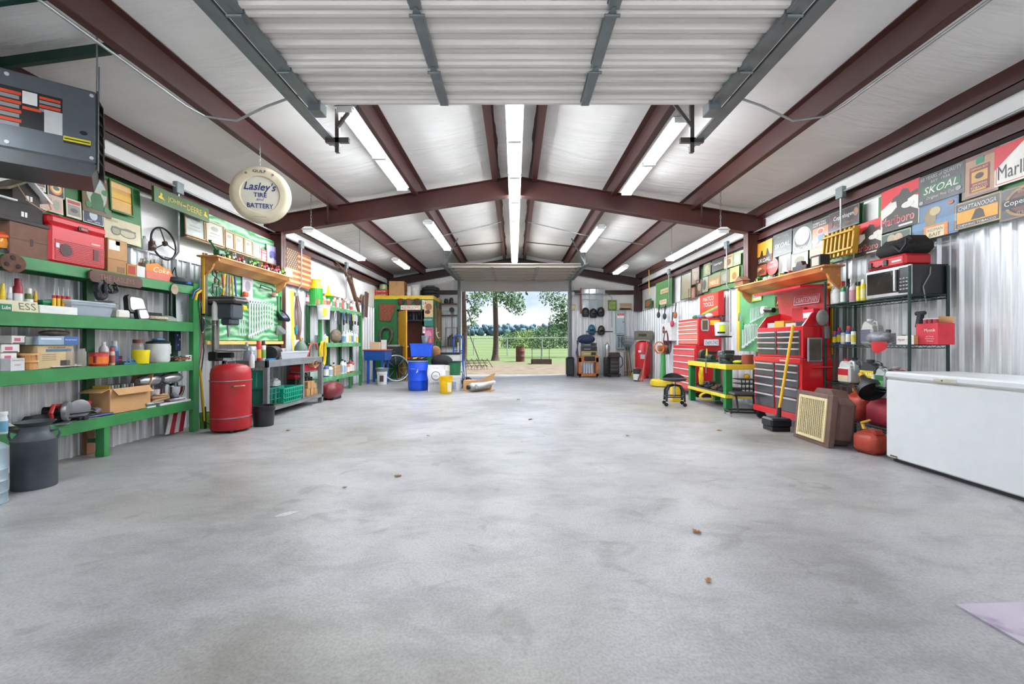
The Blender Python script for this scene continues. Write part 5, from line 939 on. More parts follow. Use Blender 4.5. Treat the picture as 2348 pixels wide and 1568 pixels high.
SH = [(705, Z1, '#b03a5c', 8, 'pink'), (742, Z1, '#a8704e', 14, 'brown'), (752, Z1, '#c9c4b4', 9, 'cream'), (757, Z1, '#8fae9a', 9, 'pale green'), (763, Z1, '#d8d2c8', 10, 'ivory'), (768, Z1, '#c98a5a', 8, 'orange'), (773, Z1, '#b9b0a0', 9, 'beige'), (779, Z1, '#d8d8d4', 9, 'white'), (784, Z1, '#a84a38', 8, 'brick red'), (790, Z1, '#c9ccc4', 9, 'light grey'), (797, Z1, '#d8dcd8', 10, 'tall white'), (804, Z1, '#dedbd4', 10, 'paper-labelled'), (810, Z1, '#c8a8a4', 10, 'rose')]
for i, (u, z, c, wp, nm) in enumerate(SH):
    l, r, h = spot(u, -4.02, z, wp, 17+(i*5) % 9); can(nm+' small container in the row on top of the green rack', l, r, h, c, ['#e4e0d8', '#7a8a6a', '#c0504a'][i % 3], '#d8d4cc' if i % 2 else None, name='container', group='containers on the green rack top')
carton('dark weathered wooden crate on the far end of the rack top', -1, 792, 808, -4.08, Z1, .21, .2, '#4a3a30', name='wooden_crate', cat='crate', panels=(('#2a211c', .05, .95, .3, .33), ('#2a211c', .05, .95, .64, .67)))
carton('pinkish brown small box in front of the milk can', -1, 731, 748, -3.96, Z1, .10, .1, '#b07a5c'); carton('yellow and white oil jug shaped box on the rack top', -1, 735, 742, -4.08, Z1, .20, .08, '#d8c832', panels=(('#e8e8e0', .1, .9, .3, .7),))
bucket('white plastic bucket with a yellow label hanging on the near end of the rack', (-3.86, 9.08, 1.72), .125, .29, '#dfe1e0', handle=None, name='hand_wipe_bucket', rz=1).rotation_euler[2] = 0
t = COL.objects.get('hand_wipe_bucket'); curved_patch(t, 'label_panel', mat('#d9cc20', .5), -1.3, -.7, .06, .22, .127)
t.location = (-3.84, 9.16, 1.56)
for i, (u, c, k) in enumerate(((768, '#b8bcc0', 0), (776, '#2a2c30', 1), (786, '#3f7ab4', 2), (792, '#26282c', 3), (800, '#2d5aa0', 4), (806, '#c9b820', 5), (812, '#c9ccd0', 6), (819, '#3a3c40', 7))):
    t = thing('hand_tool', ['pale hose clamp', 'black apron', 'light blue brush', 'dark pouch', 'blue handled pliers', 'yellow handled snips', 'white spray head', 'grey scraper'][k]+' hung under the top board of the green rack', 'tool', (DX_+.01, Dof(u, DX_), 1.80), LFT)
    if k == 1: G().sheet(lambda s, q: (-.12+.26*s, -.02*math.sin(5*s), -.30*q), 6, 6).obj('cloth', mat(c, .8), t)
    elif k == 0: G().tube([(.05*math.cos(a*PI/8), 0, -.13+.10*math.sin(a*PI/8)) for a in range(16)], .010, 6, True).obj('loop', mat(c, .4), t)
    else: G().tube([(0, -.01, 0), (.0, -.02, -.10), (.02, -.01, -.20-.02*(k % 3))], .014, 6).obj('handle', cm(c), t); G().box(-.03, .03, -.03, .0, -.26-.02*(k % 3), -.18, .008).obj('head', DARKM, t, smooth=False)
MB = [(744, '#c9ccd0', 18, 20), (788, '#b8c8d4', 10, 26), (795, '#dfe2e4', 10, 30), (801, '#e2e4e0', 9, 30), (806, '#d8dce0', 9, 28), (812, '#c9d4dc', 8, 30), (817, '#dde0e0', 9, 26), (823, '#b9c8d0', 8, 22)]
for i, (u, c, wp, hp) in enumerate(MB): l, r, h = spot(u, -4.0, Z2, wp, hp); bottle(['squat grey', 'pale blue', 'tall white', 'cream labelled', 'white shouldered', 'light blue spray', 'white trigger', 'far pale blue'][i]+' bottle on the middle board of the green rack', l, r, h, c, ['#d8c860', '#6a90b0', '#e8e8e4'][i % 3], '#e0e0e0', group='bottles on the middle board of the green rack', trigger='#e4e4e4' if i in (5, 6) else None)
t = thing('canvas_bag', 'brown crumpled canvas bag on the middle board of the green rack', 'bag', (-4.02, Dof(770, -4.02), Z2), LFT); G().sphere((0, 0, .15), .21, 14, 10, sz=.75, sy=.5).obj('bag', mat('#7a6a5a', .9, var=.4, scale=14, bump=1.0), t)
carton('clear plastic drawer box on the middle board near post', -1, 738, 748, -3.96, Z2, .16, .15, '#aab0b4')
LB = [(748, '#3c5a9a', 12, 30, 'blue and white oil jug'), (757, '#e0e2e4', 13, 26, 'white jug beside the blue one'), (765, '#c9ccd0', 10, 30, 'grey oil bottle'), (785, '#dcdfe0', 10, 34, 'tall white jug past the small crate'), (791, '#d0d4d8', 9, 30, 'slim white bottle'), (797, '#d8602a', 10, 24, 'orange oil bottle'), (803, '#8a3a34', 9, 34, 'dark red bottle on the lowest board'), (808, '#c04a30', 8, 28, 'red bottle at the far end of the lowest board')]
for i, (u, c, wp, hp, lb) in enumerate(LB): l, r, h = spot(u, -4.0, Z3, wp, hp); bottle(lb+' of the green rack' if 'board' in lb else lb+' on the lowest board of the green rack', l, r, h, c, '#e6e2dc' if i in (0, 5, 6, 7) else '#9aa8b8', '#2a2a2c', group='bottles on the lowest board of the green rack')
carton('small wooden crate on the lowest board of the green rack', -1, 767, 782, -3.96, Z3, .22, .2, '#b08a60', name='wooden_crate', cat='crate', panels=(('#7a5c3c', 0, 1, .32, .35), ('#7a5c3c', 0, 1, .66, .69)))
# driftwood on the wall
t = thing('driftwood', 'crooked brown branch leaning high on the left wall past the rack', 'branch', (-4.15, 11.6, 1.95), LFT); bk_ = mat('#6b4a36', .85, var=.35, scale=16, bump=.8)
G().tube([(-1.1, 0, 1.05), (-.6, -.05, .85), (-.15, -.04, .62), (.15, -.05, .25), (.42, -.05, -.1)], [.02, .035, .06, .055, .03], 8).tube([(-.15, -.05, .62), (-.2, -.06, .85)], [.05, .02], 8).tube([(.15, -.05, .3), (.45, -.06, .25), (.55, -.06, .42)], [.05, .05, .02], 8).obj('branch', bk_, t)
t = thing('hide_hanging', 'dark brown hide hanging beside the driftwood', 'hide', (-4.12, 12.7, 1.85), LFT); G().sheet(lambda s, q: (-.2+.4*s*(1-.3*q), -.04*math.sin(6*s), .65-.7*q), 6, 6).obj('hide', mat('#4a3630', .9), t)
# blue parts washer
t = thing('parts_washer', 'blue parts washer on legs with red rim by the restroom wall', 'parts washer', (-3.72, 12.4, 0), LFT); bm = mat('#1d4e9c', .35)
bm2 = bm; G().prism([(-.36, .88), (.36, .88), (.30, .62), (-.30, .62)], -.28, .28).obj('basin', bm, t, smooth=False); slab(t, 'rim', mat('#a8443c', .5), -.38, .38, -.30, .30, .88, .91)
for x in (-.28, .24): slab(t, 'leg', bm, x, x+.05, -.22, -.16, 0, .62); slab(t, 'leg', bm, x, x+.05, .16, .22, 0, .62)
carton('small beige box standing on the parts washer rim', 0, 0, 0, 0, .91, .20, .16, '#c9b090', wfix=.26, loc=(-3.75, 12.2, .91)); carton('white plastic filter box on the parts washer', 0, 0, 0, 0, .91, .26, .12, '#d4d4d0', wfix=.12, loc=(-3.55, 12.3, .91))
bucket('white bucket with a dark printed label on the floor by the washer', (-3.48, 11.95, 0), .135, .34, '#dfe1e2', handle='down', name='white_bucket', rz=0); curved_patch(COL.objects['white_bucket'], 'label_panel', mat('#3a2a2c', .5), -1.75, -1.0, .08, .24, .138)
bucket('grey galvanized pan resting on the white bucket', (-3.48, 11.95, .342), .17, .09, mat('#8f979a', .4, .6), handle=None, name='galvanized_pan', cat='pan', bands=0)
t = thing('fan_shroud', 'large round silver fan shroud leaning behind the white bucket', 'fan', (-3.3, 12.75, .0), 0, rot=(-.15, 0, .5)); 
G().tube([(.36*math.cos(2*PI*k/40), 0, .38+.36*math.sin(2*PI*k/40)) for k in range(40)], .022, 8, True).obj('ring', STEEL, t); G().lathe([(.34, 0), (.34, .10), (.30, .12)], 36, cap0=False, cap1=False).obj('shell', mat('#5a5e62', .4, .5), t, (0, .0, .38), (-PI/2, 0, 0))
for k in range(8): a = k*PI/4; G().prism([(.05*math.cos(a), .38+.05*math.sin(a)), (.34*math.cos(a), .38+.34*math.sin(a)), (.34*math.cos(a+.12), .38+.34*math.sin(a+.12))], 0, .01).obj('blade', DARKM, t, smooth=False)
t = thing('tool_cabinet', 'small dark green two-drawer stand behind the washer', 'cabinet', (-3.55, 13.4, 0), 0); slab(t, 'body', mat('#26332e', .45), -.24, .24, 0, .35, .45, .98)
for z in (.62, .82): d_ = slab(t, 'drawer', mat('#2e3d36', .4), -.21, .21, -.012, 0, z-.08, z+.07); G().cyl((-.05, -.02, z), (.05, -.02, z), .006).obj('handle', STEEL, d_)
for x in (-.22, .18): slab(t, 'leg', mat('#26332e', .45), x, x+.04, 0, .04, 0, .45)
slab(t, 'top_tray', mat('#9a9a94', .5), -.2, .15, .05, .3, .98, 1.03)
# ================================================================ RESTROOM box in the far left corner
RX0, RX1, RY = -4.26, -2.47, 13.8; PG = mat('#17662f', .45, var=.1); YT = mat('#d0ac22', .4)
rr = struct('wall_restroom')
DXa, DXb = -3.50, -2.80
for a, b, z0, z1 in ((RX0, DXa, 0, 2.42), (DXb, RX1, 0, 2.42), (DXa, DXb, 2.04, 2.42)): box('wall_panel', PG, rr, a, b, RY, RY+.08, z0, z1)
box('side_wall', PG, rr, RX1-.08, RX1, RY+.08, 15.34, 0, 2.42); box('roof_board', mat('#4a4a46'), rr, RX0, RX1, RY, 15.34, 2.44, 2.50)
box('yellow_trim', YT, rr, RX0-.01, RX1+.01, RY-.015, RY, 2.41, 2.52); box('yellow_trim', YT, rr, RX1, RX1+.015, RY-.015, 15.34, 2.41, 2.52)
fm = mat('#3a2c28', .5)
for a, b, z0, z1 in ((DXa-.06, DXa, 0, 2.10), (DXb, DXb+.06, 0, 2.10), (DXa-.06, DXb+.06, 2.04, 2.10)): box('door_frame', fm, rr, a, b, RY-.02, RY+.09, z0, z1)
box('inner_wall', mat('#5a2c20', .6), rr, RX0, RX1-.1, 14.6, 14.64, 0, 1.75); box('inner_shelf', mat('#6a6e72', .5), rr, DXa-.2, DXb+.2, 14.4, 14.58, 1.78, 1.82)
d3 = struct('door_3', loc=(DXa, RY-.02, 0)); d3.rotation_euler = (0, 0, math.radians(-58)); DY = mat('#c9941c', .35, var=.05)
slab(d3, 'door_leaf', DY, 0, .70, -.02, .02, .01, 2.03); g = G()
for y in (-.05, .05): g.cyl((.64, 0, .98), (.64, y, .98), .008); g.sphere((.64, y*1.2, .98), .026, 10, 8)
g.obj('door_knob', mat('#c0a050', .25, .9), d3)
for z in (.35, 1.1, 1.75): box('hinge', STEEL, d3, -.01, .03, -.03, .03, z, z+.1)
for k in range(5):
    c = ['#3d5a7c', '#b9bcc2', '#7c8894', '#2f4260', '#c9c9c4'][k]; can(['dark blue', 'pale grey', 'slate grey', 'navy', 'off-white'][k]+' bottle on the shelf seen through the restroom door', (-3.30+k*.09, 14.48, 1.822), .03, .16+.03*(k % 2), c, None, '#dddddd', name='toiletry_bottle', cat='bottle', group='bottles inside the restroom')
def bsign(label, u0, u1, vt, vb, D, bg, els=(), **k):
    x0, x1 = (u0-CX)/F*D, (u1-CX)/F*D; z0, z1 = Zof(vb, D), Zof(vt, D); w = x1-x0; h = z1-z0
    t = thing(k.get('name', 'sign'), label, k.get('cat', 'sign'), ((x0+x1)/2, D, z0), 0, k.get('group')); box('panel', cm(bg, rough=.5), t, -w/2, w/2, 0, k.get('th', .012), 0, h)
    for i, e in enumerate(els):
        y = -.002-.001*i
        if e[0] == 't': text(e[1], mat(e[2], .5, var=0), t, -w/2+e[3]*w, y, e[4]*h, e[5]*w, e[6]*h)
        elif e[0] == 'r': box('print', cm(e[1]), t, -w/2+e[2]*w, -w/2+e[3]*w, y, 0, e[4]*h, e[5]*h)
        else: G().prism([(-w/2+w*(e[2]+e[4]*math.cos(2*PI*q/20)), h*(e[3]+e[5]*math.sin(2*PI*q/20))) for q in range(20)], y, 0).obj('print', cm(e[1]), t, smooth=False)
    return t
bsign('white sign reading RESTROOMS in red over the restroom door', 919, 964, 700, 710, RY-.045, '#e4dccb', (('t', 'RESTROOMS', '#a8101c', .5, .5, .92, .62),))
t = bsign('old poster of a reclining figure on the right panel of the restroom front', 968, 993, 688, 727, RY-.02, '#c9a878', (('o', '#8a5c44', .6, .6, .3, .2), ('r', '#b3584a', .1, .4, .78, .86), ('o', '#5a4438', .5, .3, .25, .12)), name='poster', cat='poster')
bsign('teal lettered lower strip of the poster beside the restroom door', 968, 993, 727, 747, RY-.02, '#2d6f68', (('t', 'LAYS SHOP', '#c9d8cc', .5, .7, .8, .2),), name='poster', cat='poster')
bsign('pink printed cloth pinned below the poster', 970, 994, 751, 786, RY-.02, '#b0567e', (('o', '#c98aa4', .5, .5, .3, .3), ('r', '#8a3a5c', .1, .9, .85, .9)), name='cloth', cat='cloth')
bsign('small white notice card above the pink cloth', 969, 975, 749, 764, RY-.035, '#dcd6d2', (('r', '#b06a6a', .2, .8, .4, .6),), name='card', cat='card'); bsign('narrow white thermometer card at the top of the restroom front', 968, 973, 688, 703, RY-.035, '#dcdcd8', (('r', '#8a8a8a', .3, .7, .2, .8),), name='card', cat='card')
def SC_(u, v, D): return ((u-CX)/F*D, D, Zof(v, D))
x, y, z = SC_(888, 717, RY-.02); t = thing('state_plaque', 'brown brick-patterned plaque cut in a state outline on the green wall', 'plaque', (x, y, z), 0)
P_ = [(-.25, .27), (.26, .26), (.25, .18), (.20, .0), (.12, -.18), (.11, -.26), (-.18, -.26), (-.24, -.20), (-.24, .0)]
G().prism(P_, 0, .02).obj('panel', mat('#7a4230', .8, var=.2), t, smooth=False)
for k in range(7):
    for j in range(4): x_ = -.21+j*.105+.05*(k % 2); zz = -.22+k*.066
    for j in range(4):
        x_ = -.215+j*.105+.035*(k % 2); zz = -.24+k*.068
        if x_+.09 < .11+.022*k: box('brick', mat('#8a4c36', .85, var=.3, scale=20), t, x_, x_+.095, -.008, 0, zz, zz+.055)
t = thing('horse_collar', 'worn leather horse collar hanging on the green wall', 'collar', SC_(885, 772, RY-.04), 0); lm = mat('#5b5448', .8, var=.4, scale=12, bump=.5)
G().tube([(.17*math.sin(2*PI*k/28)*(1-.25*math.cos(2*PI*k/28)), 0, -.29*math.cos(2*PI*k/28)) for k in range(28)], .045, 10, True).obj('padding', lm, t, None, (0, .15, 0)); G().tube([(.13*math.sin(2*PI*k/28)*(1-.25*math.cos(2*PI*k/28)), -.04, -.25*math.cos(2*PI*k/28)) for k in range(28)], .012, 6, True).obj('hame', DARKM, t, None, (0, .15, 0))
for k, u in enumerate((919, 938, 957)):
    t = thing('ball_glove', ['left', 'middle', 'right'][k]+' old brown leather mitt hanging on the yellow trim over the restroom door', 'glove', SC_(u, 684, RY-.03), 0, 'leather mitts over the restroom door'); q = mat(['#4a2420', '#7a4a3c', '#52282a'][k], .7, var=.2)
    G().sphere((0, -.03, -.13), .085, 14, 10, sy=.4).obj('palm', q, t)
    for j in range(4): G().tube([(-.055+.032*j, -.03, -.10), (-.075+.046*j, -.03, -.02+.015*math.sin(j))], [.022, .018], 8).obj('finger', q, t)
    G().tube([(.06, -.03, -.16), (.11, -.03, -.10)], [.02, .016], 8).obj('thumb', q, t)
# on the roof
TZ = 2.505
def U(u, D): return (u-CX)/F*D
for k in range(2): t = carton(['lower', 'upper'][k]+' red wooden soda crate with white script on the restroom roof', 0, 0, 0, 0, 0, .10, .30, '#b5301e', wfix=.42, loc=(U(874, 13.9), 13.86, TZ+k*.105), name='soda_crate', cat='crate', words=(('Coca-Cola', '#f0e4dc', .5, .5, .7, .6),), group='soda crates on the restroom roof')
l = (U(878, 13.95), 14.0, TZ+.21); t = can('large glass jar of coloured scraps on the red soda crates', l, .12, .17, '#7a9a9a', '#a8b060', None, name='jar', cat='jar')
carton('tall brown cardboard box on the restroom roof', 0, 0, 0, 0, 0, .46, .40, '#b98c5a', wfix=.46, loc=(U(910, 13.9), 13.86, TZ), tape='#a87c4c')
l = (U(937, 13.9), 13.95, TZ); can('small white can on the restroom roof', l, .075, .14, '#d4d4d0', None, None); can('second small white can stacked on the first', (l[0]+.01, l[1], TZ+.141), .07, .17, '#dcdcd8', None, None)
bucket('white plastic bucket with lid on the restroom roof', (U(953, 13.95), 13.98, TZ), .145, .34, '#d2d2cc', lid='#c9c9c2', handle=None)
for k in range(3):
    t = thing('tire', ['bottom', 'middle', 'top'][k]+' small black tire stacked on the restroom roof', 'tire', (U(987, 14.2), 14.25, TZ+.055+k*.10), 0, 'tires on the restroom roof'); G().lathe([(.17, -.04), (.24, -.052), (.27, -.03), (.275, 0), (.27, .03), (.24, .052), (.17, .04), (.16, 0), (.17, -.04)], 32, cap0=False, cap1=False).obj('tread', RUBBER, t)
coil('green cord and hanger wire lying on the black tires', (U(986, 14.2), 14.25, TZ+.31), 0, .15, 3, .006, '#4a6a50', flat=True, thick=.05, name='cord', cat='cord')
# sticks along the restroom side
rs = random.Random(3)
for k in range(13):
    y = 13.95+k*.105; c = ['#8a7a60', '#5a4434', '#b09a78', '#3e4a3a', '#6e5a44'][k % 5]; t = thing('walking_stick', ['nearest', 'second', 'third', 'fourth', 'fifth', 'sixth', 'seventh', 'eighth', 'ninth', 'tenth', 'eleventh', 'twelfth', 'farthest'][k]+' stick or cane hung on the side wall of the restroom', 'stick', (RX1+.035, y, .95+.3*rs.random()), 0, 'sticks and canes on the restroom side')
    L_k = 1.0+.3*rs.random(); pts = [(0, .015*math.sin(j*1.7+k), L_k*j/6) for j in range(7)]
    if k % 3 == 0: pts += [(0, .03, L_k+.04), (0, .08, L_k+.03), (0, .09, L_k-.03)]
    G().tube(pts, .012, 6).obj('shaft', mat(c, .8, var=.3), t)
t = thing('antler', 'pale curved antler hooked among the sticks', 'antler', (RX1+.06, 14.0, 1.35), 0); G().tube([(0, 0, .2), (.02, -.06, .0), (.06, .0, -.12), (.12, .1, -.10)], [.02, .022, .016, .006], 8).tube([(.02, -.05, .02), (.10, -.08, .08)], [.016, .005], 6).obj('antler', mat('#cfc4ac', .5), t)
# barrel group
t = thing('barrel', 'bright blue plastic barrel standing before the restroom', 'barrel', (-2.23, 10.5, 0)); r = .225; bl = mat('#0e45c4', .3, var=.04)
G().lathe([(r*.9, 0), (r*.97, .02), (r, .08), (r, .22), (r*1.025, .235), (r, .25), (r, .45), (r*1.025, .465), (r, .48), (r, .62), (r*.92, .66), (r*.92, .70)], 32).obj('body', bl, t); G().lathe([(r*1.0, .655), (r*1.03, .66), (r*1.03, .68), (r*1.0, .685)], 32, cap0=False, cap1=False).obj('lid_ring', mat('#a9b4c4', .3, .8), t); G().lathe([(r*.95, .69), (r*.96, .715), (r*.8, .715)], 28).obj('lid', BLACK, t)
box('lettering', mat('#a9c0e8', .4), t, -.12, -.02, -r*1.0-.002, -r*.98, .50, .505); G().prism([(0, .40), (.05, .44), (.04, .50)], -r*1.002, -r*.98).obj('scuff', mat('#d8e2f4', .5), t, smooth=False)
t = thing('tool_heap', 'flat heap of red black and yellow hand tools on the barrel lid', 'tools', (-2.23, 10.5, .716))
for k in range(8): G().tube([(-.2+.05*k, -.15+.03*(k % 3), .018), (-.08+.04*k, .08, .03+.008*(k % 4))], .014, 6).obj('tool', mat(['#b02028', '#1a1a1c', '#c9c9cc', '#d8b81e', '#1a1a1c', '#c03038', '#8a8c90', '#222426'][k], .4), t)
bin_('blue plastic storage tote standing on the barrel', (-2.16, 10.6, .775), 0, .47, .34, .30, '#1450cc', name='tote')
bucket('small galvanized pail on top of the blue tote', (-2.05, 10.6, 1.078), .115, .18, mat('#a4abae', .35, .6, var=.2), handle=None, name='galvanized_pail', bands=1)
coil('red cord draped beside the galvanized pail', (-1.93, 10.5, 1.25), 0, .05, 3, .006, '#c02a3a', tall=2.0, name='cord', cat='cord')
t = thing('feed_sack', 'white printed paper sack standing right of the blue barrel', 'sack', (-1.75, 10.2, 0)); 
G().sheet(lambda s, q: (-.19+.38*s+.018*math.sin(q*7)*(1 if s < .5 else -1)-.02*(q-.5), -.09*math.sin(PI*s)**.6*math.sin(PI*min(q*1.0, .94)+.12)-.0+.01*math.sin(9*q), .60*q), 12, 10).sheet(lambda s, q: (.19-.38*s, .09*math.sin(PI*s)**.6*math.sin(PI*min(q, .94)+.12), .60*q), 12, 10).obj('sack', mat('#d3d2d4', .7, var=.08), t)
nb = mat('#4a5478', .6); G().lathe([(.085, 0), (.10, 0)], 28, cap0=False, cap1=False).obj('ring_print', nb, t, (0, -.105, .36), (PI/2, 0, 0)); text('USA', nb, t, 0, -.108, .36, .10, .04); text('LITTER', nb, t, 0, -.10, .19, .26, .045); text('30 LBS', nb, t, 0, -.09, .53, .12, .018)
t = bucket('bright yellow plastic bucket in front of the white sack', (-1.49, 9.87, 0), .145, .37, '#e6b800', handle=None, name='yellow_bucket', bands=3); curved_patch(t, 'torn_label', mat('#e4d9b4', .6), -1.2, -.45, .04, .24, .142)
bucket('plain white bucket standing behind the yellow one', (-1.58, 10.35, .0), .145, .58, '#dcdcd8', handle=None, name='white_drum', cat='bucket', bands=1)
t = bucket('white and green printed bucket with black lid beside the yellow bucket', (-1.36, 10.35, 0), .14, .36, '#d4d8d8', handle=None, name='printed_bucket'); curved_patch(t, 'label', mat('#8a9ab0', .5), -2.0, -1.2, .05, .22, .138)
bucket('green and black bucket stacked on the printed bucket', (-1.36, 10.35, .365), .14, .30, '#1c6a48', handle=None, name='green_bucket', lid='#17181a')
t = thing('duffel_bag', 'black cloth tool bag heaped behind the sack', 'bag', (-1.72, 10.75, .50)); G().sphere((0, 0, .15), .26, 16, 10, sz=.62, sy=.6).obj('bag', mat('#17191c', .85, bump=.8, scale=12), t); slab(t, 'support_crate', mat('#8f9498', .5), -.24, .24, -.14, .14, -.50, .0)
t = thing('chest', 'white lidded cabinet behind the black bag', 'cabinet', (-1.72, 11.6, 0)); slab(t, 'body', mat('#cfd0ce', .4), -.30, .30, 0, .4, 0, .80, .01); slab(t, 'lid', BLACK, -.33, .33, -.03, .42, .80, .84)
t = thing('leather_bag', 'brown leather tool pouch hanging over the tote side', 'pouch', (-1.88, 10.8, .76)); G().sphere((0, 0, .12), .13, 12, 8, sy=.5, sz=1.1).obj('pouch', mat('#8a5c34', .7, var=.3), t)
t = thing('appliance_dolly', 'upright blue tubular hand truck by the left door jamb', 'hand truck', (-1.60, 12.9, 0)); bd = mat('#1a54b4', .35)
for x in (-.13, .13): G().tube([(x, 0, .05), (x, 0, 1.18), (x*.7, -.02, 1.28)], .020, 8).obj('rail', bd, t)
G().tube([(-.10, -.02, 1.27), (0, -.03, 1.31), (.10, -.02, 1.27)], .018, 8).tube([(.02, -.02, 1.29), (.14, -.12, 1.25), (.16, -.14, 1.10), (.13, 0, .95)], .016, 8).obj('handle', bd, t)
for z in (.25, .55, .85): slab(t, 'cross_bar', bd, -.13, .13, -.01, .01, z, z+.03)
slab(t, 'centre_bar', mat('#c9ccd0', .4), -.015, .015, -.015, .0, .1, 1.1); slab(t, 'toe_plate', bd, -.18, .18, -.18, 0, .02, .035)
for x in (-.17, .17): G().cyl((x-.02, .06, .09), (x+.02, .06, .09), .09, n=18).obj('wheel', RUBBER, t)
for k in range(4): t = thing('pipe_offcut', ['nearest', 'second', 'third', 'farthest'][k]+' steel rod leaning beside the blue hand truck', 'rod', (-1.36+.03*k, 12.2, 0), 0, 'rods leaning by the hand truck'); G().tube([(0, 0, .0), (-.08, .2, .50+.05*k)], .010, 6).obj('rod', mat('#4a6a9a' if k % 2 else '#b9bcc0', .4), t)
t = thing('duct_box', 'long torn cardboard box on the floor holding grey ducts', 'box', (-1.05, 10.3, 0), 0, rot=(0, 0, -.3)); 
g = G(); g.box(-.12, .12, 0, .30, 0, .24); g.obj('end_box', CARD, t, smooth=False); G().prism([(-.10, 0), (.42, 0), (.52, .40), (.30, .30), (.0, .12)], .34, .35).prism([(-.05, 0), (.52, 0), (.52, .02), (-.05, .02)], .05, .34).obj('tray', CARD, t, smooth=False)
t = thing('muffler', 'grey metal muffler cylinder lying in the long cardboard box', 'muffler', (-.80, 10.25, .11), 0, rot=(0, 0, -.75)); G().lathe([(.04, -.30), (.09, -.26), (.10, -.2), (.10, .2), (.09, .26), (.04, .30)], 22).obj('shell', mat('#a9acac', .35, .6), t, None, (PI/2, 0, 0)); G().cyl((0, -.34, 0), (0, -.26, 0), .05, n=14).obj('inlet', DARKM, t); G().cyl((.13, -.2, .02), (.13, .35, .08), .05, n=14).obj('pipe', mat('#c9c9c9', .4, .4), t)
t = thing('tire_scrap', 'curled black rubber and grey hoses on the floor by the duct box', 'rubber', (-1.12, 10.75, 0)); G().tube([(.10*math.cos(k*.6), 0, .14+.12*math.sin(k*.6)) for k in range(10)], .035, 8).obj('rubber', RUBBER, t); G().tube([(-.12, -.05, .02), (-.05, -.03, .25), (-.12, 0, .42)], .02, 8).obj('hose', STEEL, t)
# back wall left: shelves with odds and ends
t = thing('wall_rack', 'brown steel shelf rails with odds and ends on the back wall left of the door', 'shelf', (0, 15.28, 0))
for z in (2.40, 2.02, .98): slab(t, 'shelf_board', mat('#6b4a3c', .6), -2.45, -1.93, -.16, .06, z-.025, z)
for i, (u, z, c, n, lb) in enumerate(((1023, 2.40, '#232628', 'box', 'black power tool on the top back shelf'), (1035, 2.40, '#2c2e30', 'box', 'dark glass lantern on the top back shelf'), (1024, .98, '#8a8f8e', 'box', 'grey jar on the lower back shelf'), (1051, .98, '#3a3c40', 'box', 'black bottle on the lower back shelf'))): can(lb, (U(u, 15.2), 15.2, z), .07 if i < 2 else .05, .16+.03*i, c, None, c, name='tool_case', cat='tool')
t = thing('pulley', 'round black pulley on a long pole against the back wall', 'pulley', (U(1036, 15.1), 15.12, 1.0)); G().cyl((0, 0, 1.18), (0, -.05, 1.18), .085, n=20).obj('wheel', BLACK, t); G().tube([(0, 0, 0), (0, 0, 1.15)], .016, 8).obj('pole', mat('#6f6a64', .5), t)
for k in range(6): t = thing('iron_tool', ['first', 'second', 'third', 'fourth', 'fifth', 'sixth'][k]+' dark iron tool from the left on the lower back shelf', 'tool', (U(1028+4*k, 15.12), 15.12, .985), 0, 'iron tools standing on the back shelf'); G().tube([(0, 0, 0), (.01, 0, .28+.05*(k % 3))], .018, 6).box(-.03, .03, -.015, .015, .22+.05*(k % 3), .30+.05*(k % 3), .005).obj('tool', mat('#3e342e', .7), t)
t = thing('iron_stand', 'open rectangular black frame standing on the lower back shelf', 'frame', (U(1035, 15.25), 15.25, 1.0)); G().tube([(-.19, 0, 0), (-.19, 0, .60), (.19, 0, .60), (.19, 0, 0)], .012, 4, True).obj('frame', mat('#3a2e28', .6), t)
# ================================================================ back wall right of the door
BW = 15.33
t = thing('suitcase', 'black hard-shell box standing on end by the right door jamb', 'case', (U(1308, 14.6), 14.6, 0)); G().box(-.13, .13, 0, .3, .03, .63, .04).obj('shell', mat('#20262a', .3), t, smooth=False)
for k in range(3): slab(t, 'ridge', BLACK, -.10+.07*k, -.07+.07*k, -.008, 0, .07, .58)
for x in (-.1, .1): G().cyl((x, .03, .02), (x, .06, .02), .02, n=10).obj('caster', RUBBER, t)
t = thing('console_cart', 'orange brown wooden cart with an open front by the back wall', 'cart', (U(1350, 14.3), 14.3, 0)); om = mat('#a8602c', .5, var=.2)
for x in (-.31, .23): slab(t, 'side', om, x, x+.08, 0, .4, .04, .62)
slab(t, 'top', om, -.33, .33, -.01, .42, .62, .66); slab(t, 'bottom', om, -.31, .31, 0, .4, .04, .12); slab(t, 'upper_rail', om, -.31, .31, 0, .03, .48, .62); slab(t, 'hub_panel', BLACK, -.14, .2, -.03, .02, .52, .66, .02)
for k in range(4): slab(t, 'slat', mat('#a9b4c4', .5), -.15+.08*k, -.10+.08*k, .1, .12, .12, .46)
for x in (-.28, .26): G().cyl((x-.01, .05, .022), (x+.02, .05, .022), .022, n=10).obj('caster', RUBBER, t)
for i, (h, c, lb) in enumerate(((.16, '#8a7a4a', 'brown and black amplifier lowest on the wooden cart'), (.14, '#2c2e32', 'black receiver in the middle of the stack on the wooden cart'), (.12, '#4a4e54', 'grey tape deck on the stack on the wooden cart'))): carton(lb, 0, 0, 0, 0, 0, h, .3, c, wfix=.50-.02*i, loc=(U(1352, 14.3), 14.32, .665+sum((.16, .14, .12)[:i])+.002*i), name='stereo_unit', cat='stereo', panels=(('#b9bcc0', .15, .55, .4, .5), ('#17181a', .6, .9, .2, .8)))
t = thing('jacket_pile', 'dark blue jackets and cables heaped over the stereo stack', 'jackets', (U(1345, 14.3), 14.38, 1.10)); jm = mat('#1e2a44', .9, var=.4, bump=.8, scale=10)
G().sphere((0, 0, .10), .28, 16, 10, sz=.55, sy=.6).obj('cloth', jm, t)
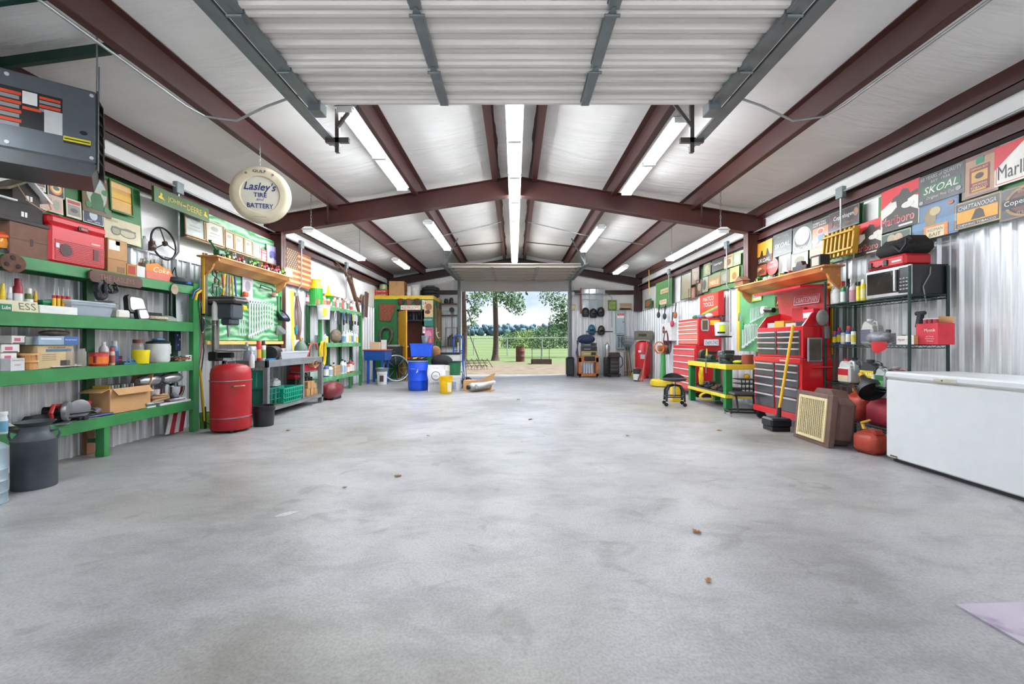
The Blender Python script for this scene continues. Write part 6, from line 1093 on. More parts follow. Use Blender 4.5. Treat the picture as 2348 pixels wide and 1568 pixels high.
for k in range(6): G().tube([(-.1, -.14, .2), (-.26-.01*k, -.15, .05), (-.34+.015*k, -.12, -.35-.06*(k % 3))], .016, 6).obj('cable', mat(['#23407a', '#2a2c38', '#5a3038'][k % 3], .7), t)
t = struct('window_1', loc=(U(1359, BW), BW, Zof(712, BW))); w, h = .72, .74; wm = mat('#b9bab6', .5)
box('glass', mat('#aeb8bd', .15, .3, var=.15, scale=2), t, -w/2, w/2, -.01, 0, 0, h)
for x in (-w/2, -w/6, w/6, w/2): box('muntin', wm, t, x-.014, x+.014, -.03, 0, 0, h)
for z in (0, h/2, h): box('muntin', wm, t, -w/2, w/2, -.03, -.001, z-.014, z+.014)
box('side_casing', mat('#8a3a3c', .5), t, -w/2-.06, -w/2-.015, -.035, 0, -.1, h+.02); box('side_casing', mat('#c9c4ba', .5), t, w/2+.015, w/2+.05, -.035, 0, -.05, h+.02)
def mask(label, u, v, D, c, band=None):
    t = thing('welding_helmet', label, 'helmet', SC_(u, v, D), 0, 'helmets hung on the back wall'); G().lathe([(.09, 0), (.12, .06), (.125, .16), (.10, .26), (.05, .31), (.001, .32)], 20, sy=.7).obj('shell', cm(c, rough=.3), t, (0, -.06, -.16)); box('visor', mat('#0b0c0e', .1), t, -.06, .06, -.155, -.12, -.06, .0)
    if band: box('chin', cm(band), t, -.08, .08, -.14, -.06, -.2, -.12)
mask('left black welding helmet hanging below the window', 1342, 716, 15.3, '#222426'); mask('middle dark navy welding helmet hanging below the window', 1360, 718, 15.3, '#1c2130'); mask('right black welding helmet hanging at the lower right of the window', 1377, 715, 15.3, '#1e1c1c')
mask('teal blue welding helmet on the second row of the corrugated wall', 1356, 755, 15.3, '#1f6480', '#1b1d22'); mask('black welding helmet with headband on the second row', 1378, 757, 15.3, '#2a2624')
t = thing('hanging_rod', 'horizontal black rod carrying the second row of helmets', 'rod', SC_(1378, 760, 15.32), 0); G().tube([(-.5, 0, 0), (.4, 0, 0)], .014, 6).obj('rod', BLACK, t)
for u0, u1, v0, v1, c, lb in ((1394, 1414, 688, 712, '#5c7a2c', 'green and yellow enamel sign on the back wall ledge'), (1421, 1448, 695, 711, '#b09a7c', 'tan sign with dark lettering on the back wall ledge')):
    bsign(lb, u0, u1, v0, v1, BW-.02, c, (('r', '#8fa83a', .15, .85, .15, .85), ('t', 'SEED', '#3a5a1e', .5, .5, .5, .2)) if u0 < 1400 else (('t', 'VOLUNTEER', '#7a3a2c', .5, .7, .8, .3), ('r', '#4a3a2c', .1, .9, .1, .3)), name='enamel_sign')
t = thing('clock', 'small cream wall thermostat box on the jamb side ledge', 'thermostat', SC_(1314, 711, 15.3), 0); slab(t, 'body', mat('#b3a684', .5), -.07, .07, -.08, 0, 0, .19, .01); G().cyl((0, -.085, .11), (0, -.09, .11), .045, n=18).obj('dial', mat('#c9c2a8', .4), t)
t = thing('wall_spring', 'coiled black spring cable lying on the ledge under the tan sign', 'cable', SC_(1434, 712, 15.25), 0); G().tube([(-.2+.012*k, -.03+.03*math.cos(k*1.3), .04+.03*math.sin(k*1.3)) for k in range(34)], .008, 5).obj('wire', BLACK, t)
t = thing('breaker_panel', 'tall grey electrical breaker panel with a danger label on the back wall', 'electrical panel', SC_(1421, 768, 15.3), 0); pm = mat('#9aa7b0', .4, .3)
slab(t, 'cabinet', pm, -.15, .15, -.10, 0, 0, .82, .006); slab(t, 'door', mat('#aab6be', .4, .3), -.125, .125, -.108, -.10, .06, .74); slab(t, 'latch', BLACK, .08, .11, -.115, -.108, .42, .45); slab(t, 'danger_label', WHITE, -.12, .12, -.112, -.108, .56, .73); slab(t, 'red_band', RED, -.11, .11, -.114, -.112, .65, .72); text('DANGER', WHITE, t, 0, -.116, .685, .17, .04)
t = thing('vent_box', 'grey metal box with two rows of slots below the breaker panel', 'electrical panel', SC_(1421, 800, 15.3), 0); slab(t, 'cabinet', pm, -.14, .14, -.08, 0, 0, .44, .004)
for k in range(8):
    for x in (-.07, .03): box('slot', BLACK, t, x, x+.04, -.083, -.08, .06+.045*k, .085+.045*k)
t = thing('welder_cart', 'black welding machine on a wheeled cart with hoses', 'welder', (U(1408, 14.5), 14.5, 0)); 
slab(t, 'machine', mat('#1f1d1c', .4), -.15, .16, -.05, .35, .10, .68, .02); slab(t, 'top_panel', mat('#3a2c28', .4), -.17, .18, -.08, .2, .60, .78, .03); slab(t, 'base', BLACK, -.22, .2, -.1, .4, .06, .10)
for x in (-.15, .14): G().cyl((x-.015, -.05, .04), (x+.015, -.05, .04), .04, n=12).obj('wheel', RUBBER, t)
for k in range(3): slab(t, 'grille_bar', mat('#3c3a3a'), -.12, .13, -.055, -.05, .2+.12*k, .27+.12*k)
G().tube([(.15, -.1, .70), (.24, -.1, .6), (.25, -.1, .4), (.17, -.1, .3)], .014, 6).tube([(-.16, -.1, .72), (-.28, -.12, .6), (-.30, -.1, .3), (-.26, -.1, .1)], .012, 6).obj('hose', BLACK, t)
t = gas_cyl('small silver gas bottle beside the welding machine', (U(1392, 14.7), 14.7, .62), .09, .46, mat('#b9bcbc', .25, .7)); slab(t, 'stand', BLACK, -.1, .1, -.1, .1, -.62, 0)
t = thing('leaf_rake', 'dark green fan rake standing head up against the back wall', 'rake', (U(1440, 15.1), 15.15, .0)); rk = mat('#1f3f3a', .5)
G().tube([(0, 0, .0), (0, 0, .95)], .016, 8).obj('handle', mat('#8a7c5a', .6), t)
for k in range(15): a = (k-7)*.085; G().tube([(0, 0, .80), (.52*math.sin(a), 0, .80+.50*math.cos(a)), (.55*math.sin(a), -.05, .82+.50*math.cos(a))], .006, 4).obj('tine', rk, t)
for k in range(3): q = .22+.11*k; G().tube([(q*math.sin((j-5)*.11), -.006, .80+q*math.cos((j-5)*.11)) for j in range(11)], .005, 4).obj('cross_tie', rk, t)
for k in range(4):
    t = thing('long_handle_tool', ['nearest', 'second', 'third', 'farthest'][k]+' wooden handled yard tool standing under the rake', 'tool', (U(1434+6*k, 14.9), 14.95+.05*k, 0), 0, 'yard tool handles by the rake'); G().tube([(0, 0, .02), (.0-.02*k, .1, .80+.08*(k % 2))], .016, 8).box(-.03, .03, -.01, .01, 0, .16, .004).obj('handle', mat(['#7a6248', '#4a3c32', '#8a6c48', '#5c5046'][k], .6), t)
t = thing('wire_reel', 'yellow wire auger reel standing on the floor by the red compressor', 'reel', (U(1455, 14.3), 14.35, 0)); G().tube([(.07*math.cos(k*2*PI/20), 0, .09+.07*math.sin(k*2*PI/20)) for k in range(20)], .018, 6, True).obj('ring', mat('#c9b420', .5), t); G().tube([(.02*math.cos(k*1.2), .02*math.sin(k*1.2), .16+.018*k) for k in range(40)], .006, 4).obj('spring', mat('#c9b420', .5), t); slab(t, 'foot', mat('#c9b420', .5), -.10, .10, -.04, .04, 0, .03)
# ================================================================ RIGHT WALL signs
RX = 4.15
def rs_(label, u0, u1, vt, vb, bg, els=(), X=RX, **k):
    k.setdefault('name', 'metal_sign'); return board_sign(label, 1, X, u0, u1, vt, vb, bg, els, lean=.02, **k)
def backing(label, u0, u1, h, z0=2.15, c='#3c7a40', X=4.185):
    a, w = span(u0, u1, X); t = thing('sign_board', label, 'board', (X, a, z0), 0, rot=(-.02, 0, RGT)); n = 3
    for k in range(n): box('plywood', mat(c, .5, var=.12), t, -w/2+w*k/n+.002, -w/2+w*(k+1)/n, 0, .012, 0, h)
backing('green painted board behind the near tobacco signs on the right wall', 2012, 2420, .62); backing('green painted board behind the middle group of signs over the pine shelf', 1733, 1976, .64); backing('green painted board behind the far group of signs', 1602, 1702, .60, c='#4c6e44')
W_, K_, R_ = '#e2dfd8', '#26221f', '#c8202a'
def marl(label, u0, u1, vt, vb, **k): 
    rs_(label, u0, u1, vt, vb, '#d8d4ca', (('p', R_, [(0, 1), (1, 1), (1, .62), (.5, .80), (0, .55)]), ('p', '#3a3530', [(.05, .0), (.98, .0), (.98, .32), (.80, .42), (.70, .52), (.72, .62), (.98, .70), (.95, .78), (.78, .74), (.72, .86), (.58, .90), (.50, .80), (.34, .76), (.28, .66), (.42, .66), (.44, .52), (.30, .42), (.08, .34)]), ('o', '#d8d4ca', .72, .50, .16, .07), ('t', 'Marlboro', '#f0e6e0', .46, .235, .86, .19), ('t', 'Marlboro', R_, .46, .235, .84, .17), ('r', '#d8d4ca', .5, .85, .05, .09)), **k)
marl('tall red and white cowboy silhouette sign in the upper row', 2019, 2107, 424, 524, group=None); marl('smaller cowboy silhouette sign, lower and farther along the wall', 1956, 2021, 508, 585)
rs_('large red and white cigarette sign cut by the right edge of the picture', 2279, 2420, 312, 408, '#d9d5cb', (('p', R_, [(0, 1), (1, 1), (1, .75), (.5, .92), (0, .42)]), ('t', 'Marlboro', K_, .52, .32, .9, .34)), border=R_)
rs_('dark Copenhagen sign with a round ribbon emblem at the right edge', 2291, 2420, 418, 496, '#2a2d2a', (('o', '#a58058', .55, .5, .46, .46), ('o', '#2a2d2a', .55, .5, .40, .40), ('o', '#6a4a3a', .55, .5, .35, .34), ('r', '#2a2a28', .05, .95, .36, .64), ('t', 'Copenhagen', W_, .5, .5, .8, .2), ('t', 'SINCE 1822', '#c9b08a', .55, .82, .4, .08), ('t', 'IT SATISFIES', '#c9b08a', .55, .17, .4, .08)), border='#a58058')
rs_('yellow and black Chattanooga chewing tobacco sign in the lower row', 2187, 2296, 452, 517, '#1f2220', (('r', '#d99a22', .07, .93, .22, .64), ('p', '#3a3228', [(.38, .26), (.68, .26), (.64, .52), (.56, .62), (.48, .6), (.42, .4)]), ('t', 'CHATTANOOGA', W_, .5, .76, .8, .16, .2), ('t', 'CHEWING TOBACCO', W_, .5, .13, .8, .08)), border='#e0b050')
rs_('blue sign with a leaping bass above an orange panel', 2091, 2197, 462, 544, '#3f6288', (('r', '#5f86a4', 0, 1, .3, .5), ('o', '#8a7a52', .42, .6, .13, .27), ('o', '#b9a878', .52, .74, .12, .12), ('r', '#d07a34', .28, .80, .0, .36), ('r', '#d8c8a0', .34, .72, .0, .30), ('t', 'REDMAN', '#5a4030', .53, .22, .32, .08), ('t', 'BAIT', '#5a4030', .53, .09, .25, .1), ('o', '#b06a3a', .85, .85, .06, .05)), border='#2f4c78')
rs_('dark green sign of old men playing cards partly behind the black bag', 2015, 2089, 530, 580, '#1f4030', (('o', '#a89a80', .4, .7, .13, .2), ('o', '#b5a080', .62, .68, .13, .2), ('o', '#a85a34', .5, .45, .28, .12), ('o', '#8a4a30', .88, .6, .05, .08)), border='#cfd0a8')
rs_('black and green SKOAL sign lettered 60 YEARS of QUALITY', 2105, 2212, 388, 458, '#1d211f', (('r', '#2f5f3e', .08, .92, .30, .62), ('t', 'SKOAL', W_, .5, .46, .74, .24, .25), ('t', '60 YEARS of QUALITY', '#b9bcb8', .5, .87, .88, .13), ('t', 'EST. 1934', '#b9bcb8', .5, .72, .4, .08), ('t', 'Original Fine Cut', '#c9ccc8', .5, .18, .6, .12, .2), ('o', '#9a9d9c', .88, .2, .06, .07), ('o', '#9a9d9c', .08, .1, .05, .06)))
rs_('brown pocket-tin shaped smoking tobacco sign with a goat label', 2205, 2289, 351, 448, '#6e3c30', (('r', '#a8876a', .10, .90, .06, .90), ('r', '#7a2c28', .22, .78, .12, .72), ('r', '#c89a4a', .28, .72, .34, .60), ('o', '#3a2a22', .5, .48, .12, .07), ('r', '#2f8060', .4, .62, .76, .92), ('t', 'ORPHAN BOY', '#e0c080', .5, .66, .48, .05), ('t', 'SMOKING', '#e0c8a0', .52, .28, .4, .05), ('t', 'TOBACCO', '#e0c8a0', .5, .21, .46, .06), ('r', '#c99a3a', .3, .7, .13, .17)))
rs_('dark brown Copenhagen sign over the yellow wooden rack', 1899, 1970, 477, 524, '#2b211e', (('t', 'Copenhagen', W_, .5, .6, .64, .26), ('t', 'Smokeless Tobacco', '#a06a4a', .5, .28, .6, .12, .2), ('o', '#6a3a2c', .1, .4, .07, .16), ('o', '#8a6a50', .9, .62, .07, .2)), border='#8a8678')
rs_('tall orange sign with snuff cans and SKOAL lettering', 1856, 1898, 505, 587, '#b0703c', (('r', '#332420', 0, 1, .80, 1), ('t', 'WHEN YOU', W_, .5, .93, .7, .05), ('t', "CAN'T SMOKE", W_, .5, .86, .8, .05), ('o', '#d8c8b8', .6, .68, .2, .1), ('o', '#b04030', .6, .68, .15, .07), ('o', '#b9c4d4', .35, .45, .2, .1), ('o', '#4a7ab0', .65, .5, .18, .09), ('t', 'SKOAL', W_, .5, .26, .7, .1, .2)))
rs_('green sign with a round snuff can and curved black SKOAL base', 1817, 1862, 515, 578, '#2a3a2c', (('o', '#d8dad4', .5, .5, .44, .42), ('o', '#1c201e', .5, .5, .41, .39), ('o', '#c9ccc4', .5, .58, .36, .30), ('t', 'SKOAL', '#a8aca4', .5, .58, .4, .14), ('t', 'SKOAL', W_, .5, .18, .5, .1)))
rs_('square dark SKOAL sign with scroll lettering in the middle group', 1772, 1815, 532, 585, '#1f2422', (('t', 'SKOAL', W_, .5, .45, .8, .2, .2), ('t', 'ORIGINAL', '#8a8f8a', .5, .82, .7, .14), ('t', 'Fine Cut', '#a9aca8', .5, .18, .5, .12)), border='#5a6a5a')
rs_('sign of riders against a yellow sunset lettered SKOAL', 1736, 1770, 553, 604, '#d89a30', (('r', '#3a2418', 0, 1, 0, .36), ('p', '#2a1a14', [(.2, .36), (.3, .62), (.36, .62), (.42, .36), (.6, .36), (.66, .64), (.72, .64), (.84, .36)]), ('t', 'SKOAL', W_, .5, .16, .8, .18)))
rs_('small reddish brown picture sign under the sunset sign', 1731, 1757, 608, 633, '#8a4a34', (('o', '#c99a6a', .4, .6, .2, .2), ('o', '#6a3426', .6, .4, .25, .2)))
rs_('round red Coca-Cola disc on the green board', 1757, 1784, 591, 630, '#c2261e', (('t', 'Coca-Cola', W_, .5, .52, .8, .16, .2), ('t', 'DRINK', W_, .5, .75, .3, .07)), shape=[(.5+.5*math.cos(2*PI*k/28), .5+.5*math.sin(2*PI*k/28)) for k in range(28)], name='disc_sign')
rs_('dark sign with a pale statue figure beside the red disc', 1785, 1813, 582, 628, '#4a4034', (('p', '#cfcabb', [(.3, .1), (.7, .1), (.64, .5), (.7, .75), (.55, .92), (.42, .7), (.2, .8), (.36, .5)]), ('r', '#b9a890', .2, .8, .04, .12)))
rs_('cream and tan tin sign standing behind the toy car', 1814, 1852, 577, 618, '#a09a78', (('o', '#6a6248', .5, .5, .3, .25), ('t', 'CHICAGO', '#4a4434', .5, .88, .7, .1)))
t = thing('wooden_rack', 'yellow stained wooden folding rack leaning on the green board', 'rack', (4.05, Dof(1925, 4.05), 2.16), 0, rot=(-.1, 0, RGT)); yw = mat('#c99a30', .5, var=.15); w_ = .52
for k in range(8): x = -w_/2+w_*k/7; G().box(x-.015, x+.015, -.05, .02, 0, .33, .003).obj('slat', yw, t, smooth=False)
for k in range(6): x = -w_/2+.04+w_*k/7; box('dark_strip', mat('#4a3a2c', .6), t, x, x+.03, -.03, -.01, .05, .30)
for z in (.05, .27): slab(t, 'cross_bar', yw, -w_/2-.02, w_/2+.02, -.07, -.05, z, z+.025)
FS = [(1613, 1629, 604, 632, '#5c6a3c', 'oval cameo sign at the left of the far group', (('o', '#a8a070', .5, .5, .3, .38),)), (1632, 1660, 592, 620, '#2c2622', 'dark Copenhagen sign in the far group', (('t', 'Copenhagen', W_, .5, .55, .7, .25),)), (1660, 1680, 585, 614, '#b09a78', 'tan portrait sign right of the dark one in the far group', (('o', '#7a5a3c', .5, .45, .3, .25), ('r', '#7a5a3c', .1, .9, .8, .9))), (1681, 1698, 577, 608, '#8fa078', 'pale green sign at the near top of the far group', (('o', '#c9c4a8', .5, .5, .3, .3),)), (1624, 1651, 628, 658, '#6a6a3c', 'orange lettered tin sign low in the far group', (('r', '#c8642a', .05, .95, .1, .6), ('t', 'MERLE', '#e8d8b0', .5, .35, .7, .3))), (1652, 1672, 622, 650, '#6a6a58', 'dull grey sign low in the far group', (('o', '#8a8470', .5, .5, .3, .3),)), (1673, 1694, 612, 645, '#b9a860', 'yellowish sign at the near bottom of the far group', (('o', '#a05a34', .5, .4, .25, .25),)), (1607, 1623, 636, 670, '#8a8a74', 'grey sign with a dark figure low at the left of the far group', (('o', '#4a4438', .5, .5, .25, .35),))]
for u0, u1, vt, vb, c, lb, els in FS: rs_(lb, u0, u1, vt, vb, c, els, group='small signs in the far group')
for u0, u1, vt, vb, c, fc, lb in ((1561, 1585, 626, 686, '#8a8a6c', '#3a2f28', 'tall dark framed picture farthest along the right wall ledge'), (1585, 1604, 612, 652, '#7a6048', '#3c2e26', 'dark framed picture hung above the pink print'), (1579, 1594, 660, 685, '#a86a58', '#8a5a4a', 'small pinkish print under the dark framed pictures'), (1596, 1610, 640, 676, '#5a4434', '#3a2a22', 'narrow brown framed board between the frames')): rs_(lb, u0, u1, vt, vb, c, (('o', '#9a8a70', .5, .5, .25, .25),), frame=fc, name='framed_picture', cat='picture')
rs_('tall plain green panel on the liner ledge far along the right wall', 1503, 1540, 642, 703, '#4f7c48', name='painted_board', cat='board', X=4.15); rs_('upper tan plate with dark lettering on the tall green panel', 1514, 1534, 661, 672, '#b9a078', (('t', 'SKATES', '#3a3028', .5, .4, .8, .3),), X=4.14); rs_('lower pale plate with red lettering on the tall green panel', 1512, 1528, 687, 698, '#c9b09c', (('t', 'SMOKING', '#a04030', .5, .6, .8, .3),), X=4.14)
rs_('small green edged sign at the far corner ledge', 1478, 1493, 686, 706, '#3a6a3c', (('o', '#a85a3a', .5, .5, .35, .35),))
# ================================================================ right pegboard, pine shelf
a, b = 5.66, 8.02; t = thing('tool_board', 'plain green tool board with yellow edges behind the red tool chest', 'tool board', (3.94, a, 0), RGT); w = b-a
for k in range(2): box('plywood', mat('#528f5f', .5, var=.12), t, -w+k*w/2+.002, -w+(k+1)*w/2, 0, .014, .95, 2.05)
for x in (-w-.03, 0-.06): slab(t, 'edge_strip', YEL, x, x+.09, -.008, .0, .95, 2.10)
pine_shelf('varnished pine shelf over the red tool chest on the right wall', 1, 3.68, 1684, 1889, 2.03)
def RT(u, z, X=3.905): return (X, Dof(u, X), z)
SZ = 2.032
t = thing('toy_cabin', 'small brown log cabin ornament at the far end of the right pine shelf', 'ornament', (3.80, Dof(1702, 3.8), SZ), RGT); br_ = mat('#8a5c40', .7, var=.3)
for k in range(4): slab(t, 'log', br_, -.13, .13, -.06, .06, .022*k, .022*k+.020, .006)
G().prism([(-.14, .09), (.14, .09), (0, .17)], -.07, .07).obj('roof', mat('#6a4430', .8), t, smooth=False)
toy_tractor('green and yellow toy tractor beside the log cabin', (3.80, Dof(1738, 3.8), SZ), RGT, .16, '#2f7a2a', '#e8c020', 'toys on the right pine shelf')
def toy_car(label, u, c, L, h=.05):
    t = thing('toy_car', label, 'toy', (3.80, Dof(u, 3.8), SZ), RGT, 'toys on the right pine shelf'); m = cm(c, rough=.25)
    G().box(-L/2, L/2, -.035, .035, .012, h*.6, .008).prism([(-L*.28, h*.58), (L*.22, h*.58), (L*.12, h), (-L*.16, h)], -.03, .03).obj('body', m, t, smooth=False)
    for x in (-L*.3, L*.3):
        for y in (-.037, .03): G().cyl((x, y, .014), (x, y+.008, .014), .014, n=10).obj('wheel', RUBBER, t)
for u, c, L, lb in ((1757, '#e0e0dc', .11, 'white toy car on the right pine shelf'), (1768, '#d8d8d0', .09, 'cream toy van on the right pine shelf'), (1780, '#2a2a30', .08, 'black and yellow toy car on the right pine shelf'), (1792, '#b9a23a', .08, 'mustard toy car on the right pine shelf'), (1803, '#3a3434', .08, 'dark toy truck near the boxed model car'), (1813, '#a82a2c', .07, 'small red toy car next to the boxed model car')): toy_car(lb, u, c, L, .055)
toy_car('large dark model race car with pink lettering on the right pine shelf', 1838, '#2a2024', .30, .14); carton('silver framed display box at the near end of the right pine shelf', 1, 1858, 1881, 3.74, SZ, .15, .12, '#2a2a2c', panels=(('#b9b5a4', .15, .85, .15, .85),))
rs_('yellow and green license plate on the green tool board', 1724, 1746, 667, 690, '#b8d43a', (('r', '#dfe4dc', .1, .9, .15, .85), ('t', 'DEERE 1', '#3a6a3c', .5, .5, .7, .3)), X=3.92, name='plate')
rs_('black and yellow leaping deer emblem sign beside the chest lid', 1776, 1797, 676, 708, '#1d1f1a', (('p', '#e0c01e', [(.2, .3), (.3, .55), (.4, .6), (.42, .85), (.5, .9), (.52, .7), (.6, .55), (.8, .4), (.75, .3), (.6, .42), (.4, .42)]), ('t', 'JOHN DEERE', '#e0c01e', .5, .13, .8, .12)), X=3.92, border='#e0c01e')
for i in range(9): wrench(['largest', 'second', 'third', 'fourth', 'fifth', 'sixth', 'seventh', 'eighth', 'smallest'][i]+' small wrench from the left in the upper row on the green board', RT(1722+i*3.6, 1.66), RGT, .24-.011*i, 'small wrenches on the right tool board')
for i in range(10): wrench(['largest', 'second', 'third', 'fourth', 'fifth', 'sixth', 'seventh', 'eighth', 'ninth', 'smallest'][i]+' wrench from the left in the lower row on the green board', RT(1704+i*3.6, 1.40-.012*(i % 2)), RGT, .40-.02*i, 'large wrenches on the right tool board')
t = thing('angle_grinder', 'black and white electric grinder hung on the green board', 'grinder', RT(1768, 1.58), RGT); G().lathe([(.06, 0), (.06, .06), (.03, .07)], 18, (0, 0, 0)).obj('head', mat('#d0d0cc', .4), t, (-.1, -.02, .02), (PI/2, 0, 0)); G().cyl((-.08, -.05, .02), (.16, -.05, .0), .038).obj('body', BLACK, t)
t = thing('hook_cluster', 'steel clamps hung at the far edge of the green board', 'clamps', RT(1697, 1.52), RGT)
for k in range(4): G().tube([(-.05+.03*k, -.01, -.05), (.0+.01*k, -.02, .09), (.06, -.01, -.04)], .006, 5).obj('clamp', STEEL, t)
t = thing('glove', 'green glove hung by the lower wrenches', 'glove', RT(1705, 1.40), RGT); G().box(-.04, .03, -.03, .0, -.08, .05, .012).obj('glove', mat('#2a8a4a', .8), t, smooth=False)
bucket('white hand cleaner bucket with yellow label on a pole stand', (3.70, 8.14, 1.22), .12, .24, '#e4e6e6', handle=None, name='hand_wipe_tub'); t = COL.objects['hand_wipe_tub']; curved_patch(t, 'label', mat('#cfd820', .5), -2.3, -1.5, .04, .19, .118); curved_patch(t, 'print', BLACK, -2.6, -1.5, .04, .07, .119)
t = thing('pole_stand', 'galvanized pole stand carrying the hand cleaner bucket', 'stand', (3.74, 8.16, .0)); slab(t, 'bracket', BLACK, -.13, .09, -.14, .1, 1.19, 1.215); G().cyl((0, 0, 0), (0, 0, 1.19), .03).obj('pole', STEEL, t); G().cyl((0, 0, 0), (0, 0, .03), .14, n=18).obj('base', DARKM, t)
# ---- red roller chest
CX0, C0, C1 = 3.52, 5.58, 6.68
def drawers(t, x0, x1, zs, mm, hm, d=.0):
    for (z0, z1) in zs:
        f_ = slab(t, 'drawer', mm, x0, x1, -.016, 0, z0+.004, z1-.004, .003); box('drawer_pull', hm, f_, x0+.01, x1-.01, -.034, -.016, z1-.028, z1-.010)
AL = mat('#d4d6d8', .3, .5); RC = mat('#c2101c', .28, var=.04, coat=.5); DS = mat('#77777c', .16, .85, var=.1)
t = thing('roller_cabinet', 'red rolling tool cabinet with black drawers and silver pulls', 'tool chest', (CX0, (C0+C1)/2, 0), RGT); w = C1-C0
slab(t, 'body', RC, -w/2, w/2, 0, .38, .12, .90, .006); slab(t, 'base_rail', RC, -w/2, w/2, -.02, .0, .12, .20); slab(t, 'top_trim', RC, -w/2, w/2, -.02, 0, .84, .90)
zz = [.21, .40, .53, .64, .74, .83]
for x0, x1 in ((-w/2+.05, -.025), (.025, w/2-.05)): drawers(t, x0, x1, [(zz[k], zz[k+1]) for k in range(5)], DS, AL)
for x in (-w/2+.06, w/2-.06):
    for y in (.06, .33): G().cyl((x-.02, y, .055), (x+.02, y, .055), .055, n=14).obj('caster', RUBBER, t)
G().tube([(w/2+.0, .12, .80), (w/2+.05, .12, .80), (w/2+.05, .34, .80), (w/2, .34, .80)], .012, 6).obj('side_handle', RC, t)
box('badge', AL, t, .12, .30, -.022, -.02, .855, .875)
t = thing('top_chest', 'open red upper tool chest with raised lid lettered CRAFTSMAN', 'tool chest', (CX0+.03, (C0+C1)/2, .905), RGT); w = 1.04; 
slab(t, 'body', RC, -w/2, w/2, 0, .34, 0, .40, .005); G().prism([(0, .40), (.34, .40), (.34, .62), (.12, .56)], -w/2, -w/2+.02, 'x').obj('side_panel', RC, t, smooth=False); G().prism([(0, .40), (.34, .40), (.34, .62), (.12, .56)], w/2-.02, w/2, 'x').obj('side_panel', RC, t, smooth=False); slab(t, 'back_panel', RC, -w/2, w/2, .32, .34, .40, .62)
for x0, x1 in ((-w/2+.04, -.02), (.02, w/2-.04)): drawers(t, x0, x1, [(.03, .13), (.13, .21), (.21, .28), (.28, .35)], DS, AL)
l_ = G().prism([(.32, .60), (.34, .60), (.30, .90), (.28, .90)], -w/2, w/2, 'x').obj('lid', mat('#c8404c', .25, coat=.5), t, smooth=False); G().prism([(.32, .89), (.32, .92), (-.04, .90), (-.04, .87)], -w/2-.02, w/2+.02, 'x').obj('lid_top', RC, t, smooth=False)
q = link('badge_frame', None, t, (0.14, .300, .76), (-.10, 0, 0)); q.empty_display_size = .02; box('badge', mat('#c85a64', .3), q, -.26, .26, -.012, -.008, -.06, .06); text('CRAFTSMAN', mat('#f0e8e8', .4), q, 0, -.0145, 0, .44, .07); G().box(-.26, .26, -.014, -.012, .052, .06).box(-.26, .26, -.014, -.012, -.06, -.052).box(-.26, -.252, -.014, -.012, -.06, .06).box(.252, .26, -.014, -.012, -.06, .06).obj('border', mat('#f0e8e8', .4), q, smooth=False)
TCX = CX0+.20; TCZ = 1.306
for x_, y_, wd, h, dd, c, lb in ((3.66, 6.50, .18, .07, .14, '#a9aeb4', 'grey drill bit case in the open chest tray'), (3.66, 6.30, .22, .09, .14, '#c9982a', 'yellow and black tool case in the open chest tray'), (3.66, 6.04, .22, .05, .12, '#b9bcc0', 'silver socket tray in the open chest'), (3.62, 5.76, .18, .06, .12, '#26282a', 'black bit box with yellow label at the near side of the open chest'), (3.76, 5.84, .22, .22, .08, '#c8303a', 'red socket set box standing in the open chest'), (3.82, 6.14, .26, .26, .04, '#b02026', 'thin red case leaning at the back of the open chest')): carton(lb, 1, 0, 0, 0, 0, h, dd, c, wfix=wd, loc=(x_, y_, TCZ), name='tool_case', cat='case', panels=(('#e8e8e4', .1, .9, .5, .8),) if 'socket set' in lb else ())
# sanding pads, pans hung on the near side of the chest
t = thing('respirator', 'grey dust mask shaped bag hung on the near side of the red chest', 'mask', (3.72, 5.50, 1.30), 0); G().sphere((0, 0, .10), .075, 14, 10, sy=.4, sz=1.3).obj('shell', mat('#7d7c78', .6, var=.3), t); G().tube([(0.05, 0, .0), (.06, 0, -.15)], .03, 8).obj('hose', mat('#4a4a4a', .6), t)
t = thing('steel_pan', 'rectangular steel pan hung on the near side of the red chest', 'pan', (3.66, 5.55, 1.0), 0); G().box(-.09, .09, -.01, .01, -.14, .16, .03).obj('rim', STEEL, t, smooth=False); slab(t, 'well', mat('#6a625c', .3, .8), -.07, .07, -.013, -.01, -.12, .14)
t = thing('push_broom', 'yellow handled long broom leaning on the red chest', 'broom', (3.36, 5.72, 0), 0); G().tube([(-.02, .02, .26), (.14, .0, 1.32)], .018, 8).obj('handle', mat('#e0ac18', .35), t); G().tube([(-.02, .02, .28), (-.03, .02, .16)], [.022, .03], 8).obj('socket', BLACK, t)
slab(t, 'head', mat('#171a24', .4), -.20, .06, -.12, .12, .05, .16, .02); slab(t, 'bristles', BLACK, -.18, .04, -.11, .11, 0, .05)
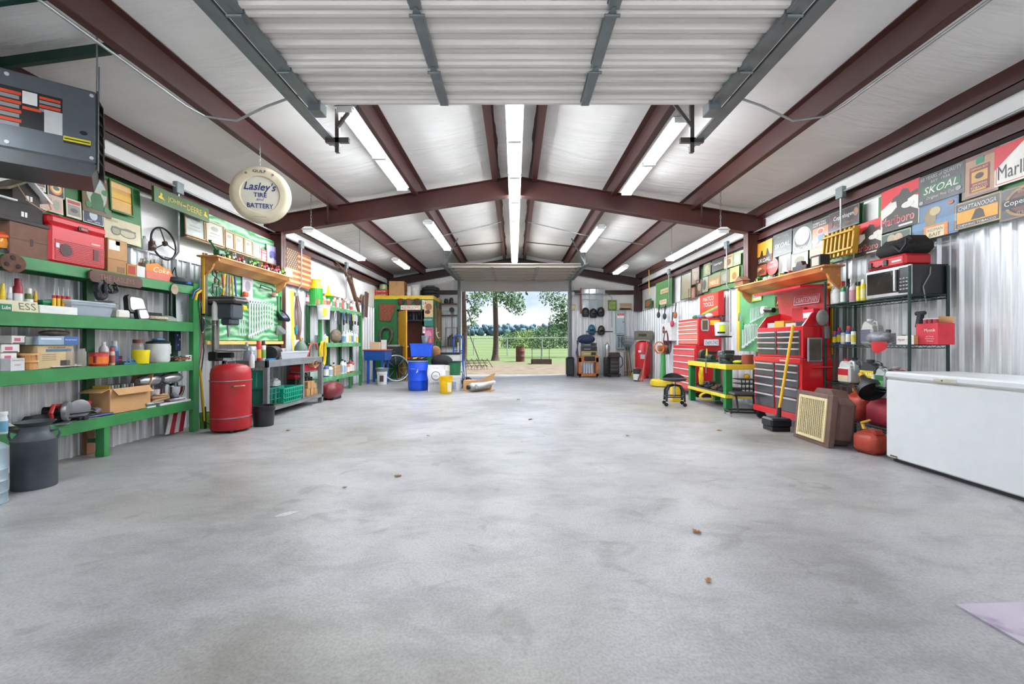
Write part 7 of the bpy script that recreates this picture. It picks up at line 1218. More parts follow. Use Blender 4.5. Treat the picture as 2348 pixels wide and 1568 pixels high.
# ---- far red chest
t = thing('tool_chest', 'older red roller tool chest with pale drawer pulls beyond the green workbench', 'tool chest', (3.60, 9.68, 0), RGT); w = 1.28; RO = mat('#b3121c', .35, var=.06)
slab(t, 'body', RO, -w/2, w/2, 0, .56, .10, 1.04, .006); slab(t, 'side_rail', BLACK, w/2, w/2+.05, .12, .42, .88, .92)
drawers(t, -w/2+.04, w/2-.04, [(.14+.14*k, .28+.14*k) for k in range(6)], mat('#c84a50', .35), mat('#e0d8d4', .4))
for x in (-w/2+.06, w/2-.06):
    for y in (.06, .48): G().cyl((x-.02, y, .05), (x+.02, y, .05), .05, n=12).obj('caster', RUBBER, t)
t = thing('upper_chest', 'older red upper chest with pinkish drawers and a picture plate on its side', 'tool chest', (3.66, 9.60, 1.045), RGT); w = 1.12
slab(t, 'body', RO, -w/2, w/2, 0, .50, 0, .54, .005); drawers(t, -w/2+.04, w/2-.04, [(.02, .13), (.13, .26), (.26, .34), (.34, .42), (.42, .50)], mat('#d07468', .35), mat('#e6dcd6', .4))
G().prism([(.06, .28), (.18, .28), (.20, .32), (.20, .48), (.18, .52), (.06, .52), (.04, .48), (.04, .32)], w/2, w/2+.008, 'x').obj('picture_plate', mat('#b9bcba', .3, .5), t, smooth=False); G().prism([(.07, .31), (.17, .31), (.17, .49), (.07, .49)], w/2+.008, w/2+.010, 'x').obj('picture', mat('#5a4a34', .5), t, smooth=False); G().prism([(.22, .40), (.42, .40), (.42, .50), (.22, .50)], w/2, w/2+.004, 'x').obj('sticker', YEL, t, smooth=False)
t = link('lid', None, t, (.08, .42, .555)); t['label'] = 'raised red lid lettered MATCO TOOLS'; box('panel', mat('#b8402e', .35), t, -.50, .50, 0, .03, .04, .52); G().prism([(-.05, .04), (.06, .04), (.06, .55), (-.05, .5)], .49, .52, 'x').obj('side', RO, t, smooth=False)
text('MATCO', mat('#f0ece4', .4), t, -.06, -.003, .42, .52, .09); text('TOOLS', mat('#f0ece4', .4), t, -.06, -.003, .30, .50, .09); G().prism([(-.45, .06), (.35, .19), (.42, .23), (-.40, .11)], -.003, 0).obj('swoosh', mat('#4a9a8a', .4), t, smooth=False); G().prism([(-.42, .09), (.38, .22), (.42, .25), (-.38, .13)], -.004, 0).obj('swoosh', YEL, t, smooth=False)
for k, (c, x, lb) in enumerate((('#2c6a3c', -.2, 'green glove heap on the older red chest'), ('#4a6a8a', -.05, 'blue rag on the older red chest'), ('#5a5a58', .08, 'grey cap on the older red chest'), ('#d8d4c8', .22, 'white and black helmet on the older red chest'))): t = thing('cloth_item', lb, 'cloth', (3.92, 9.52-x*1.6, 1.588), RGT); G().sphere((0, 0, .05), .10, 12, 8, sz=.5, sy=.7).obj('cloth', mat(c, .8, bump=.5), t)
t = thing('flashlight', 'long black flashlight hanging on the near side of the older chest', 'flashlight', (4.06, 9.0, 1.33), 0, rot=(0, .25, 0)); G().cyl((0, 0, -.02), (0, 0, .26), .03, .035).obj('body', BLACK, t)
t = bsign('white licence plate reading 691742 propped by the older chest', 1615, 1648, 778, 792, 8.98, '#d8dadc', (('t', '691742', '#3a4a6a', .58, .48, .74, .6), ('t', 'A', '#3a4a6a', .12, .7, .09, .3), ('t', 'R', '#3a4a6a', .12, .3, .09, .3)), name='licence_plate', cat='plate')
# ---- green and yellow bench
t = thing('welding_bench', 'green legged steel workbench with bright yellow edges', 'workbench', (0, 0, 0)); GX, G0, G1 = 3.33, 7.17, 8.72; yb = mat('#d8c23a', .5, var=.15); gl = mat('#1f7a3a', .4, var=.1)
slab(t, 'top_plate', mat('#5c6a58', .5, .3), GX, 3.90, G0, G1, .735, .75); slab(t, 'front_edge', yb, GX-.01, GX, G0-.01, G1, .67, .755); slab(t, 'end_edge', yb, GX-.01, 3.90, G0-.02, G0-.01, .67, .755)
slab(t, 'lower_edge', yb, GX-.01, GX, G0, G1, .22, .275); slab(t, 'lower_edge', yb, GX, 3.90, G0-.02, G0-.01, .22, .275); slab(t, 'lower_shelf', mat('#6a6e68', .6), GX, 3.9, G0, G1, .255, .27)
for x, y in ((GX-.0, G0), (GX, G1-.1), (3.80, G0), (3.80, G1-.1)): slab(t, 'leg', gl, x, x+.10, y, y+.10, 0, .67)
BZ2 = .752
t = thing('miter_saw', 'black and green chop saw standing on the green bench', 'saw', (3.55, 8.35, BZ2), RGT); slab(t, 'base', mat('#1f3a2c', .5), -.25, .22, -.12, .16, 0, .05, .01); G().cyl((-.20, -.02, .13), (-.08, -.02, .13), .085, n=20).cyl((-.05, -.0, .09), (.22, .0, .07), .05).obj('motor', mat('#26342c', .4), t)
t = thing('bench_vise', 'dark steel bench vise with yellow coiled air line', 'vise', (3.46, 7.48, BZ2), RGT); vm = mat('#3e4648', .4, .4)
G().cyl((0, .02, 0), (0, .02, .05), .11, n=20).cyl((0, .02, .05), (0, .02, .10), .07, .06, n=16).obj('swivel_base', vm, t); G().box(-.10, .12, -.06, .10, .08, .17, .02).box(.04, .10, -.07, .11, .15, .22, .01).obj('fixed_body', vm, t, smooth=False); G().box(-.20, -.06, -.05, .09, .10, .21, .025).obj('moving_jaw', mat('#59636a', .35, .4), t, smooth=False); G().cyl((-.28, .02, .12), (-.18, .02, .12), .014).cyl((-.27, .02, .03), (-.27, .02, .21), .008).obj('screw_handle', STEEL, t)
carton('grey and red tool case behind the vise on the green bench', 1, 0, 0, 0, 0, .13, .2, '#5b3a3e', wfix=.30, loc=(3.62, 7.75, BZ2), name='tool_case', cat='case', panels=(('#c9ccd0', .1, .7, .6, .7),))
t = thing('air_hammer', 'yellow and chrome air tool standing up at the bench edge', 'air tool', (3.36, 7.85, BZ2-.18), RGT); G().tube([(0, -.06, .0), (0, -.06, .2), (.01, -.05, .42)], .010, 6).obj('shaft', CHROME, t); G().cyl((.01, -.05, .30), (.01, -.05, .42), .018, .01).obj('grip', YEL, t)
t = coil('yellow coiled air line hanging below the bench front', (3.31, 8.0, .66), RGT, .05, 5, .007, '#e0c020', name='air_line', cat='hose', tall=3.0); t = thing('green_tin', 'reddish ribbed can at the near end of the bench by the tool chest', 'can', (3.72, 7.27, BZ2)); G().lathe([(.085, 0)]+[(.085+.004*(k % 2), .015*k+.005) for k in range(10)]+[(.085, .155)], 20).obj('body', mat('#a0503c', .4, .3), t)
t = thing('rag_pile', 'pile of green and yellow rags on the green bench', 'rags', (3.62, 7.42, BZ2)); 
for k in range(3): G().sphere((-.02+.05*k, -.05+.03*k, .03), .07, 10, 6, sz=.45).obj('rag', mat(['#b9c83a', '#3a8a5a', '#c9ccc4'][k], .9), t)
for k in range(5): t = thing('bench_tool', ['nearest', 'second', 'third', 'fourth', 'farthest'][k]+' dark hand tool lying on the bench lower shelf', 'tool', (3.50, 7.35+.28*k, .272), RGT, 'tools on the lower shelf of the green bench'); G().box(-.11, .10, -.06, .12, 0, .10+.03*(k % 2), .03).obj('body', mat(['#4a4e52', '#26282a', '#6a4a34', '#3a3c40', '#2a2a2c'][k], .5, bump=.4), t, smooth=False); G().cyl((-.14, -.05, .05), (.06, -.06, .10), .02).obj('grip', BLACK, t)
t = coil('yellow cord coil hanging under the far end of the green bench', (3.36, 8.0, .22), 0, .11, 5, .009, '#e0c81e', name='cord_reel', cat='cord', tall=.6)
t = thing('milk_crate', 'black wire crate with a yellow float under the bench end', 'crate', (3.70, 7.30, .275)); cr_ = mat('#1a1b1d', .5)
for k in range(5):
    G().box(-.13+.06*k, -.12+.06*k, -.14, -.13, 0, .24).obj('wire', cr_, t, smooth=False)
for z in (0, .08, .16, .23): slab(t, 'hoop', cr_, -.14, .14, -.145, .14, z, z+.012)
t = thing('float', 'small yellow ball resting in the black crate', 'ball', (3.68, 7.22, .56)); G().sphere((0, 0, 0), .045).obj('ball', YEL, t)
# stool and creeper
t = thing('rolling_stool', 'black tractor-seat rolling stool beside the green bench', 'stool', (2.79, 7.95, 0), -.2); bs = mat('#22262c', .35)
G().lathe([(.10, .42), (.19, .435), (.205, .455), (.20, .475), (.13, .480), (.001, .470)], 28, sy=.9).obj('seat', bs, t); G().sheet(lambda s, q: (.205*math.cos(PI*.08+PI*.84*s), .185*math.sin(PI*.08+PI*.84*s), .455+.10*q*math.sin(PI*s)), 14, 3).obj('backrest', bs, t)
G().cyl((0, 0, .14), (0, 0, .43), .022).obj('gas_post', CHROME, t)
for k in range(4):
    a = PI/4+k*PI/2; c_, s_ = math.cos(a), math.sin(a); G().tube([(0, 0, .36), (.14*c_, .14*s_, .34), (.20*c_, .20*s_, .26), (.21*c_, .21*s_, .08)], .020, 6).obj('leg', bs, t)
    b2 = a+PI/2; G().tube([(.205*c_, .205*s_, .16), (.205*math.cos(b2), .205*math.sin(b2), .16)], .014, 4).obj('brace', bs, t); G().cyl((.215*c_, .215*s_-.012, .032), (.215*c_, .215*s_+.012, .032), .032, n=14).obj('caster', RUBBER, t)
t = thing('creeper_seat', 'low black wheeled mechanic seat on the floor before the red cabinet', 'seat', (3.46, 6.85, 0), -.15); slab(t, 'seat', BLACK, -.20, .20, -.14, .14, .30, .35, .03); G().tube([(-.24, -.15, .07), (.22, -.18, .07), (.28, 0, .07), (.2, .15, .07), (-.24, .14, .07)], .016, 6, True).obj('base_frame', BLACK, t); 
for x, y in ((-.12, 0), (.12, 0)): G().tube([(x, y-.1, .07), (x, y, .31)], .014, 6).obj('strut', BLACK, t)
for x, y in ((-.24, -.15), (.22, -.18), (.22, .15), (-.24, .14)): G().cyl((x-.012, y, .028), (x+.012, y, .028), .028, n=12).obj('caster', CHROME, t)
t = thing('yellow_box', 'small yellow box on the floor under the far end of the green bench', 'box', (3.02, 8.5, 0)); slab(t, 'body', mat('#d8b41c', .5), -.09, .09, -.05, .08, 0, .32, .006)
# ---- compressor corner
t = thing('air_compressor', 'tall red vertical air compressor tank in the far right corner', 'compressor', (3.92, 13.9, 0)); r = .235; rc = mat('#b01620', .3, var=.04)
G().lathe([(r*.3, .06), (r*.8, .10), (r, .18), (r, 1.02), (r*.85, 1.10), (r*.4, 1.15), (.001, 1.16)], 32).obj('tank', rc, t); slab(t, 'label_panel', mat('#a9b0b4', .4), -.14, .0, -r-.004, -r*.9, .60, .74); slab(t, 'sticker', WHITE, -.2, -.12, -r-.003, -r*.8, .80, .86)
for k in range(3): a = k*2.1+.4; slab(t, 'foot', rc, .16*math.cos(a)-.04, .16*math.cos(a)+.04, .16*math.sin(a)-.04, .16*math.sin(a)+.04, 0, .12)
slab(t, 'pump_cover', mat('#6a6656', .4), -.22, .26, -.18, .2, 1.18, 1.45, .015); slab(t, 'grille', mat('#3a3830'), -.18, .05, -.185, -.18, 1.28, 1.36)
coil('dark red air hose coiled on the right wall by the white cabinet', (4.16, 12.2, 1.42), RGT, .18, 7, .014, '#5a2c30', tall=1.75, thick=.10)
t = thing('wall_cabinet', 'white wall cabinet with a round dark logo on the right wall', 'cabinet', (4.08, Dof(1528, 4.08), 1.14), RGT); slab(t, 'body', mat('#dcdddc', .35), -.36, .36, 0, .16, 0, .48, .01); slab(t, 'door', mat('#e2e3e2', .35), -.35, .35, -.015, 0, .01, .47); G().prism([(-.18+.10*math.cos(k*PI/12), .30+.10*math.sin(k*PI/12)) for k in range(24)], -.018, -.015).obj('logo_disc', mat('#7a2c34', .4), t, smooth=False); text('NAPA', WHITE, t, -.18, -.020, .30, .14, .05)
for u, v, c, lb in ((1510, 722, '#2c3034', 'dark strap and pulley hung high on the right wall'), (1548, 722, '#a8643c', 'orange and brown leather straps hung near the white cabinet'), (1541, 742, '#b03a54', 'pink ball on a hook near the white cabinet'), (1524, 725, '#3a3834', 'dark cap lying on top of the white cabinet')):
    D = Dof(u, 4.1); t = thing('hanging_gear', lb, 'gear', (4.1, D, Zof(v, D)), RGT); G().sphere((0, 0, 0), .09, 10, 8, sy=.5).obj('bundle', mat(c, .7, bump=.5), t); G().tube([(0, 0, .05), (.02, .02, .30)], .014, 5).obj('strap', BLACK, t)
t = thing('pedestal_grinder', 'green pedestal with a black wheel grinder on a yellow tire base', 'grinder', (3.72, 11.4, 0)); G().cyl((0, 0, .12), (0, 0, .82), .075, .06, n=16).obj('pedestal', mat('#3c8a4c', .45, var=.15), t); G().cyl((-.12, 0, .95), (.10, 0, .95), .08, n=18).cyl((.0, 0, .82), (0, 0, .9), .04).obj('motor', mat('#a8643a', .6), t); G().cyl((.12, -.03, .95), (.17, -.03, .95), .13, n=22).obj('grinding_wheel', BLACK, t, None, (0, 0, -.5))
G().lathe([(.17, .03), (.25, .0), (.31, .03), (.32, .09), (.31, .15), (.25, .18), (.17, .15), (.16, .09), (.17, .03)], 32, cap0=False, cap1=False).obj('tire_base', mat('#d0b52a', .5, var=.15), t)
for k in range(4): t = thing('leaning_pole', ['red', 'orange', 'brown', 'dark red'][k]+' pole leaning by the pedestal grinder', 'pole', (3.55-.05*k, 12.6, 0)); G().tube([(0, 0, .02), (.20+.08*k, .3, 1.15-.08*k)], .016, 6).obj('pole', mat(['#b02034', '#b8642c', '#6a4030', '#702028'][k], .5), t)
carton('brown paper bag and box leaning behind the grinder', 1, 0, 0, 0, 0, .48, .2, '#a87a4c', wfix=.30, loc=(3.86, 10.65, 0)); bucket('dark bucket with white label behind the grinder', (3.5, 12.9, 0), .14, .34, '#2a2c2e', band='#c9ccd0')
coil('orange extension cord bundled on the grinder', (3.58, 11.3, 1.12), 0, .12, 5, .010, '#b8602c', name='extension_cord', cat='cord', tall=1.2)
# ================================================================ wire shelving on the right wall
SXf, SXb, S0, S1 = 3.80, 4.20, 4.38, 5.57; wg = mat('#1f3a34', .4, .3)
t = thing('wire_shelving', 'dark green wire shelving unit beside the white freezer', 'shelf', (0, 0, 0))
for x in (SXf, SXb-.03):
    for y in (S0, S1): G().cyl((x, y, 0), (x, y, 1.84), .014, n=10).obj('post', wg, t)
LV = (1.555, 1.075, .625, .20)
for z in LV:
    g = G()
    for y in (S0, S1): g.tube([(SXf, y, z), (SXb-.03, y, z)], .005, 5).tube([(SXf, y, z-.03), (SXb-.03, y, z-.03)], .004, 5)
    for x in (SXf, SXb-.03):
        g.tube([(x, S0, z), (x, S1, z)], .005, 5).tube([(x, S0, z-.03), (x, S1, z-.03)], .004, 5); n = 24
        g.tube([(x, S0+(S1-S0)*k/n, z-.03*(k % 2)) for k in range(n+1)], .0025, 4)
    for k in range(1, 30): y = S0+(S1-S0)*k/30; g.tube([(SXf, y, z-.002), (SXb-.03, y, z-.002)], .0022, 4)
    g.obj('wire_shelf', wg, t, smooth=False)
def sh(u, X, z): return (X, Dof(u, X), z)
A, B_, C_, D_ = [z+.004 for z in LV]
GN = 'cleaners on the top wire shelf'
for u, c, b, tr, wp, hp, lb in ((1917, '#dcdcda', '#e9e9e6', '#e0e0de', 26, 50, 'large white spray bottle at the far end of the top wire shelf'), (1934, '#2f9a58', '#dfe3de', '#c02a2a', 14, 52, 'green spray bottle with red trigger on the top wire shelf'), (1946, '#2a2a2c', '#3a3a3c', '#1c1c1e', 14, 56, 'black spray bottle behind the green one'), (1957, '#c9c4c4', '#b98a94', '#d8d8d4', 20, 54, 'clear spray bottle with pink label on the top wire shelf')):
    l, r, h = spot(u, 3.92, A, wp, hp); bottle(lb, l, r, h, c, b, trigger=tr, group=GN, name='spray_bottle')
for u, c, b, cp, wp, hp, lb in ((1969, '#e3c81a', '#e8d84a', '#1d1f24', 12, 46, 'yellow aerosol can with black cap'), (1980, '#e0c814', '#d8d0a0', '#e8e8e8', 14, 50, 'yellow aerosol can with white nozzle'), (1995, '#e6d01c', '#e8d850', '#e6d01c', 17, 50, 'tall all-yellow aerosol can beside the microwave')):
    l, r, h = spot(u, 3.88, A, wp, hp); can(lb, l, r, h, c, b, cp, group=GN)
t = thing('microwave', 'black and steel microwave oven on the top wire shelf', 'microwave', (3.84, 4.68, A), RGT); w = .56; kb = mat('#1a1a1c', .35)
slab(t, 'body', kb, -w/2, w/2, .01, .36, .01, .30, .005); slab(t, 'door_frame', mat('#b9babc', .3, .7), -w/2, w/2, -.012, .01, .01, .30, .003); slab(t, 'door_glass', mat('#2a2826', .08), -w/2+.02, w/2-.14, -.016, -.012, .045, .27); slab(t, 'handle', mat('#c9cacc', .25, .8), w/2-.17, w/2-.145, -.045, -.016, .05, .27, .006); slab(t, 'control_panel', mat('#141416', .2), w/2-.135, w/2-.01, -.016, -.012, .03, .28)
for k in range(4):
    for j in range(3): box('button', mat('#8a8c90', .4), t, w/2-.12+.035*j, w/2-.095+.035*j, -.018, -.016, .06+.035*k, .075+.035*k)
G().tube([(w/2-.02, .2, .31), (w/2+.03, .15, .2), (w/2+.01, .1, .08), (w/2+.02, .12, -.08)], .005, 6).obj('power_cord', mat('#8a8f8c', .5), t)
t = thing('tool_case', 'red hard plastic tool case lying on the microwave', 'case', (3.83, 4.72, A+.302), RGT); rd = mat('#b8242a', .4)
G().box(-.24, .25, .0, .28, 0, .12, .025).obj('shell', rd, t, smooth=False); 
for x in (-.20, .0): slab(t, 'latch', BLACK, x, x+.05, -.012, .0, .03, .09, .004)
G().tube([(-.13, 0, .04), (-.12, -.03, .02), (-.04, -.03, .02), (-.03, 0, .04)], .008, 6).obj('handle', BLACK, t); box('lettering', mat('#e8d8d4'), t, .10, .21, -.002, 0, .05, .065)
t = thing('soft_tool_bag', 'sagging black cloth tool bag on the red tool case', 'bag', (3.86, 4.68, A+.424), RGT)
G().box(-.23, .25, .0, .27, 0, .14, .05).prism([(-.20, .12), (.22, .12), (.16, .185), (.02, .165), (-.12, .175)], .05, .22).obj('bag', mat('#131315', .85, bump=.9, scale=12), t, ang=70); G().tube([(.05, -.01, .10), (.16, -.03, .02), (.22, -.02, .08), (.2, 0, .14)], .012, 6).obj('strap', BLACK, t)
# second wire shelf
GM = 'cans and bottles on the middle wire shelf'
for u, X, c, b, cp, wp, hp, lb in ((1914, 3.90, '#24479a', '#e0c81e', '#c02a2e', 11, 30, 'short blue and yellow aerosol can at the far end of the middle wire shelf'), (1924, 3.93, '#24479a', '#d8c020', '#c02a2e', 12, 38, 'taller blue and yellow aerosol can on the middle wire shelf'), (1934, 3.88, '#a8aaa4', '#c9c4a8', '#26282a', 13, 34, 'silver and cream aerosol can on the middle wire shelf'), (1946, 3.90, '#2a4a8c', '#e8e4dc', '#c02a2e', 14, 42, 'blue aerosol can with wide red cap on the middle wire shelf'), (1957, 3.87, '#dcdcd4', '#c9b84a', '#2a2a2c', 12, 38, 'white and yellow bottle next to the big clear jug')):
    l, r, h = spot(u, X, B_, wp, hp); can(lb, l, r, h, c, b, cp, group=GM)
jug('large translucent plastic jug with a dark label on the middle wire shelf', sh(1984, 3.86, B_), .17, .15, .28, mat('#c9cbc4', .25, var=.05, alpha=.85), '#5a5a6c', '#e8e8e8', rz=RGT)
for u, X, c, b, cp, wp, hp, lb in ((2009, 4.0, '#a83a3a', '#e0dcd8', '#b03034', 10, 30, 'red and white tin behind the clear jug'), (2020, 4.05, '#1f3a8a', '#24479a', '#1f3a8a', 14, 40, 'dark blue aerosol can at the back of the middle wire shelf'), (2037, 4.02, '#d8dadc', '#c9ccd0', '#2a2a2c', 18, 34, 'white squeeze bottle with black tip'), (2050, 4.06, '#8f959a', '#a9adb0', '#7a7f84', 12, 26, 'grey jar near the plastic bag'), (2072, 4.05, '#4a4a3c', '#5c5c48', '#2c2c2a', 16, 22, 'dark pump bottle behind the plastic bag')):
    l, r, h = spot(u, X, B_, wp, hp); can(lb, l, r, h, c, b, cp, group=GM)
t = thing('plastic_bag', 'crumpled clear plastic bag of parts on the middle wire shelf', 'bag', (3.90, 4.86, B_), RGT); G().sphere((0, .0, .07), .16, 16, 10, sz=.45, sy=.6).obj('bag', mat('#8d9096', .15, var=.5, scale=16, bump=1.0, alpha=.9), t)
t = thing('red_rag', 'bright red shop rag hanging over the edge of the middle wire shelf', 'rag', (3.79, 4.72, B_), RGT); G().sheet(lambda s, q: (-.10+.18*s, -.012-.02*math.sin(5*s), .03-.13*q*(1-abs(s-.5))), 8, 5).obj('rag', mat('#b8222a', .8), t)
t = carton('open white and brown carton holding parts behind the bag', 1, 0, 0, 0, 0, .09, .14, '#b98f60', wfix=.20, loc=(3.86, 4.50, B_), panels=(('#dcdad4', 0, 1, 0, .95),), words=(('Mystik', '#8a4a4c', .3, .5, .4, .3),))
t = carton('red and white grease tube carton lettered Mystik', 1, 0, 0, 0, 0, .20, .16, '#c8303e', wfix=.23, loc=(3.86, 4.27+.03, B_), words=(('Mystik', '#f0e8e4', .66, .66, .5, .18), ('Hi-Temp', '#f0e0e0', .66, .38, .34, .07), ('Multi-Purpose', '#f0e0e0', .66, .28, .4, .07), ('Grease', '#f0e0e0', .66, .18, .3, .07)), name='grease_carton'); 
t.location = (3.90, 4.50-.19, B_); G().prism([(-.115, .198), (.115, .198), (.115, .26), (-.02, .27)], .14, .15).obj('flap', CARD, t, smooth=False)
for k in range(3): tt = thing('grease_tube', ['left', 'middle', 'right'][k]+' red grease tube standing in the open carton', 'tube', (3.96, 4.38-.05*k, B_+.06), 0, 'grease tubes in the carton'); G().cyl((0, 0, 0), (0, 0, .18), .022, n=14).obj('tube', mat('#a83a40', .35), tt); G().cyl((0, 0, .18), (0, 0, .19), .023, n=14).obj('cap', mat('#d8d4d4', .4), tt)
t = thing('trailer_ball', 'black hitch handle hanging from the top wire shelf', 'hook', (4.02, 4.52, 1.30), RGT); G().tube([(0, 0, .22), (-.01, 0, .12)], .004, 5).obj('wire', STEEL, t); G().box(-.03, .03, -.02, .02, -.06, .10, .01).cyl((-.05, 0, .08), (.04, 0, .10), .02).obj('handle', BLACK, t, None, (0, .2, 0), smooth=False)
# third wire shelf
jug('white herbicide jug with red label and red cap on the lower wire shelf', sh(1933, 3.84, C_), .20, .13, .28, '#dfe0de', '#b8202a', '#c02a2e', rz=RGT, panel2='#d8c8a0')
jug('grey antifreeze jug just behind the white herbicide jug', sh(1952, 3.98, C_), .18, .13, .29, '#7d8183', '#c9b820', '#3a3c3e', rz=RGT)
jug('dark grey antifreeze jug lettered PLUS on the lower wire shelf', sh(1987, 3.86, C_), .24, .15, .28, '#3c4042', '#d0be1a', '#2a2c2e', rz=RGT, words='PLUS', panel2='#b9a818')
jug('grey two-stroke oil bottle with green and yellow label', sh(2016, 3.82, C_), .13, .08, .22, '#a9acac', '#2a6a3c', '#9a9c9c', rz=RGT, panel2='#5aa868')
jug('pinkish round jug behind the oil bottle', sh(2046, 4.0, C_), .22, .15, .21, '#a88488', None, '#c9c4c4', rz=RGT)
can('small blue and white tube beside the oil bottle', sh(2003, 3.83, C_), .02, .13, '#c9ccd4', '#3a5aa0', '#b9bcc4'); carton('wide black tool box at the back of the lower wire shelf', 1, 0, 0, 0, 0, .17, .2, '#1c1c1e', wfix=.36, loc=(3.96, 4.58, C_), name='tool_box', cat='box', panels=(('#3a3a3c', .3, .7, .5, .6),))
# bottom shelf gas cans and funnel
def gas_can(label, loc, rz, w, d, h, c, spout=None, name='gas_can'):
    t = thing(name, label, 'gas can', loc, rz); m = mat(c, .5, var=.3, scale=8, bump=.2); G().box(-w/2, w/2, 0, d, 0, h*.86, min(w, d)*.22).prism([(-w*.38, h*.84), (w*.38, h*.84), (w*.30, h), (-w*.05, h)], d*.3, d*.7).obj('body', m, t, ang=60)
    G().cyl((-w*.25, d/2, h*.84), (-w*.25, d/2, h*.96), .035, n=14).obj('collar', BLACK, t)
    if spout: G().tube([(-w*.25, d/2, h*.95), (-w*.35, d/2, h*1.20), (-w*.35+spout, d/2-.02, h*1.38)], [.02, .016, .010], 8).obj('spout', mat('#d0a03a', .5), t)
    return t
gas_can('faded orange gas can with a yellow spout on the bottom wire shelf', (3.84, 5.20, D_), RGT, .30, .2, .34, '#b8422e', .06); gas_can('pink-red gas can under the black funnel', (3.84, 4.86, D_), RGT, .32, .22, .30, '#b03a48'); gas_can('orange gas can half hidden by the freezer', (3.83, 4.56, D_), RGT, .24, .22, .30, '#c04a24')
t = thing('large_funnel', 'large black plastic funnel lying on the gas cans', 'funnel', (3.80, 4.86, D_+.40), 0, rot=(-.9, .3, 0)); G().lathe([(.125, -.05), (.13, .0), (.035, .15), (.025, .22), (.02, .22), (.03, .15), (.12, .0)], 24, cap0=False).obj('cone', mat('#1d1f21', .5), t); G().cyl((0, 0, .2), (0, 0, .25), .028, n=12).obj('neck_tip', mat('#c9962e', .5), t)
t = gas_can('weathered small red metal gas can on the floor beside the freezer', (3.43, 4.50, 0), RGT+.2, .26, .22, .24, '#a83c28', .10, 'metal_gas_can')
# box fan / cooler
t = thing('window_cooler', 'brown window cooler with cream grille leaning on the floor by the red chest', 'cooler', (3.27, 5.03, 0), 0, rot=(-.09, 0, RGT-.03)); hb = mat('#6a5048', .55, var=.2); w = .62; h = .55; cg = mat('#d8c89a', .5, var=.08)
g = G(); 
for a in ((-w/2, -w/2+.07, 0, h), (w/2-.07, w/2, 0, h), (-w/2+.07, w/2-.07, 0, .05), (-w/2+.07, w/2-.07, h-.05, h)): g.box(a[0], a[1], -.01, .05, a[2], a[3], .003)
g.obj('front_frame', hb, t, smooth=False); slab(t, 'dark_interior', mat('#1c1614', .8), -w/2+.05, w/2-.05, .03, .045, .04, h-.04); G().box(-w/2+.04, w/2-.03, .05, .30, .03, h-.03, .06).obj('rear_housing', hb, t, smooth=False); G().prism([(-.25, h-.04), (.15, h-.04), (.08, h+.05), (-.16, h+.05)], .12, .28).obj('top_hump', hb, t, smooth=False)
gx0, gx1, gz0, gz1 = -w/2+.065, w/2-.065, .045, h-.045
for a in ((gx0, gx0+.03, gz0, gz1), (gx1-.03, gx1, gz0, gz1), (gx0+.03, gx1-.03, gz0, gz0+.03), (gx0+.03, gx1-.03, gz1-.03, gz1)): slab(t, 'grille_rim', cg, a[0], a[1], -.024, -.008, a[2], a[3])
for k in range(13): x = gx0+.03+(gx1-gx0-.06)*(k+.5)/13; slab(t, 'grille_bar', cg, x-.005, x+.005, -.020, -.012, gz0+.02, gz1-.02, 0)
for k in range(26): z = gz0+.03+(gz1-gz0-.06)*(k+.5)/26; slab(t, 'grille_bar', cg, gx0+.02, gx1-.02, -.018, -.012, z-.0022, z+.0022, 0)
# freezer
FX, F0, F1 = 3.47, 4.27, 2.55; fw = mat('#dcdfe0', .3, var=.03)
t = thing('chest_freezer', 'large white chest freezer along the right wall in the foreground', 'freezer', (FX, (F0+F1)/2, 0), RGT); w = F0-F1
slab(t, 'cabinet', fw, -w/2, w/2, .012, .70, .035, .755, .012); slab(t, 'base', BLACK, -w/2+.04, w/2-.04, .05, .66, 0, .036); slab(t, 'gasket', mat('#b9b5a8', .6), -w/2+.01, w/2-.01, .02, .69, .755, .768)
slab(t, 'lid', fw, -w/2-.004, w/2+.004, .0, .70, .768, .83, .016); l_ = slab(t, 'lock_plate', mat('#c9c4b4', .35, .3), -.36, -.16, -.006, .0, .775, .805); G().cyl((-.28, -.008, .79), (-.28, -.006, .79), .007, n=10).obj('keyhole', RUST, t)
box('rust_spot', RUST, t, -w/2+.05, -w/2+.13, .0112, .012, .05, .062); box('rust_spot', RUST, t, -w/2+.11, -w/2+.14, .0112, .012, .036, .046)
# floor mat at the lower right
t = thing('floor_mat', 'faded lilac sheet of board lying on the floor at the lower right corner', 'mat', (1.84, 1.90, 0)); 
def _lil(N, L, p):
    a = tex(N, L, 'Noise', 3, detail=8); r_ = ramp(N, [(.35, '#b3aab4'), (.62, '#a89fac'), (.68, '#85788c')]); L.new(a.outputs['Fac'], r_.inputs[0]); L.new(r_.outputs[0], p.inputs['Base Color'])
G().prism([(0, 0), (.03, -.9), (1.1, -.86), (1.1, .06)], 0, .008, 'z').obj('board', nodemat('lilac_board', _lil, .6), t, smooth=False)
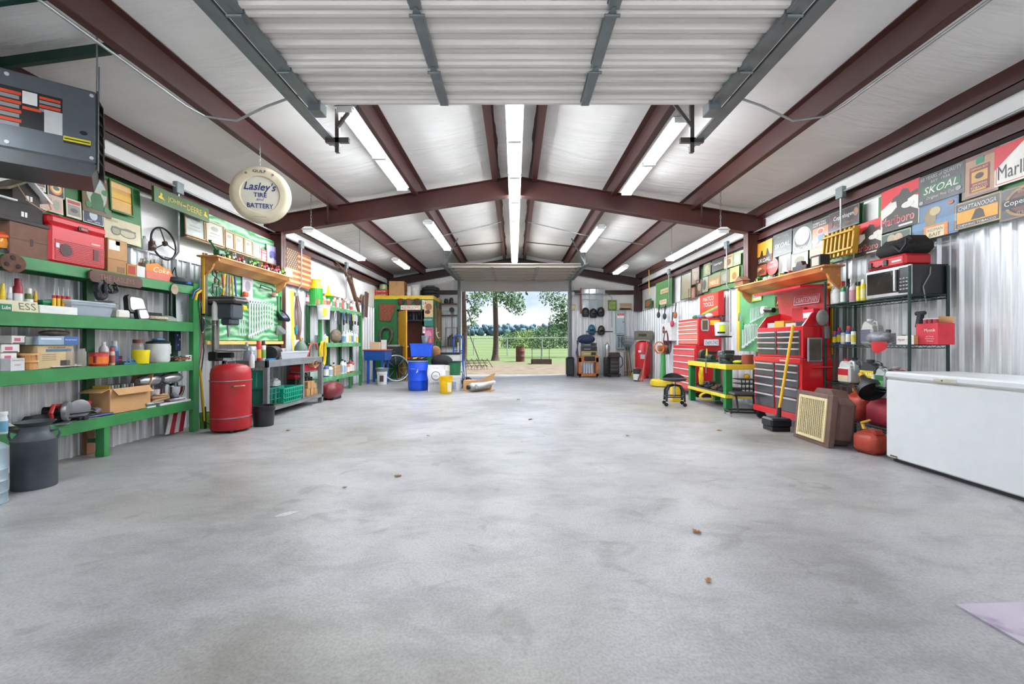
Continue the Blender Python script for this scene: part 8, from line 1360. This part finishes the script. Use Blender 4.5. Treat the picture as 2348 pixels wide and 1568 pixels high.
# fallen leaves on the floor
LV_ = [(1597, 1220, .034, '#a8703a', 'brown curled oak leaf on the concrete in the right foreground'), (1624, 1332, .022, '#b98a5a', 'small tan leaf below the oak leaf in the right foreground'), (1217, 962, .05, '#7a4a38', 'reddish brown leaf near the middle of the floor'), (1189, 916, .035, '#5a4034', 'dark leaf on the glossy floor near the far door'), (912, 1092, .035, '#a9825a', 'pale tan leaf left of the floor centre'), (660, 988, .035, '#a07850', 'tan leaf on the floor before the workbench'), (1440, 1000, .03, '#a87c50', 'small brown leaf right of the floor centre'), (1650, 988, .035, '#9a7048', 'brown leaf on the floor before the mechanic seat'), (983, 1000, .025, '#9a7a58', 'tiny tan leaf left of the bright floor streak'), (790, 1120, .02, '#a08060', 'tiny leaf fragment on the left floor')]
for u, v, s, c, lb in LV_:
    D = EYE*F/(v-CY); t = thing('fallen_leaf', lb, 'leaf', ((u-CX)/F*D, D, .001), R.random()*6, 'dry leaves on the concrete floor'); q = random.Random(int(u)); n = 16
    pr = [(s*(1.0 if k % 2 == 0 else .55)*(1+.2*q.random())*math.cos(2*PI*k/n), s*.8*(1.0 if k % 2 == 0 else .55)*math.sin(2*PI*k/n), .004+.010*q.random()) for k in range(n)]
    G().add([(0, 0, .003)]+pr, [(0, k+1, (k+1) % n+1) for k in range(n)]).obj('blade', mat(c, .8, var=.3, scale=60), t, smooth=False)
# ================================================================ conduits and boxes
cn = mat('#a4a8a8', .35, .6)
for sg, ys in ((-1, (5.55, 8.75, 11.1)), (1, (5.72, 8.8, 12.1))):
    t = thing('conduit', ('left' if sg < 0 else 'right')+' wall electrical conduit running along the brown girt', 'conduit', (0, 0, 0)); x = sg*4.10
    G().tube([(x, .0, 2.985), (x, 15.1, 2.985)], .013, 8).obj('pipe', cn, t)
    for y in ys: slab(t, 'junction_box', mat('#8e9a9c', .4, .4), x-.03, x+.03, y-.06, y+.06, 2.91, 3.05, .006); G().tube([(x, y, 2.95), (x, y, 2.2), (x+sg*.08, y, 2.1), (x+sg*.08, y, 1.3)], .012, 8).obj('drop_pipe', cn, t)
for sg in (-1, 1):
    t = thing('ceiling_conduit', ('left' if sg < 0 else 'right')+' ceiling conduit bending from the purlin to the front tube light', 'conduit', (0, 0, 0)); x = sg*3.11
    G().tube([(x, 0, 3.34), (x, 4.3, 3.34), (x-sg*.05, 4.5, 3.335), (x-sg*.3, 4.6, 3.34), (x-sg*.6, 4.62, 3.50), (sg*1.9, 4.6, 3.70), (sg*.8, 4.6, 3.88)], .012, 8).obj('pipe', cn, t); slab(t, 'junction_box', mat('#8e9a9c', .4, .4), sg*1.55-.08, sg*1.55+.08, 4.55, 4.66, 3.60, 3.70, .006)
    t = thing('far_conduit', ('left' if sg < 0 else 'right')+' far ceiling conduit crossing beneath the purlins to the ridge', 'conduit', (0, 0, 0)); G().tube([(sg*3.0, 10.6, 3.38), (sg*1.6, 10.4, 3.55), (sg*.3, 10.2, 3.80)], .010, 6).obj('pipe', cn, t); G().tube([(sg*1.6, 12.0, 3.62), (sg*.3, 11.9, 3.72)], .014, 4).obj('angle', DARKM, t)
t = thing('door_conduit', 'grey conduit bending above the back wall window', 'conduit', (0, 15.2, 0)); G().tube([(1.95, 0, 2.55), (1.95, 0, 2.95), (1.95, 0, 2.72), (3.1, 0, 2.72), (3.25, 0, 2.6), (3.25, 0, 1.6)], .014, 6).obj('pipe', cn, t); slab(t, 'junction_box', cn, 1.90, 2.0, -.03, .03, 2.66, 2.78)
# ================================================================ OUTSIDE
def _dirt(N, L, p):
    a = tex(N, L, 'Noise', 2.2, detail=8); ra = ramp(N, [(.35, '#5c5243'), (.65, '#776957')]); L.new(a.outputs['Fac'], ra.inputs[0])
    g_ = tex(N, L, 'Noise', 6, detail=8, Roughness=.7); rg = ramp(N, [(.3, '#43592f'), (.7, '#687c46')]); L.new(g_.outputs['Fac'], rg.inputs[0])
    tc = N.new('ShaderNodeTexCoord'); sp = N.new('ShaderNodeSeparateXYZ'); L.new(tc.outputs['Object'], sp.inputs[0]); ad = N.new('ShaderNodeMath'); ad.operation = 'MULTIPLY_ADD'; L.new(a.outputs['Fac'], ad.inputs[0]); ad.inputs[1].default_value = 9; L.new(sp.outputs['Y'], ad.inputs[2])
    mr = N.new('ShaderNodeMapRange'); mr.inputs[1].default_value = 25; mr.inputs[2].default_value = 31; L.new(ad.outputs[0], mr.inputs[0]); x = mixc(N, L, mr.outputs[0], ra.outputs[0], rg.outputs[0]); L.new(x, p.inputs['Base Color'])
def gz(y): return -.03 if y < 20 else -.03+ (y-20)*.021
g = G(); ys = [15.45, 20, 26, 34, 50, 80, 140, 320]
g.sheet(lambda s, q: (-150+300*s, ys[int(round(q*7))], gz(ys[int(round(q*7))])), 6, 7); struct('ground', g.obj('ground', nodemat('yard_soil_and_grass', _dirt, .95), smooth=False))
rnd = random.Random(11); LM = [mat(c, .8, var=.3, scale=2) for c in ('#3f6434', '#587a3a', '#6f8a42', '#2f4f2c')]
def leaves(g, c, rad, n, s, sz=1.0):
    for _ in range(n):
        a = rnd.random()*2*PI; b = rnd.random()*2-1; q = rad*rnd.random()**.45; h_ = math.sqrt(1-b*b); p = Vector((c[0]+q*h_*math.cos(a), c[1]+q*h_*math.sin(a), c[2]+q*b*sz)); u = Vector((rnd.random()-.5, rnd.random()-.5, rnd.random()-.5)).normalized(); w_ = u.orthogonal().normalized(); k = s*(.6+.8*rnd.random())
        g.add([p-u*k, p+w_*k*.45, p+u*k, p-w_*k*.45], [(0, 1, 2, 3)])
def stuff(o): o['kind'] = 'stuff'; return o
def tree(label, x, y, r0, H_, clumps, nm='shade_tree', m=0, group=None):
    t = thing(nm, label, 'tree', (x, y, gz(y)), 0, group); pts = [(.03*math.sin(k), 0, H_*k/8) for k in range(9)]
    G().tube([(0, 0, -.05)]+pts[0:1]+[(0, 0, .35)]+pts[1:], [r0*2.1, r0*1.7, r0*1.12]+[r0*(1-.05*k) for k in range(8)], 12).obj('trunk', mat('#54463c', .95, var=.45, scale=14, bump=1.0), t)
    g = G(); b = G()
    for (cx, cy, cz, rad, n, s) in clumps:
        leaves(g, (cx, cy, cz), rad, n, s); b.tube([(0, 0, min(H_*.9, cz+.6)), (cx*.5, cy*.5, cz+.5), (cx, cy, cz)], [.06, .035, .012], 5)
    stuff(g.obj('leaves', LM[m], t, smooth=False)); b.obj('branch', mat('#4a3c32', .95), t); return t
YT_ = 25.5
def WX_(u, y): return (u-CX)/F*y
tree('large tree with mottled bark standing in the middle of the far door view', WX_(1136, YT_), YT_, .155, 7, [(.3, -.3, 3.7, .8, 260, .10), (1.0, -.2, 3.3, .65, 300, .09), (1.3, .1, 2.9, .45, 160, .08), (-.6, .3, 3.9, .6, 120, .08), (-1.2, 0, 3.6, .5, 120, .08), (.8, .5, 4.3, 1.2, 300, .12)])
tree('tree trunk at the left edge of the far door with drooping leaves', WX_(1064, 22), 22, .13, 6, [(.5, 0, 2.6, .35, 150, .07), (.35, .1, 2.1, .3, 90, .07), (.75, 0, 3.2, .5, 120, .07), (1.1, -.2, 3.4, .4, 90, .06)])
tree('leafy tree spreading in from the right of the far door view', WX_(1345, 29), 29, .16, 6, [(-1.6, 0, 3.3, .8, 380, .10), (-1.2, .2, 2.4, .7, 380, .10), (-2.4, .2, 3.9, .7, 200, .10), (-1.9, 0, 2.2, .6, 200, .09), (-.7, 0, 1.9, .8, 300, .10)], m=0)
BL = 'bushes along the field edge'
for i, u in enumerate((1165, 1182, 1200, 1216, 1232, 1250, 1268, 1286, 1302)):
    y = 46+3*(i % 2); x = WX_(u, y); t = thing('bush', ['leftmost low', 'second low', 'third', 'fourth', 'middle', 'sixth', 'seventh', 'eighth', 'rightmost tall'][i]+' bush in the hedge beyond the yard fence', 'bush', (x, y, gz(y)), 0, BL); g = G(); leaves(g, (0, 0, .7), 1.0, 420, .12, .95+.06*i); leaves(g, (.3, .2, 1.2+.12*i), .6, 160, .10)
    stuff(g.obj('leaves', LM[(0, 1, 2, 1, 0, 3, 0, 3, 3)[i]], t, smooth=False)); G().tube([(0, 0, 0), (.05, 0, .8)], .04, 5).obj('stem', mat('#5a4a3a'), t)
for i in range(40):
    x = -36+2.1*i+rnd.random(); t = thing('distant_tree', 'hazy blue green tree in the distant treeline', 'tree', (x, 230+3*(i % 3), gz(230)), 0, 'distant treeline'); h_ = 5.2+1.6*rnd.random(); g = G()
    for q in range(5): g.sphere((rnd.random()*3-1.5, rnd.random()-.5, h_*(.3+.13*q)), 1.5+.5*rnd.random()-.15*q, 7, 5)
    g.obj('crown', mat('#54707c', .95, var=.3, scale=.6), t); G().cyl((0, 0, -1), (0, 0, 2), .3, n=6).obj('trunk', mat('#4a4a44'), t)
# fence
t = thing('pipe_fence', 'galvanized pipe and mesh fence crossing the yard', 'fence', (0, 0, 0)); pf = mat('#b4b9b6', .45, .3)
yf = lambda x: 31-.25*x
def ff(x, z): return (x, yf(x), gz(31)+z)
G().tube([ff(-16, 1.12), ff(16, 1.26)], .035, 8).obj('top_rail', pf, t)
for k in range(13): x = -14.6+2.35*k; G().tube([ff(x, -.05), ff(x, 1.2)], .04, 8).obj('post', pf, t)
for z in (.15, .35, .55, .75, .95): G().tube([ff(-16, z), ff(16, z+.05)], .006, 4).obj('wire', STEEL, t)
t = thing('burn_barrel', 'rusty brown ribbed steel drum in the yard', 'barrel', (WX_(1193, 24.6), 24.6, gz(24.6))); G().lathe([(.24, 0), (.24, .26), (.25, .28), (.24, .30), (.24, .54), (.25, .56), (.24, .58), (.24, .80), (.25, .81), (.22, .81), (.22, .5)], 24, cap1=False).obj('drum', mat('#6a3f34', .7, .2, var=.35, scale=8), t)
t = thing('fire_ring', 'low rusty steel fire trough with cooking posts in the yard', 'fire pit', (WX_(1241, 22.8), 22.8, gz(22.8))); rm = mat('#5e4a40', .8, var=.3)
for a in ((-.50, .50, -.3, -.27), (-.50, .50, .27, .3), (-.50, -.47, -.3, .3), (.47, .50, -.3, .3)): slab(t, 'side_plate', rm, a[0], a[1], a[2], a[3], 0, .24)
for x in (-.46, 0, .40): G().cyl((x, 0, 0), (x, 0, .95), .014, n=6).obj('post', BLACK, t)
G().tube([(-.5, 0, .74), (.5, 0, .76)], .012, 6).obj('cross_bar', BLACK, t)
t = thing('harrow', 'old spiked iron harrow frame lying on the dirt outside the far door', 'harrow', (WX_(1088, 19), 19, 0)); hm = mat('#4e443c', .8)
for k in range(5): G().tube([(-.55+.22*k, -.3, .02), (-.35+.22*k, .0, .42), (-.15+.22*k, .35, .05)], .014, 5).obj('bar', hm, t)
for k in range(3): G().tube([(-.6, -.2+.25*k, .12+.1*k), (.55, -.25+.25*k, .15+.1*k)], .014, 5).obj('cross_bar', hm, t)
G().tube([(.2, 0, .35), (-.35, .2, 1.75)], .022, 6).obj('lever', hm, t)
for k in range(9): G().tube([(-.5+.13*k, -.2, .14), (-.5+.13*k, -.22, -.02)], .010, 4).obj('spike', hm, t)

t = thing('yellow_strip', 'yellow strap hanging down the far end of the right wall', 'strap', (4.08, 13.8, 2.55), RGT); slab(t, 'strap', YEL, -.03, .03, -.01, 0, 0, .75)
t = thing('dangling_cord', 'black and orange cords hanging beside the green end post', 'cord', (-3.98, 5.76, 0), LFT); G().tube([(.02, 0, 1.6), (-.02, -.03, 1.3), (.04, -.02, 1.0), (.0, 0, .6), (.03, -.02, .1), (.10, -.12, .012), (.02, -.2, .012)], .006, 6).obj('cord', BLACK, t); G().tube([(-.02, 0, 1.5), (.0, -.03, 1.1), (-.04, 0, .7)], .006, 6).obj('orange_cord', mat('#b8562c', .6), t)
t = thing('floor_scrape', 'small pale scuffed paint patch on the left floor', 'mark', (-1.46, 2.92, .0005)); G().prism([(-.06, -.05), (.0, -.04), (.05, .02), (.06, .05), (.0, .04), (-.04, .0)], 0, .001, 'z').obj('paint', mat('#c4c4c2', .7, var=.3, scale=60), t, smooth=False)
